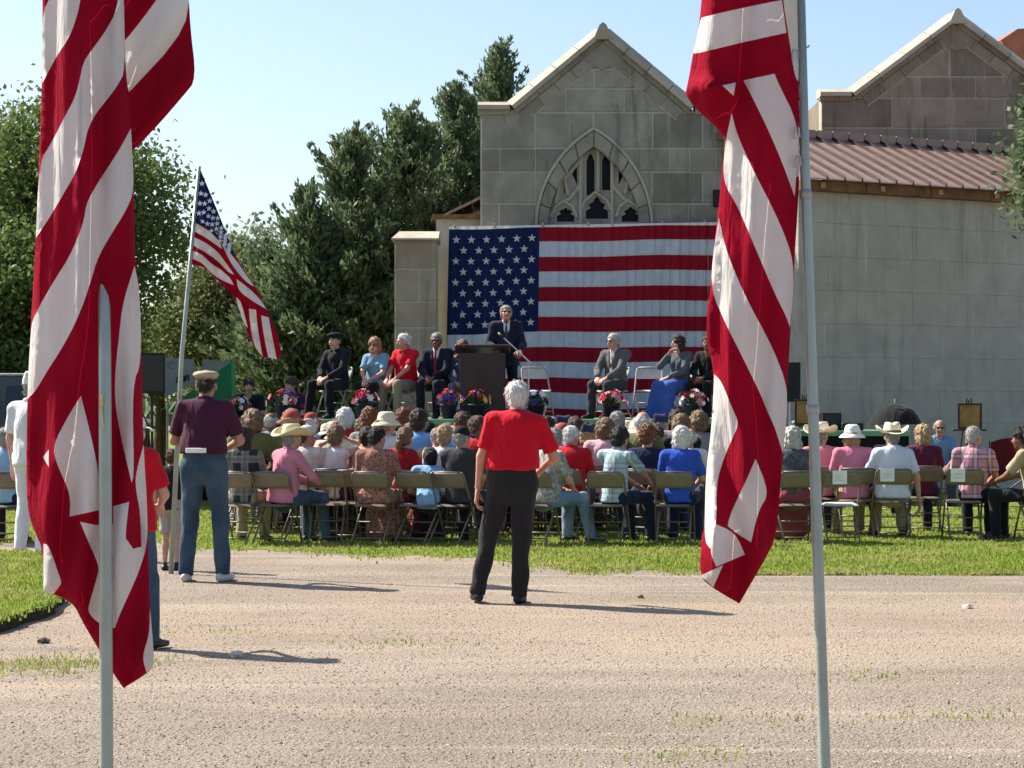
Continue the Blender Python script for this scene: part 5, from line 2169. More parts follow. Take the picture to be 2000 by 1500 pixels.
mosaic(fr, outline, [(FWHT, w) for w in wr_] + [(FHDR, h_) for h_ in hdr], dR, .055, 90, foldR, 12, ('stripe', FRED))
pr_ = empty('flag_pole', P(1640, 780 + EYE * FPX / 4.05, 4.05), 0, 'leaning grey metal pole beside the right hanging flag', 'flag pole', 'flag poles in the foreground')
pole(pr_, [(1640, 780 + EYE * FPX / 4.05, 4.05), (1611, 1500, 4.06), (1588, 800, 4.08), (1572, 320, 4.1), (1562, -80, 4.12)], .0125, .0090, 4.05)
for (x, y, d__) in ((1588, 800, 4.08), (1574, 380, 4.097)):
    a0, a1 = P(x, y + 9, d__) - Vector(pr_.location), P(x - .6, y - 9, d__) - Vector(pr_.location)
    MB().tube([a0, a1], .0128 if y > 500 else .0118, 20).build('coupling', POLE, pr_, True)
for (x, y) in ((1553, 108), (1556, 260), (1558, 316)):
    c0 = P(x, y, 4.075) - Vector(pr_.location)
    MB().tube([c0 + Vector((-.005, 0, -.012)), c0 + Vector((-.006, 0, 0)), c0 + Vector((-.003, 0, .012)), c0 + Vector((.004, 0, .010)), c0 + Vector((.006, 0, -.008))], .0020, 6).build('snap_clip', plain('steel_clip', (.4, .4, .4), .35, .5, .1, 20, .8), pr_)
c0 = P(1575, 92, 4.11) - Vector(pr_.location)
MB().tube([c0 + Vector((-.012, 0, 0)), c0 + Vector((.004, 0, 0)), c0 + Vector((.006, 0, .004))], .002, 6).build('pin', plain('steel_clip', (.4, .4, .4)), pr_)

# --- small waving flag by the man in the maroon shirt
dS = 18.8
fs = empty('waving_flag', P(450, 520, dS), 0, 'small flag with star canton drooping from the pole before the cedars', 'flag')
outline = [(391, 330), (430, 424), (462, 507), (501, 562), (522, 608), (541, 648), (551, 694), (541, 703), (524, 699), (510, 697), (492, 670), (476, 633), (461, 581), (421, 544), (400, 522), (375, 516), (381, 433)]
pol = [(FBLU, [(391, 330), (430, 424), (462, 507), (430, 470), (409, 449), (381, 433)]),
       (FWHT, [(381, 435), (409, 451), (430, 473), (433, 486), (405, 466), (380, 452)]),
       (FWHT, [(432, 474), (462, 509), (480, 536), (497, 560), (480, 551), (452, 517)]),
       (FWHT, [(379, 463), (400, 473), (424, 490), (440, 512), (457, 536), (447, 533), (425, 509), (400, 492), (377, 479)]),
       (FWHT, [(377, 490), (395, 497), (412, 515), (432, 527), (452, 545), (456, 557), (430, 546), (410, 531), (395, 513), (376, 505)]),
       (FWHT, [(462, 545), (485, 562), (510, 586), (520, 604), (490, 586), (465, 567)]),
       (FWHT, [(461, 580), (470, 588), (477, 612), (484, 640), (476, 633), (468, 612)]),
       (FWHT, [(486, 603), (500, 605), (503, 640), (513, 697), (500, 682), (490, 650)]),
       (FWHT, [(510, 616), (525, 620), (530, 650), (541, 702), (524, 698), (515, 655)])]
fold_s = lambda x, y: .05 * np.sin((x * .85 - .5 * y) * 2 * np.pi / 46) + .02 * np.sin((x * .5 + .6 * y) * 2 * np.pi / 33)
mosaic(fs, outline, pol, dS, .04, 40, fold_s, 6, ('stripe', FRED))


def star_loop(r):
    return [(r * (1 if k % 2 == 0 else .42) * math.sin(math.pi * k / 5), r * (1 if k % 2 == 0 else .42) * math.cos(math.pi * k / 5)) for k in range(10)]


sm = MB().add([(x, -.002, z) for x, z in star_loop(.028)] + [(0, -.004, 0)], [(k, (k + 1) % 10, 10) for k in range(10)]).mesh('star', BWHT)
cant = [o for o in fs.children if o.name.startswith('canton')][0]
rr = random.Random(9)
for i in range(9):
    for j in range(4):
        u_, v_ = (i + .6) / 9.4, (j + .5 + .5 * (i % 2) * .6) / 4.6
        top_ = (391 + (462 - 391) * u_, 338 + (507 - 338) * u_)
        bot = (381 + (462 - 381) * u_, 433 + (507 - 433) * u_)
        x, y = top_[0] * (1 - v_) + bot[0] * v_, top_[1] * (1 - v_) + bot[1] * v_
        if abs(top_[1] - bot[1]) < 12:
            continue
        o = mobj('star', sm, cant)
        o.location = P(x, y, dS - .085) - Vector(fs.location)
ps = empty('flag_pole', P(334, HZ + EYE * FPX / dS, dS), 0, 'thin tall pole carrying the small flag behind the man in maroon', 'flag pole')
pole(ps, [(334, HZ + EYE * FPX / dS, dS), (355, 694, dS), (389, 325, dS)], .024, .017, dS)

# ------------------------------------------------------------------ big hanging banner flag on the building
dB = 35.68
SB = FPX / dB
ban = empty('banner_flag', P(1140, 826, dB), 0, 'huge stars and stripes flag hung flat on the stone gable behind the stage', 'flag')
RX = 1432


def by(x, k):
    """row of stripe boundary k at column x, sagging a little"""
    t = (x - 877) / (RX - 877)
    y = 446 - 9 * t + 29.6 * k
    return y + 3.0 * math.sin(t * 7 + .3 * k) * (k / 13.0) + 2.0 * math.sin(t * 15) * (k > 0) * .5


def boff(x, y):
    t = (y - 440) / 390.0
    return .0075 * math.sin(x * .71 + 2.2 * math.sin(x * .05)) + .022 * math.sin(x * .16 + 1.6 * math.sin(x * .031)) * (.35 + t) + .014 * math.sin(x * .37 + y * .01) + .02 * math.sin(y * .02 + x * .006)


def bx(k, s_):
    x = 877 + (RX - 877) * s_
    return x - (1 - s_) * k * .65


def bgrid(name, mat, k0, k1, s0_, s1_, nk, nx_, lift=0.0, parent=ban):
    Vv, Ff = [], []
    for i in range(nk + 1):
        k = k0 + (k1 - k0) * i / nk
        for j in range(nx_ + 1):
            s_ = s0_ + (s1_ - s0_) * j / nx_
            x = bx(k, s_)
            y = by(x, k)
            Vv.append(P(x, y, dB + boff(x, y) - lift) - Vector(ban.location))
    for i in range(nk):
        for j in range(nx_):
            a_ = i * (nx_ + 1) + j
            Ff.append((a_, a_ + 1, a_ + nx_ + 2, a_ + nx_ + 1))
    return mobj(name, fast_mesh(name, Vv, Ff, [mat], None, True), parent)


CS = (1054 - 877) / (RX - 877)
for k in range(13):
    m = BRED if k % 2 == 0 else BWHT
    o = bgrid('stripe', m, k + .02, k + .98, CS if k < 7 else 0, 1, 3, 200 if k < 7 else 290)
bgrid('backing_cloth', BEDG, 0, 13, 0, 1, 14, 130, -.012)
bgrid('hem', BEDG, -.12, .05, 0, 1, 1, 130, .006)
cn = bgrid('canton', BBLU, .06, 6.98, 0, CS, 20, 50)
smb = MB().add([(x, 0, z) for x, z in star_loop(.074)] + [(0, -.004, 0)], [(k, (k + 1) % 10, 10) for k in range(10)]).mesh('star', FWHT)
for i in range(9):
    for j in range(6 if i % 2 == 0 else 5):
        k = .75 + 5.6 * i / 8
        s_ = CS * ((j + .5 + (.5 if i % 2 else 0)) / 6.0)
        x = bx(k, s_)
        y = by(x, k)
        o = mobj('star', smb, cn)
        o.location = P(x, y, dB + boff(x, y) - .036) - Vector(ban.location)
for s_ in (.02, .16, .33, .49, .575, .75, .9, .99):
    x = bx(0, s_)
    o = MB().box(-.02, .02, -.02, .30, -.03, .04, .006).build('hanger', COPING, ban)
    o.location = P(x, by(x, 0) - 4, dB) - Vector(ban.location)
# ------------------------------------------------------------------ stage
GREEN = plain('green_deck_edge', (.16, .34, .20), .7, .3, .15, 8)
DECK = plain('deck_board', (.13, .17, .13), .85, .2, .2, 6)
BLACKC = cloth((.012, .012, .014))
DZ = 1.30
stage = empty('stage', P(1000, HZ, 30.6), 0, 'raised stage with green edge in front of the big hanging flag', 'stage')
stage.location.z = 0
sx0, sx1 = -4.35, 3.75
ox = stage.location.x
k = 0
x = sx0
while x < sx1 - .05:
    MB().box(x - ox, x + .53 - ox, .06, 4.0, DZ - .06, DZ, .006).build('deck_board', DECK, stage)
    x += .54
MB().box(sx0 - .05 - ox, sx1 + .05 - ox, -.02, .055, DZ - .075, DZ + .006, .008).build('edge_trim', GREEN, stage)


def skirt(root, x0, x1, y, z1, mat):
    Vv, Ff = [], []
    n_ = int((x1 - x0) / .06)
    for i in range(n_ + 1):
        xx = x0 + (x1 - x0) * i / n_
        dy = .025 * math.sin(i * 1.9) + .01 * math.sin(i * .7)
        Vv += [(xx, y + dy * .4, z1), (xx, y + dy, .01)]
    for i in range(n_):
        Ff.append((2 * i, 2 * i + 2, 2 * i + 3, 2 * i + 1))
    return mobj('skirt', fast_mesh('skirt', Vv, Ff, [mat], None, True), root)


skirt(stage, sx0 - ox, sx1 - ox, .03, DZ - .12, BLACKC)
for xx in np.linspace(sx0 + .2, sx1 - .2, 6):
    MB().box(xx - .04 - ox, xx + .04 - ox, .3, .38, 0, DZ - .06).build('leg', plain('black_metal', (.012, .012, .013), .5), stage)
    MB().box(xx - .04 - ox, xx + .04 - ox, 3.5, 3.58, 0, DZ - .06).build('leg', plain('black_metal', (.012, .012, .013), .5), stage)

low = empty('low_platform', P(1640, HZ, 31.2), 0, 'low side platform with green edge and black skirt right of the stage', 'platform')
low.location.z = 0
MB().box(-.95, 1.05, 0, 1.6, 1.06, 1.12, .006).build('deck_board', DECK, low)
MB().box(-.97, 1.07, -.05, -.005, 1.04, 1.125, .006).build('edge_trim', GREEN, low)
skirt(low, -.95, 1.05, -.02, 1.04, BLACKC)
lowl = empty('low_platform', P(520, HZ, 32.4), 0, 'low dark riser at the left end of the stage by the green canopy', 'platform')
lowl.location.z = 0
MB().box(-1.3, .6, 0, 1.8, .60, .66, .006).build('deck_board', DECK, lowl)
skirt(lowl, -1.3, .6, -.02, .60, BLACKC)


# ------------------------------------------------------------------ folding chairs
def chair_meshes(mat_frame, mat_panel, tag):
    res = []
    w = .205
    for sd in (-1, 1):
        # front leg running up into the back upright
        res.append(('leg', MB().tube([(sd * (w + .012), .235, .008), (sd * (w + .004), .02, .44), (sd * w, -.14, .72), (sd * (w - .008), -.165, .775), (sd * (w - .035), -.172, .798)], .0115, 7).mesh('leg', mat_frame, True)))
        res.append(('leg', MB().tube([(sd * (w - .026), -.265, .008), (sd * (w - .026), .12, .40), (sd * (w - .026), .17, .445)], .0115, 7).mesh('leg', mat_frame, True)))
    res.append(('top_rail', MB().tube([(-(w - .034), -.172, .798), (0, -.182, .802), (w - .034, -.172, .798)], .0112, 7).mesh('top_rail', mat_frame, True)))
    for nm, y, z, ww in (('stretcher', .17, .115, w + .008), ('stretcher', -.20, .075, w - .026), ('stretcher', -.03, .245, w - .026)):
        res.append((nm, MB().tube([(-ww, y, z), (ww, y, z)], .008, 6).mesh(nm, mat_frame, True)))
    # contoured seat pan
    Vv, Ff = [], []
    nx_, ny_ = 10, 10
    for layer in (0, 1):
        for i in range(ny_ + 1):
            for j in range(nx_ + 1):
                u_, v_ = j / nx_ * 2 - 1, i / ny_ * 2 - 1
                su = .20 * u_ * math.sqrt(1 - .18 * v_ * v_)
                sv = .205 * v_ * math.sqrt(1 - .18 * u_ * u_)
                e_ = max(abs(u_), abs(v_))
                Vv.append((su, sv + .01, .452 - .018 * (1 - e_ ** 2) - (.028 if e_ > .97 else 0) - layer * .008))
    m_ = (nx_ + 1) * (ny_ + 1)
    for layer in (0, 1):
        for i in range(ny_):
            for j in range(nx_):
                a_ = layer * m_ + i * (nx_ + 1) + j
                q_ = (a_, a_ + 1, a_ + nx_ + 2, a_ + nx_ + 1)
                Ff.append(q_ if layer == 0 else q_[::-1])
    res.append(('seat', MB().add(Vv, Ff).mesh('seat', mat_panel, True)))
    # curved back panel
    Vv, Ff = [], []
    nx_, nz_ = 12, 6
    for layer in (0, 1):
        for i in range(nz_ + 1):
            for j in range(nx_ + 1):
                u_, v_ = j / nx_ * 2 - 1, i / nz_
                Vv.append((.196 * u_, -.118 - .058 * v_ * .9 - .022 * (1 - u_ * u_) - layer * .009 + (.006 if i in (0, nz_) else 0), .622 + .172 * v_))
    m_ = (nx_ + 1) * (nz_ + 1)
    for layer in (0, 1):
        for i in range(nz_):
            for j in range(nx_):
                a_ = layer * m_ + i * (nx_ + 1) + j
                q_ = (a_, a_ + 1, a_ + nx_ + 2, a_ + nx_ + 1)
                Ff.append(q_ if layer else q_[::-1])
    rim = [i for i in range(nx_ + 1)]
    for j in range(nx_):
        Ff.append((j, j + 1, m_ + j + 1, m_ + j))
        t_ = nz_ * (nx_ + 1)
        Ff.append((t_ + j, m_ + t_ + j, m_ + t_ + j + 1, t_ + j + 1))
    res.append(('backrest', MB().add(Vv, Ff).mesh('backrest', mat_panel, True)))
    return res


TANF = plain('tan_chair_paint', (.150, .122, .090), .42, .45, .12, 14, .1)
TANP = plain('tan_chair_panel', (.175, .142, .105), .40, .45, .1, 14, .1)
WHTF = plain('white_chair_frame', (.38, .37, .35), .45)
WHTP = plain('white_chair_plastic', (.56, .54, .50), .5)
TAN = chair_meshes(TANF, TANP, 'tan')
WHITE = chair_meshes(WHTF, WHTP, 'white')


def chair(loc, yaw, label, kind=TAN, group='tan folding chairs of the audience'):
    o = empty('folding_chair', loc, yaw, label, 'chair', group)
    for nm, me in kind:
        mobj(nm, me, o)
    return o


PAPER = plain('white_paper', (.78, .77, .74), .85)
INK = plain('grey_ink', (.16, .16, .18), .8)


def paper_on(ch, x0):
    p = MB().add([(x0 + a * .16, -.215 - .002 * abs(a - .5) - dy, .812 - b * .15) for dy in (0, .002) for a in (0, .5, 1) for b in (0, 1)], [(0, 1, 3, 2), (2, 3, 5, 4), (6, 8, 9, 7), (8, 10, 11, 9), (0, 2, 8, 6), (2, 4, 10, 8)]).build('paper_sign', PAPER, ch)
    mk = MB()
    r2 = random.Random(int(x0 * 1000) + 3)
    for ln in range(2):
        pts = [(x0 + .03 + .012 * i, -.2195, .745 - .035 * ln + r2.uniform(-.010, .010)) for i in range(9)]
        mk.tube(pts, .0016, 4)
    mk.build('handwriting', INK, p)


# ------------------------------------------------------------------ audience
def c255(r, g, b, k=.85):
    return tuple(round(v * k, 4) for v in srgb(r, g, b))


JEANS = cloth((.032, .058, .092), 'denim', (.085, .125, .165))
LJEANS = cloth((.13, .20, .29), 'denim', (.24, .33, .43))
DJEANS = cloth((.010, .018, .040), 'denim', (.02, .03, .06))
KHAKI = (.30, .25, .16)

ROWY = [22.75, 23.65, 24.55, 25.45, 26.35, 27.25, 28.15]


def X_at(px_, d):
    return (px_ - 1000) * d / FPX


AUD = []


def seat(px_, row, label, fig=None, yaw=0.0, chair_px=None, mk_chair=True, paper=None, dd=0.0, kind=TAN, **kw):
    d = (ROWY[row] if isinstance(row, int) else row) + dd
    f = dict(pose='sit')
    f.update(fig or {})
    x = X_at(px_, d)
    cx_ = X_at(chair_px if chair_px is not None else px_, d)
    rj = random.Random(int(px_ * 7 + d * 100))
    if 300 < px_ < 1450 and yaw == 0:
        yaw = -.25 + rj.uniform(-.15, .15)
    o, g = person((x, d, 0), yaw, f, label, **kw)
    if mk_chair:
        short = label.split(' in the ')[0]
        cyaw = (-.28 if px_ < 1450 and px_ > 300 else 0) + rj.uniform(-.16, .16)
        ch = chair((cx_ + .085 * math.sin(cyaw), d - .085, 0), cyaw, 'tan metal folding chair under ' + chair_phrase(label), kind)
        if paper is not None:
            paper_on(ch, paper)
    AUD.append((px_, d))
    return o


def chair_phrase(label):
    w = label.split()
    w = w[:10]
    while w[-1] in ('in', 'and', 'with', 'of', 'the', 'at', 'to', 'on', 'a', 'by', 'beside', 'behind', 'left', 'right', 'just', 'his', 'her', 'wide', 'brown', 'dark', 'end', 'blue', 'red', 'white', 'grey'):
        w = w[:-1]
    return 'the ' + ' '.join(w)


# -- nearest row and the people just ahead of it
seat(478, 0, 'woman with long dark hair and black and white checked shirt beside man in maroon', dict(top='long', female=True, lean=-.02, hyaw=-.3, seed=3), topm=cloth((.03, .03, .03), 'plaid', (.30, .30, .28), (.10, .10, .09), 1.3), bot=KHAKI, hair='long', hairc='dark brown', skn='tan', yaw=-.15)
seat(562, 0, 'man in pink shirt and straw cowboy hat sitting sideways in jeans', dict(top='long', fat=.035, belly=.03, lean=.12, lf=(-.16, .40, .085), rf=(.10, .46, .085), lw=(-.05, .36, .66), rw=(.16, .36, .64), h=.0135, seed=4, collar=True), yaw=-.85, chair_px=545, top=c255(205, 130, 150), botm=JEANS, shoe=(.03, .025, .02), hair='short', hairc='grey', hat='cowboy', hatc=(.62, .54, .36), hatc2=(.45, .36, .20))
seat(600, 1, 'person with pale baseball cap looking right behind the pink shirted man', dict(top='short', hyaw=-1.0, seed=5), top=(.55, .50, .45), hair='short', hairc='brown', hat='cap', hatc=(.55, .52, .44), skn='tan')
seat(655, 1, 'brown haired woman in white sleeveless top with hands raised to her face', dict(top='sleeveless', female=True, lw=(-.10, .16, 1.14), rw=(.09, .16, 1.14), lpole=(-1, .2, -.3), rpole=(1, .2, -.3), seed=6), top=(.66, .62, .58), hair='full', hairc='light brown')
seat(716, 1, 'woman with dark hair in a bun and peach top', dict(top='sleeveless', female=True, seed=7, hpitch=-.2), top=(.62, .36, .27), hair='bun', hairc='dark brown', skn='tan')
seat(737, 0, 'short dark haired woman in rust paisley dress at end of tan chair', dict(top='short', female=True, fat=.015, bottom='dress', lf=(-.10, .26, .085), rf=(.12, .28, .085), hyaw=-.5, h=.0135, seed=8, lean=.02), topm=cloth((.20, .06, .045), 'paisley', (.32, .17, .13), (.08, .03, .03)), botm=cloth((.20, .06, .045), 'paisley', (.32, .17, .13), (.08, .03, .03)), hair='short', hairc='black', skn='tan', chair_px=735)
seat(786, 0, 'woman in dark red top with tied sandy hair sitting sideways', dict(top='short', female=True, bottom='dress', lean=.10, hyaw=.2, seed=9), yaw=-.7, mk_chair=True, dd=.45, top=(.30, .012, .018), botm=cloth((.10, .018, .02), 'paisley', (.19, .06, .05), (.04, .01, .01)), hair='ponytail', hairc='light brown')
seat(838, 0, 'dark haired child in light blue shirt bending forward on tan chair', dict(top='short', lean=.30, hpitch=-.55, lf=(-.10, .30, .18), rf=(.10, .30, .18), seed=10), top=c255(140, 185, 225), bot=(.02, .02, .03), hair='full', hairc='black', skn='tan', scale=.84, chair_px=826)
seat(904, 0, 'man in dark grey shirt and black cap left of the man in red', dict(top='short', fat=.02, lean=-.04, hyaw=-.4, seed=11), top=(.035, .036, .042), bot=(.02, .02, .025), hair='short', hairc='grey', hat='cap', hatc=(.012, .012, .014), skn='ruddy', chair_px=892)
seat(868, 1, 'blond boy with white collar behind the black capped man', dict(top='short', seed=12), top=(.60, .60, .62), hair='full', hairc='blond', collar=None) if False else seat(868, 1, 'blond person in white shirt just left of the black capped man', dict(top='short', seed=12), top=(.60, .60, .64), hair='full', hairc='blond')
seat(1072, 0, 'man in grey camouflage shirt and pale jeans behind the standing man in red', dict(top='short', fat=.05, belly=.05, lean=.16, lf=(-.10, .34, .085), rf=(.14, .50, .085), h=.0135, hyaw=.7, seed=13), yaw=-.95, chair_px=1052, topm=cloth((.30, .29, .27), 'camo', (.20, .19, .18), (.42, .41, .39)), botm=LJEANS, hair='short', hairc='grey', shoe=(.05, .04, .05))
seat(1116, 1, 'white haired man in bright red shirt just right of the standing man', dict(top='short', fat=.02, hyaw=-.5, h=.0135, seed=14, collar=True), top=(.47, .012, .02), bot=(.05, .06, .10), hair='short', hairc='white', skn='ruddy')
seat(1206, 0, 'black haired man in pale blue plaid shirt reaching over his knee', dict(top='short', lean=.10, twist=.1, lw=(-.02, .40, .62), rw=(.14, .46, .62), lf=(-.14, .42, .085), rf=(.14, .44, .085), h=.0135, seed=15, collar=True), yaw=-.72, chair_px=1190, topm=cloth(c255(165, 195, 200), 'plaid', (.16, .22, .25), (.50, .56, .58), 1.2), botm=DJEANS, hair='full', hairc='black', skn='tan')
seat(1264, 1, 'woman with brown pinned up hair and navy top', dict(top='short', female=True, seed=16), top=(.014, .018, .05), hair='updo', hairc='auburn')
seat(1330, 0, 'white haired woman in bright blue blouse on tan chair', dict(top='short', female=True, fat=.02, lean=.04, h=.0135, seed=17), top=c255(52, 88, 190), bot=(.014, .02, .05), hair='bob', hairc='white', yaw=-.2, chair_px=1318)
# right hand group
seat(1548, 22.9, 'woman in charcoal knit dress with red hem partly behind right flag', dict(top='sleeveless', female=True, fat=.02, bottom='dress', seed=18), topm=cloth((.07, .075, .085), 'camo', (.11, .115, .125), (.045, .05, .06)), bot=(.22, .05, .055), hair='long', hairc='silver')
seat(1604, 24.3, 'man in pink shirt and cream cowboy hat behind the leaning pole', dict(top='short', fat=.02, hyaw=-.6, seed=19), top=c255(235, 150, 160), hair='short', hairc='grey', hat='cowboy', hatc=(.70, .62, .46), hatc2=(.3, .2, .1), bot=(.04, .04, .06))
seat(1666, 23.9, 'person in pink shirt and white brimmed hat right of the pole', dict(top='short', fat=.02, hyaw=-.5, h=.0135, seed=20), top=c255(220, 135, 160), hair='bob', hairc='blond', hat='bucket', hatc=(.74, .72, .66), bot=KHAKI, chair_px=1668)
seat(1742, 23.7, 'man in white tee shirt and wide straw cowboy hat', dict(top='short', fat=.045, belly=.02, lean=-.02, lw=(-.30, .18, .52), rw=(.31, -.02, .45), h=.0135, lf=(-.12, .34, .085), rf=(.16, .16, .085), seed=21), top=c255(212, 220, 235), bot=KHAKI, hair='short', hairc='grey', hat='cowboy', hatc=(.72, .64, .46), hatc2=(.10, .08, .06), paper=-.165, chair_px=1738)
seat(1802, 24.6, 'blond woman in maroon top beside the man in white', dict(top='short', female=True, hyaw=.5, seed=22), top=(.10, .016, .035), hair='bob', hairc='blond', bot=(.02, .02, .03))
seat(1902, 23.6, 'grey haired man in pink plaid shirt at the far right', dict(top='short', lean=.05, hyaw=-.5, h=.0135, collar=True, lf=(-.12, .38, .085), rf=(.13, .40, .085), seed=23), yaw=-.35, topm=cloth((.50, .26, .32), 'plaid', (.15, .05, .08), (.72, .55, .58), 1.1), botm=cloth((.010, .012, .02)), hair='crew', hairc='silver', skn='ruddy', paper=-.17, chair_px=1880)
seat(2012, 23.2, 'person in khaki shirt and black trousers at the right edge', dict(top='short', lean=.20, lw=(-.05, .40, .66), rw=(.08, .40, .66), seed=24), yaw=1.0, top=(.36, .30, .19), bot=(.012, .013, .016), hair='full', hairc='black', skn='brown', chair_px=2025)
chr_ = chair((X_at(1640, 22.85), 22.85, 0), .03, 'empty tan folding chair with taped paper and pale seat right of the pole')
paper_on(chr_, -.12)
for c_ in chr_.children:
    if c_.name.startswith('seat'):
        set_slot(c_, 0, WHTP)
chair((X_at(690, 23.2), 23.2, 0), .05, 'empty tan folding chair between the pink shirt and the paisley dress')
chair((X_at(640, 22.9), 22.9, 0), -.04, 'empty tan folding chair right behind the woman with raised hands')
seat(8, 22.6, 'person in light blue shirt at the far left edge beyond the white uniform', dict(top='short', lean=.1, seed=25), top=c255(150, 190, 215), bot=(.02, .02, .03), hair='short', hairc='grey')

# -- the rows ahead, seen as heads and shoulders
POSES = [dict(top='short', hyaw=.8, lean=.10, seed=47), dict(top='short', female=True, hyaw=-.9, hroll=-.15, seed=48), dict(top='long', lean=.18, hpitch=-.35, fat=.04, seed=49), dict(top='short', seed=41), dict(top='short', female=True, hyaw=.35, lean=-.05, seed=42), dict(top='long', fat=.02, hyaw=-.3, seed=43), dict(top='short', fat=.03, hpitch=-.25, lean=.06, seed=44), dict(top='long', female=True, hyaw=-.55, lean=.0, seed=45), dict(top='short', hyaw=.15, hroll=.12, slouch=.06, seed=46)]
TOPS = [('white', (.62, .62, .62)), ('navy', (.016, .022, .06)), ('red', (.42, .015, .02)), ('pale pink', (.62, .36, .38)), ('sky blue', (.16, .34, .62)), ('black', (.014, .014, .016)), ('grey', (.22, .22, .23)), ('lavender', (.36, .30, .50)), ('cream', (.60, .54, .42)), ('maroon', (.12, .014, .028)), ('teal', (.04, .18, .20)), ('tan', (.36, .27, .17)), ('royal blue', (.03, .07, .30)), ('olive', (.11, .12, .05))]
HAIRS = [('short', 'grey', 'grey haired'), ('bob', 'blond', 'blond bobbed'), ('short', 'brown', 'short brown haired'), ('balding', 'silver', 'balding silver haired'), ('curly', 'light brown', 'curly sandy haired'), ('full', 'dark brown', 'dark haired'), ('long', 'brown', 'long brown haired'), ('bob', 'white', 'white bobbed'), ('updo', 'auburn', 'auburn haired'), ('crew', 'black', 'cropped black haired'), ('ponytail', 'blond', 'blond ponytailed'), ('balding', 'white', 'bald topped white haired')]
HATS = [(None, None, None)] * 12 + [('cap', (.55, .55, .52), 'white capped'), ('cap', (.03, .04, .09), 'navy capped'), ('bucket', (.62, .55, .42), 'sunhatted'), ('bucket', (.66, .58, .42), 'straw hatted'), ('garrison', (.03, .035, .07), 'garrison capped'), ('cap', (.30, .06, .05), 'red capped')]
rr = random.Random(77)
used_combo = set()
for row in range(2, 7):
    d = ROWY[row]
    step = .52
    x = X_at(455, d) + rr.uniform(0, .25)
    xe = X_at(1400, d)
    idx = 0
    while x < xe:
        pxc = 1000 + x * FPX / d
        idx += 1
        if rr.random() < .04:
            chair((x, d, 0), rr.uniform(-.05, .05), 'empty tan folding chair, place %s from the left in the %s row of chairs' % (ordinal(min(idx, 15)), ordinal(row + 1)))
            x += step
            continue
        for _ in range(60):
            ps_ = rr.choice(POSES)
            tn, tc_ = rr.choice(TOPS)
            hs, hc, hn = rr.choice(HAIRS)
            ht, htc, htn = rr.choice(HATS)
            if ps_.get('female') and hs in ('balding', 'crew'):
                continue
            if not ps_.get('female') and hs in ('bob', 'long', 'updo', 'ponytail'):
                continue
            if ht and hs in ('updo', 'curly'):
                continue
            key = (tn, htn or hn)
            if key not in used_combo:
                break
        used_combo.add(key)
        lab = '%s person in %s top, %s from left in %s audience row' % (htn or hn, tn, ordinal(min(idx, 15)), ordinal(row + 1))
        dy = rr.uniform(-.18, .18)
        person((x + rr.uniform(-.05, .05), d + dy, 0), -.15 + rr.uniform(-.3, .3), dict(pose='sit', **ps_), lab, top=tc_, bot=rr.choice([(.02, .02, .03), (.05, .07, .12), (.28, .24, .16), (.10, .10, .11)]), hair=hs, hairc=hc, hat=ht, hatc=htc or (.5, .5, .5), skn=rr.choice(['fair', 'fair', 'tan', 'ruddy', 'brown']), scale=rr.uniform(.96, 1.14), group='audience seated in the rows ahead')
        chair((x, d + dy - .085, 0), rr.uniform(-.06, .06), 'tan folding chair under the %s person in %s top, %s row' % (htn or hn, tn, ordinal(row + 1)))
        x += step * rr.uniform(.94, 1.1)

# ------------------------------------------------------------------ standing people
d = GD(1178)
person((X_at(1000, d), d, 0), .0, dict(pose='stand', lean=-.035, side=.075, fat=.050, belly=.03, lf=(-.27, .0, .085), rf=(.055, -.02, .085), lw=(-.27, .03, .86), rw=(.20, .22, 1.00), rpole=(1, -.7, -.2), top='short', hem='tucked', collar=True, h=.0105, hpitch=.0, curl=.7, seed=51), 'white haired man in red polo and dark trousers standing on the gravel, back turned', top=(.52, .006, .020), bot=(.022, .021, .022), shoe=(.012, .012, .012), hair='short', hairc='white', skn='ruddy', scale=1.015)
d = GD(1136)
o, g = person((X_at(398, d), d, 0), -.12, dict(pose='stand', lean=.03, fat=.030, belly=.02, lf=(-.15, .0, .085), rf=(.15, .03, .085), lw=(-.10, .27, 1.06), rw=(.10, .27, 1.06), lpole=(-1, -.5, -.35), rpole=(1, -.5, -.35), top='short', hem='tucked', collar=True, h=.0105, seed=52), 'tall man in maroon shirt, jeans and pale cap standing with hands in front', top=(.060, .014, .034), botm=JEANS, shoe=(.45, .44, .42), hair='crew', hairc='dark brown', hat='flat_top', hatc=(.36, .32, .24), skn='tan', scale=1.085)
pp = MB().box(-.085, .085, -.160, -.150, 1.045, 1.085, .004).build('folded_paper', PAPER, o)
pp.location = (-.02, -.005, .0)
d = GD(1266)
person((X_at(252, d), d, 0), -.35, dict(pose='stand', lean=.02, fat=.045, lf=(-.20, .04, .085), rf=(.20, -.02, .085), lw=(-.10, .26, 1.05), rw=(.10, .28, 1.04), lpole=(-1, -.6, -.6), rpole=(1, -.6, -.8), top='short', h=.0122, seed=53), 'short person in red shirt, jeans and white cap behind the left flag', top=(.50, .008, .022), botm=JEANS, shoe=(.03, .025, .022), hair='short', hairc='grey', hat='cap', hatc=(.68, .66, .60), glasses=True, scale=.875)
d = GD(1114)
person((X_at(333, d), d, 0), -.25, dict(pose='stand', lean=.02, bottom='shorts', lf=(-.09, 0, .085), rf=(.09, .02, .085), top='short', h=.0135, seed=54), 'child in black shirt and grey shorts half hidden behind man in maroon', top=(.016, .014, .018), bot=(.36, .32, .29), shoe=(.02, .02, .025), hair='short', hairc='brown', scale=.66)
d = GD(1087)
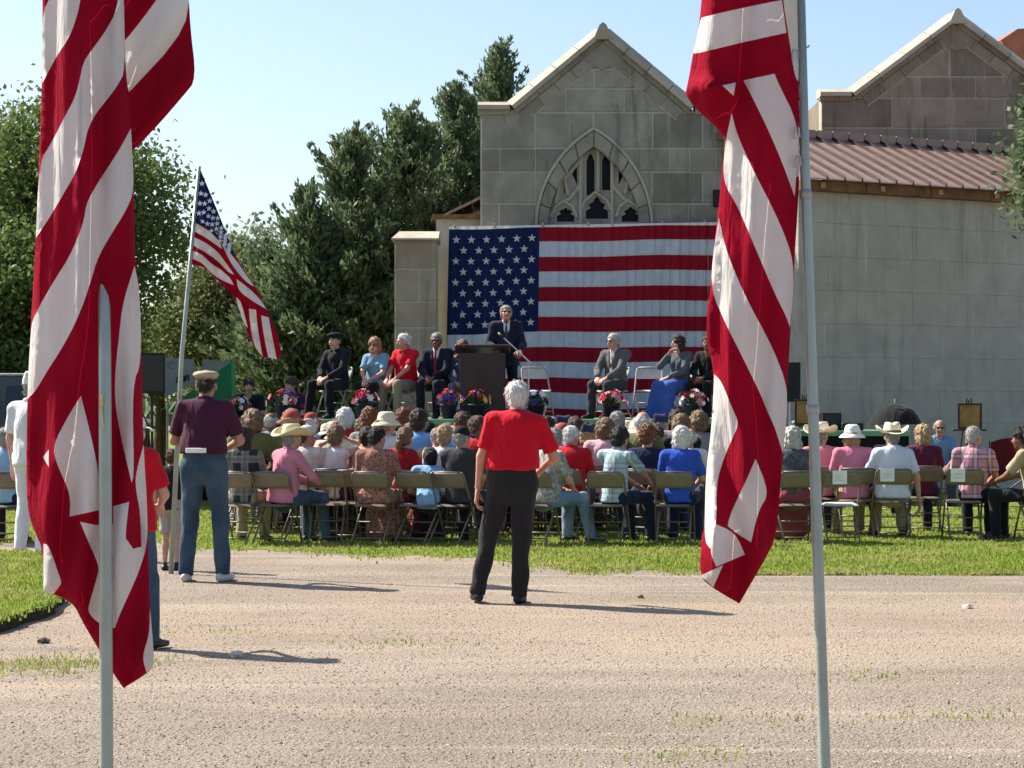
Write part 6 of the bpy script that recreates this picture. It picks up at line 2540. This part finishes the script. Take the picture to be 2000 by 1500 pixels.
person((X_at(58, d), d, 0), -.45, dict(pose='stand', lean=-.01, lf=(-.11, .0, .085), rf=(.13, .02, .085), top='short', hem='out', collar=True, h=.0122, seed=55, belt=False), 'person in all white uniform and white cap standing at far left', top=(.70, .70, .74), bot=(.72, .72, .76), shoe=(.06, .06, .07), hair='crew', hairc='grey', hat='garrison', hatc=(.72, .71, .68), scale=1.075)

# ------------------------------------------------------------------ people on the stage
dst = 31.7
ST = dict(pose='sit', h=.0128)


def on_stage(px_, label, fig, yaw, dd=0.0, scale=1.0, ch=True, z=DZ, **kw):
    f = dict(ST)
    f.update(fig)
    d_ = dst + dd
    o, g = person((X_at(px_, d_), d_, z), yaw, f, label, scale=scale, **kw)
    if ch:
        chair((X_at(px_, d_), d_ + .08, z), yaw, 'white folding chair under ' + chair_phrase(label), WHITE, 'white folding chairs on stage')
    return o, g


PI = math.pi
on_stage(655, 'man in black uniform and black beret seated leftmost on the stage', dict(top='long', fat=.03, lean=.02, lf=(-.20, .42, .085), rf=(.20, .42, .085), lw=(-.07, .30, .62), rw=(.06, .30, .62), hyaw=-.1, seed=61, collar=True), PI - .55, top=(.012, .013, .018), bot=(.010, .011, .014), hair='short', hairc='dark brown', hat='beret', hatc=(.010, .010, .012), skn='fair', scale=1.03)
on_stage(733, 'strawberry blond woman in light blue top and sunglasses on stage', dict(top='short', female=True, fat=.012, lean=.05, lf=(-.08, .38, .085), rf=(.10, .38, .085), lw=(-.04, .30, .62), rw=(.05, .32, .62), seed=62), PI - .35, top=(.17, .30, .42), bot=(.012, .012, .016), hair='bob', hairc='strawberry blond', glasses=True, scale=.97)
on_stage(790, 'silver haired man in red polo and khaki trousers seated on stage', dict(top='short', fat=.03, belly=.03, lean=.06, lf=(-.16, .40, .085), rf=(.16, .40, .085), lw=(-.08, .34, .60), rw=(.08, .34, .60), hyaw=-.45, collar=True, seed=63), PI - .6, top=(.52, .010, .022), bot=(.26, .22, .15), hair='short', hairc='white', skn='ruddy', scale=1.02)
on_stage(853, 'dark suited man with red tie seated beside the lectern', dict(top='suit', tie=True, fat=.015, lean=.02, lf=(-.12, .38, .085), rf=(.12, .38, .085), lw=(-.05, .28, .62), rw=(.06, .28, .63), hyaw=.1, seed=64), PI - .3, top=(.014, .018, .034), bot=(.012, .015, .028), hair='crew', hairc='grey', skn='brown', glasses=True, scale=1.03)
on_stage(905, 'auburn haired woman in blue grey jacket half hidden behind the lectern', dict(top='long', female=True, lean=.10, seed=65, hyaw=.3, hpitch=-.2), PI - .1, dd=.1, top=(.12, .16, .24), bot=(.16, .20, .26), hair='long', hairc='auburn', scale=.95)
on_stage(1198, 'grey haired man in grey suit with open collar seated right of lectern', dict(top='suit', tie=True, fat=.02, lean=.0, lf=(-.10, .40, .085), rf=(.16, .40, .085), lw=(-.07, .30, .62), rw=(.10, .30, .62), hyaw=-.25, seed=66), PI - .6, top=(.105, .105, .105), bot=(.045, .046, .05), hair='short', hairc='silver', shirtc=(.68, .60, .58), tiec=(.60, .50, .48), glasses=True, scale=1.02)
on_stage(1325, 'dark haired woman in long blue skirt and grey cardigan seated on stage', dict(top='long', female=True, fat=.03, lean=.04, bottom='gown', lf=(-.08, .40, .085), rf=(.12, .44, .085), lw=(-.02, .30, .64), rw=(.04, .20, .99), rpole=(.8, .4, -1), hyaw=-.35, seed=67), PI - .7, top=(.085, .10, .112), bot=(.045, .10, .33), hair='long', hairc='dark brown', skn='fair')
on_stage(1384, 'person in black seated on stage behind the right hanging flag', dict(top='long', fat=.03, lean=.06, lw=(-.05, .32, .64), rw=(.06, .30, .64), hyaw=.1, seed=68), PI - .5, top=(.012, .012, .013), bot=(.010, .010, .011), hair='short', hairc='black', skn='brown')
chair((X_at(1048, 31.9), 31.9, DZ), PI + .25, 'empty white folding chair just right of the speaker', WHITE, 'white folding chairs on stage')
chair((X_at(1266, 31.9), 31.9, DZ), PI - .2, 'empty white folding chair between grey suited man and blue skirted woman', WHITE, 'white folding chairs on stage')
# speaker at the lectern
person((X_at(988, 31.62), 31.62, DZ), PI + .06, dict(pose='stand', top='suit', tie=True, fat=.025, belly=.02, lean=.06, hpitch=-.25, hyaw=.05, lw=(-.20, .30, 1.02), rw=(.20, .32, 1.06), lpole=(-.55, -.6, -1), rpole=(.55, -.6, -1), h=.0122, seed=71), 'grey haired speaker in dark suit standing behind the lectern', top=(.014, .018, .034), bot=(.012, .014, .024), hair='short', hairc='grey', shirtc=(.66, .66, .74), tiec=(.05, .05, .09), glasses=True, skn='ruddy', scale=1.02)
# two youngsters on the low riser
person((X_at(486, 33.0), 33.0, .66), PI + .1, dict(ST, top='short', seed=72), 'youngster in dark shirt sitting left of the stage near the green canopy', top=(.014, .016, .024), bot=(.02, .02, .03), hair='full', hairc='dark brown', scale=.98)
chair((X_at(486, 33.0), 33.0, .66), PI + .1, 'white folding chair under the youngster in dark shirt on the riser', WHITE, 'white folding chairs on stage')
person((X_at(573, 33.0), 33.0, .66), PI - .5, dict(ST, top='short', seed=73, hyaw=-.4, lean=.12), 'youngster in navy and red shirt sitting behind the flower pot left of stage', topm=cloth((.016, .02, .05), 'camo', (.30, .02, .03), (.016, .02, .05), 3.0), bot=(.02, .02, .03), hair='full', hairc='brown', scale=1.0)
chair((X_at(573, 33.0), 33.0, .66), PI - .5, 'white folding chair under the youngster in navy and red on the riser', WHITE, 'white folding chairs on stage')
# man in light blue at the far right
person((X_at(1835, 31.0), 31.0, 0), PI - .1, dict(ST, top='short', fat=.03, lean=.05, seed=74), 'man in light blue shirt seated facing the audience by the right wall', top=c255(112, 145, 185), bot=(.04, .05, .08), hair='balding', hairc='grey', skn='tan', glasses=True, scale=1.0)
chair((X_at(1835, 31.0), 31.0, 0), PI - .1, 'tan folding chair under the light blue shirted man by the wall')

# ------------------------------------------------------------------ lectern with microphone
LECT = plain('dark_walnut', (.030, .017, .013), .45, .4, .3, 5, 0, .2)
le = empty('lectern', (X_at(943, 31.12), 31.12, DZ), PI, 'dark wooden lectern with faint round emblem and microphone boom', 'lectern')
MB().box(-.36, .36, -.22, .22, .0, .08, .012).build('base', LECT, le)
MB().prism([(-.32, .085), (.32, .085), (.34, 1.00), (-.34, 1.00)], .17, .20).build('front_panel', LECT, le)
for sd in (-1, 1):
    MB().box(sd * .33 - .015, sd * .33 + .015, -.20, .168, .085, 1.0, .006).build('side_panel', LECT, le)
MB().box(-.30, .30, -.18, .165, .55, .575, .004).build('shelf', LECT, le)
o = MB().box(-.42, .42, -.27, .27, 0, .045, .014).build('top', LECT, le)
o.location = (0, -.02, 1.045)
o.rotation_euler = (math.radians(9), 0, 0)
em = MB()
for k in range(28):
    a0, a1 = 2 * PI * k / 28, 2 * PI * (k + 1) / 28
    em.tube([(.11 * math.cos(a0), .206, .62 + .11 * math.sin(a0)), (.11 * math.cos(a1), .206, .62 + .11 * math.sin(a1))], .005, 5)
for k in range(5):
    a0, a1 = PI / 2 + k * 4 * PI / 5, PI / 2 + (k + 1) * 4 * PI / 5
    em.tube([(.09 * math.cos(a0), .206, .62 + .09 * math.sin(a0)), (.09 * math.cos(a1), .206, .62 + .09 * math.sin(a1))], .0045, 5)
em.build('emblem', plain('worn_emblem', (.075, .045, .035), .5), le)
ms = empty('microphone_stand', (X_at(1034, 30.9), 30.9, DZ), 0, 'pale microphone boom angled towards the speaker', 'microphone')
b0, b1 = P(1030, 703, 30.9) - Vector(ms.location), P(984, 660, 31.1) - Vector(ms.location)
gm_ = plain('pale_grey_metal', (.50, .49, .47), .35, .5, .1, 10, .3)
MB().tube([(0, 0, .02), (-.02, 0, b0.z)], .012, 8).build('pole', gm_, ms)
MB().tube([b0 + (b0 - b1) * .15, b1], .012, 8).build('boom', gm_, ms)
MB().lathe([(.14, 0), (.14, .02), (.02, .035)], (0, 0, 0), 16).build('base', plain('black_metal', (.012, .012, .013), .5), ms)
MB().tube([b1, b1 + (b1 - b0).normalized() * .03, b1 + (b1 - b0).normalized() * .12], [.014, .024, .026], 10).build('microphone', plain('black_metal', (.012, .012, .013), .5), ms, True)

# ------------------------------------------------------------------ flower pots along the stage front
POT = plain('dark_blue_pot', (.014, .016, .045), .6)
LEAF = plain('flower_leaf', (.05, .10, .03), .7)
FCOL = {'red': plain('red_petal', (.48, .015, .03), .7), 'white': plain('white_petal', (.76, .72, .72), .7), 'blue': plain('blue_petal', (.03, .04, .22), .7), 'pink': plain('pink_petal', (.68, .22, .28), .7), 'yellow': plain('yellow_petal', (.72, .52, .12), .7)}


def petal_mesh(m):
    mb_ = MB()
    for k in range(6):
        a_ = 2 * PI * k / 6
        c_, s_ = math.cos(a_), math.sin(a_)
        mb_.add([(0, 0, 0), (c_ * .028 - s_ * .018, s_ * .028 + c_ * .018, .016), (c_ * .055, s_ * .055, .010), (c_ * .028 + s_ * .018, s_ * .028 - c_ * .018, .016)], [(0, 1, 2, 3)])
    mb_.lathe([(.014, .002), (.012, .014), (.0, .018)], (0, 0, 0), 6)
    return mb_.mesh('flower', m)


FM = {k: petal_mesh(v) for k, v in FCOL.items()}
FLW = [(462, 770, 'at the left end beside the maroon shirt', ('white', 'red', 'white')), (553, 772, 'before the youngsters at stage left', ('red', 'white', 'blue', 'pink')), (710, 783, 'at the feet of the woman in light blue', ('red', 'white', 'pink', 'blue')), (876, 765, 'left of the lectern', ('red', 'blue', 'pink')), (930, 772, 'with yellow blooms before the lectern', ('red', 'yellow', 'white', 'blue', 'red')), (1047, 785, 'right of the standing man in red', ('white', 'red', 'blue')), (1195, 783, 'at the feet of the grey suited man', ('red', 'white', 'pink')), (1352, 785, 'at the feet of the blue skirted woman', ('pink', 'white', 'red', 'pink'))]
for i, (x, y, where, cols) in enumerate(FLW):
    r2 = random.Random(100 + i)
    f_ = empty('flower_pot', (X_at(x, 30.76), 30.76 + (1.7 if i == 0 else 0), DZ if i else .66), 0, 'pot of %s flowers %s' % (' and '.join(dict.fromkeys(cols[:2])), where), 'flowers', 'patriotic flower pots along the stage')
    if i == 0:
        f_.location.x = X_at(x, 32.5)
    up = .55 if i == 0 else 0
    MB().lathe([(.085, .0), (.125, .20), (.135, .20), (.135, .23), (.12, .23), (.10, .19)], (0, 0, up), 16).build('pot', POT, f_, True)
    if i == 0:
        MB().box(-.15, .15, -.15, .15, 0, up, .01).build('plinth', DECK, f_)
    lv = MB()
    for k in range(40):
        a_ = r2.uniform(0, 2 * PI)
        el_ = r2.uniform(.1, 1.4)
        L_ = r2.uniform(.14, .28)
        dv = Vector((math.cos(a_) * math.cos(el_), math.sin(a_) * math.cos(el_), math.sin(el_)))
        sdv = dv.orthogonal().normalized() * .018
        p0 = Vector((0, 0, up + .20))
        lv.add([p0, p0 + dv * L_ * .6 + sdv, p0 + dv * L_, p0 + dv * L_ * .6 - sdv], [(0, 1, 2, 3)])
    lv.build('leaves', LEAF, f_)
    for k in range(34):
        a_ = r2.uniform(0, 2 * PI)
        el_ = r2.uniform(.0, 1.5)
        rad = r2.uniform(.15, .25)
        dv = Vector((math.cos(a_) * math.cos(el_), math.sin(a_) * math.cos(el_), math.sin(el_) * .85))
        o = mobj('flower', FM[r2.choice(cols)], f_)
        o.location = Vector((0, 0, up + .24)) + dv * rad
        o.rotation_euler = dv.to_track_quat('Z', 'Y').to_euler()
        s_ = r2.uniform(.7, 1.25)
        o.scale = (s_,) * 3

# ------------------------------------------------------------------ things at the left behind the crowd
BLK = plain('black_metal', (.012, .012, .013), .5)
ls = empty('loudspeaker', P(297, HZ, 29), .15, 'black box loudspeaker on a tripod left of the green canopy', 'loudspeaker')
ls.location.z = 0
zt, zb_ = P(0, 690, 29).z, P(0, 768, 29).z
MB().prism([(-.18, zb_), (.18, zb_), (.18, zt), (-.18, zt)], -.16, .18).build('cabinet', plain('black_speaker_cabinet', (.014, .015, .016), .7), ls)
MB().box(-.16, .16, -.172, -.163, zb_ + .03, zt - .03, .004).build('grille', plain('speaker_grille', (.022, .023, .025), .6, .4, .2, 200), ls)
MB().tube([(0, 0, .5), (0, 0, zb_)], .02, 8).build('pole', BLK, ls)
for k in range(3):
    a_ = 2 * PI * k / 3 + .4
    MB().tube([(0, 0, .8), (.5 * math.cos(a_), .5 * math.sin(a_), .02)], .014, 7).build('leg', BLK, ls)

can = empty('canopy_tent', P(390, HZ, 35), 0, 'white and green pop up canopy with dark lettering beyond the small flag', 'canopy')
can.location.z = 0
o0 = Vector(can.location)
q = lambda x, y, d_: P(x, y, d_) - o0
WHC = plain('white_canopy_vinyl', (.30, .31, .30), .55, .3, .08, 3)
GRC = plain('green_canopy_vinyl', (.012, .20, .075), .5, .35, .12, 3)
Vv = [q(321, 698, 35), q(378, 702, 35), q(378, 750, 35), q(321, 775, 35)]
MB().add(Vv + [v + Vector((0, .05, 0)) for v in Vv], [(0, 1, 2, 3), (7, 6, 5, 4), (0, 4, 5, 1), (1, 5, 6, 2), (2, 6, 7, 3), (3, 7, 4, 0)]).build('side_panel', WHC, can)
Vv = [q(395, 701, 35.0), q(450, 706, 34.6), q(452, 716, 34.6), q(392, 756, 35.0)]
MB().add(Vv + [v + Vector((0, .6, .0)) for v in Vv], [(0, 1, 2, 3), (7, 6, 5, 4), (0, 4, 5, 1), (1, 5, 6, 2), (2, 6, 7, 3), (3, 7, 4, 0)]).build('white_valance', WHC, can)
Vv = [q(392, 758, 34.98), q(452, 706, 34.55), q(453, 800, 34.55), q(330, 806, 34.98), q(345, 785, 34.98)]
MB().add(Vv + [v + Vector((0, .5, 0)) for v in Vv], [(0, 1, 2, 3, 4), (9, 8, 7, 6, 5)] + [(i, i + 5, (i + 1) % 5 + 5, (i + 1) % 5) for i in range(5)]).build('green_roof', GRC, can)
for x in (325, 450):
    b_ = q(x, HZ, 35.1)
    MB().tube([(b_.x, b_.y + .1, -0.0), (b_.x, b_.y + .1, 1.9)], .02, 8).build('leg', gm_, can)
lt = MB()
for (x, y) in ((345, 742), (354, 740), (362, 738)):
    a_ = q(x, y, 34.985)
    lt.tube([a_ + Vector((0, 0, -.05)), a_ + Vector((.02, 0, .05)), a_ + Vector((.055, 0, .05)), a_ + Vector((.05, 0, -.05))], .012, 5)
lt.build('lettering', BLK, can)
ring = q(336, 712, 34.985)
em = MB()
for k in range(14):
    if k in (11, 12, 13):
        continue
    a0, a1 = 2 * PI * k / 14, 2 * PI * (k + 1) / 14
    em.tube([ring + Vector((.07 * math.cos(a0), 0, .055 * math.sin(a0))), ring + Vector((.07 * math.cos(a1), 0, .055 * math.sin(a1)))], .010, 5)
em.build('round_mark', plain('grey_print', (.30, .31, .31), .7), can)

# parked vehicle behind the left flag
car = empty('parked_car', P(-20, HZ, 31), math.radians(0), 'dark parked sport utility vehicle at the far left edge behind the white uniform', 'car')
car.location.z = 0
PAINT = plain('dark_grey_car_paint', (.030, .036, .038), .25, .6, .05, 2)
CGL = plain('car_window_glass', (.010, .013, .016), .08, .7)
prof = [(-2.35, .45), (-2.38, .95), (-2.25, 1.12), (-1.25, 1.22), (-.55, 1.86), (-.2, 1.93), (1.6, 1.93), (1.95, 1.85), (2.25, 1.20), (2.30, .5), (2.1, .42), (-2.2, .40)]
mb = MB()
n_ = len(prof)
V_ = []
for y, k in ((-.92, 1.0), (-.86, 1.0), (.86, 1.0), (.92, 1.0)):
    for (x, z) in prof:
        ins = .14 if z > 1.3 else 0
        yy = math.copysign(abs(y) - ins, y)
        V_.append((x, yy, z))
F_ = [tuple(range(n_)), tuple(range(4 * n_ - 1, 3 * n_ - 1, -1))]
for L in range(3):
    for i in range(n_):
        F_.append((L * n_ + i, (L + 1) * n_ + i, (L + 1) * n_ + (i + 1) % n_, L * n_ + (i + 1) % n_))
mb.add(V_, F_).build('body', PAINT, car)
for (xa, xb, xc, xd) in ((-1.0, -.45, .35, .35), (.45, .45, 1.55, 1.85)):
    for sd in (-1, 1):
        MB().add([(xa, sd * .930, 1.27), (xb, sd * .80, 1.80), (xc, sd * .80, 1.80), (xd, sd * .930, 1.27), (xa, sd * .90, 1.27), (xb, sd * .77, 1.80), (xc, sd * .77, 1.80), (xd, sd * .90, 1.27)], [(0, 1, 2, 3), (7, 6, 5, 4), (0, 4, 5, 1), (1, 5, 6, 2), (2, 6, 7, 3), (3, 7, 4, 0)]).build('window', CGL, car)
for wxp in (-1.45, 1.40):
    for sd in (-1, 1):
        w_ = MB()
        seg_ = 20
        pr_l = [(.20, -.12), (.34, -.12), (.37, -.08), (.37, .08), (.34, .12), (.20, .12)]
        Vw = [(wxp + r_ * math.cos(2 * PI * k / seg_), sd * .82 + t_, .37 + r_ * math.sin(2 * PI * k / seg_)) for r_, t_ in pr_l for k in range(seg_)]
        Fw = [(i * seg_ + k, i * seg_ + (k + 1) % seg_, (i + 1) * seg_ + (k + 1) % seg_, (i + 1) * seg_ + k) for i in range(5) for k in range(seg_)]
        ty = w_.add(Vw, Fw).build('wheel', plain('tyre_rubber', (.02, .02, .02), .9), car)
        MB().add([(wxp + .21 * math.cos(2 * PI * k / 10), sd * (.93), .37 + .21 * math.sin(2 * PI * k / 10)) for k in range(10)] + [(wxp, sd * .90, .37)], [(k, (k + 1) % 10, 10) for k in range(10)]).build('rim', gm_, ty)
MB().box(-2.41, -2.36, -.75, .75, .50, .66, .01).build('bumper', BLK, car)
for sd in (-1, 1):
    MB().box(-2.40, -2.33, sd * .72 - .13, sd * .72 + .13, .88, 1.0, .01).build('headlight', WHC, car)
    MB().tube([(-1.1, sd * .65, 1.97), (1.5, sd * .65, 1.97)], .018, 6).build('roof_rail', gm_, car)

# ------------------------------------------------------------------ things along the right wall
def easel(px_, py_top, py_bot, w_px, d_, label, pic):
    e_ = empty('easel', (X_at(px_, d_), d_, 0), -.1, label, 'easel', 'display easels by the right wall')
    zt_, zb2 = P(0, py_top, d_).z, P(0, py_bot, d_).z
    w2 = w_px * d_ / FPX / 2
    wd = plain('easel_wood', (.06, .04, .03), .6)
    MB().tube([(-w2 - .08, -.02, .02), (-.03, .06, zt_ + .08)], .014, 6).build('leg', wd, e_)
    MB().tube([(w2 + .08, -.02, .02), (.03, .06, zt_ + .08)], .014, 6).build('leg', wd, e_)
    MB().tube([(0, .5, .02), (0, .08, zt_ + .05)], .014, 6).build('leg', wd, e_)
    MB().box(-w2 - .1, w2 + .1, -.05, .03, zb2 - .03, zb2, .006).build('ledge', wd, e_)
    b_ = empty('framed_picture', (X_at(px_, d_), d_ - .03, zb2 + .003), -.1, pic, 'picture', 'display pictures by the right wall')
    MB().box(-w2, w2, -.02, -.005, 0, zt_ - zb2, .004).build('panel', plain('ochre_picture', (.30, .17, .055), .6, .3, .5, 4), b_)
    for (x0, x1, z0, z1) in ((-w2 - .025, w2 + .025, -.0, .025), (-w2 - .025, w2 + .025, zt_ - zb2 - .025, zt_ - zb2), (-w2 - .025, -w2 + .001, .026, zt_ - zb2 - .026), (w2 - .001, w2 + .025, .026, zt_ - zb2 - .026)):
        MB().box(x0, x1, -.034, -.0, z0, z1, .004).build('frame', plain('dark_frame', (.02, .015, .012), .5), b_)


easel(1893, 788, 838, 40, 31.5, 'wooden easel by the far right wall behind the plaid shirt', 'framed brown picture on the easel at far right')
easel(1572, 780, 830, 34, 31.0, 'wooden easel mostly hidden behind the leaning pole', 'framed brown picture beside the leaning pole')
bx_ = empty('monitor_speaker', P(1620, HZ, 31.6), .1, 'black box speaker standing on the low platform by the right wall', 'loudspeaker')
bx_.location.z = 1.122
MB().prism([(-.14, 0), (.15, 0), (.15, .27), (-.14, .27)], -.15, .15).build('cabinet', BLK, bx_)
MB().box(-.115, .125, -.16, -.152, .02, .25, .003).build('grille', plain('speaker_grille', (.022, .023, .025)), bx_)
bx2 = empty('sound_mixer', P(1662, HZ, 31.4), 0, 'low black equipment case on the platform right of the box speaker', 'equipment case')
bx2.location.z = 1.122
MB().box(-.16, .17, -.15, .15, 0, .12, .012).build('case', BLK, bx2)
MB().tube([(-.06, -.16, .09), (-.06, -.18, .10), (.06, -.18, .10), (.06, -.16, .09)], .007, 6).build('handle', gm_, bx2)
pl2 = empty('potted_light', P(1553, HZ, 31.3), 0, 'small pale lamp on the low platform beside the right flag', 'lamp')
pl2.location.z = 1.122
MB().lathe([(.05, 0), (.05, .02), (.012, .03), (.012, .08), (.05, .10), (.055, .14), (.0, .16)], (0, 0, 0), 14).build('lamp_body', WHC, pl2, True)
# umbrella behind the straw cowboy hat
um = empty('umbrella', P(1748, HZ, 28.2), 0, 'open black umbrella with pale tip behind the straw cowboy hat', 'umbrella')
um.location.z = 0
ztop = P(0, 783, 28.2).z
mb = MB()
Vv = [(0, 0, ztop - .03)]
seg_ = 8
for ring_, (r_, z_) in enumerate(((.12, -.05), (.24, -.12), (.33, -.23), (.38, -.33))):
    for k in range(seg_ * 3):
        a_ = 2 * PI * k / (seg_ * 3)
        dip = 1 - .07 * abs(math.sin(a_ * seg_ / 2)) * (ring_ / 3)
        Vv.append((r_ * dip * math.cos(a_), r_ * dip * math.sin(a_), ztop + z_ + .03 * (1 - dip) * 8))
Ff = [(0, 1 + k, 1 + (k + 1) % 24) for k in range(24)]
for L in range(3):
    for k in range(24):
        a_, b_ = 1 + L * 24, 1 + (L + 1) * 24
        Ff.append((a_ + k, b_ + k, b_ + (k + 1) % 24, a_ + (k + 1) % 24))
mobj('canopy', fast_mesh('canopy', Vv, Ff, [BLACKC], None, True), um)
for k in range(8):
    a_ = 2 * PI * k / 8
    MB().tube([(0, 0, ztop - .045), (.23 * math.cos(a_), .23 * math.sin(a_), ztop - .13), (.37 * math.cos(a_), .37 * math.sin(a_), ztop - .34)], .004, 5).build('rib', gm_, um)
MB().tube([(0, 0, ztop - .9), (0, 0, ztop + .01)], .008, 7).build('shaft', gm_, um)
MB().lathe([(.014, 0), (.012, .03), (.004, .05)], (0, 0, ztop - .02), 10).build('tip', WHC, um)
uh = P(1748, HZ, 28.2)
person((uh.x - .05, 28.32, 0), PI * .9, dict(ST, top='long', seed=75, rw=(-.02, .14, .78), lean=.0), 'person in black under the umbrella behind the straw cowboy hat', top=(.014, .012, .016), bot=(.012, .012, .014), hair='short', hairc='black', skn='brown', scale=.93)
chair((uh.x - .05, 28.32, 0), PI * .9, 'tan folding chair under the person with the black umbrella')
# camp chair
cc_ = empty('camp_chair', (X_at(1968, 30.5), 30.5, 0), PI - .4, 'red and black fabric camp chair near the right edge', 'chair')
RC = cloth((.10, .010, .014))
Vv, Ff = [], []
for i in range(9):
    for j in range(9):
        u_, v_ = j / 8 * 2 - 1, i / 8
        Vv.append((.31 * u_, -.24 - .10 * v_ - .07 * (1 - u_ * u_), .42 + .60 * v_ - .07 * u_ * u_ * v_))
for i in range(8):
    for j in range(8):
        a_ = i * 9 + j
        Ff.append((a_, a_ + 1, a_ + 10, a_ + 9))
mobj('backrest', fast_mesh('backrest', Vv, Ff, [RC], None, True), cc_)
Vv = [(.29 * (j / 6 * 2 - 1), -.26 + .5 * i / 6, .44 - .06 * (1 - (j / 3 - 1) ** 2)) for i in range(7) for j in range(7)]
Ff = [(i * 7 + j, i * 7 + j + 1, i * 7 + j + 8, i * 7 + j + 7) for i in range(6) for j in range(6)]
mobj('seat', fast_mesh('seat', Vv, Ff, [BLACKC], None, True), cc_)
for (a_, b_) in (((-.32, .24, .0), (.32, .26, .46)), ((.32, .24, 0), (-.32, .26, .46)), ((-.32, -.28, 0), (-.33, -.36, .98)), ((.32, -.28, 0), (.33, -.36, .98)), ((-.33, .26, .0), (-.34, .26, .62)), ((.33, .26, 0), (.34, .26, .62))):
    MB().tube([a_, b_], .011, 7).build('leg', BLK, cc_)
for sd in (-1, 1):
    MB().box(sd * .34 - .04, sd * .34 + .04, -.30, .28, .61, .63, .006).build('armrest', BLACKC, cc_)
# dark wheeled board at the right of the hidden end of the stage
bd = empty('display_board', P(1546, HZ, 32.2), -.25, 'narrow black board standing upright beside the right flag', 'board')
bd.location.z = DZ - .18
MB().box(-.10, .14, -.02, .02, P(0, 785, 32.2).z - (DZ - .18), P(0, 707, 32.2).z - (DZ - .18), .01).build('panel', BLK, bd)
MB().tube([(-.03, 0, 0), (-.03, 0, .55)], .012, 6).build('post', gm_, bd)
MB().box(-.15, .12, -.12, .12, 0, .03, .006).build('foot', gm_, bd)
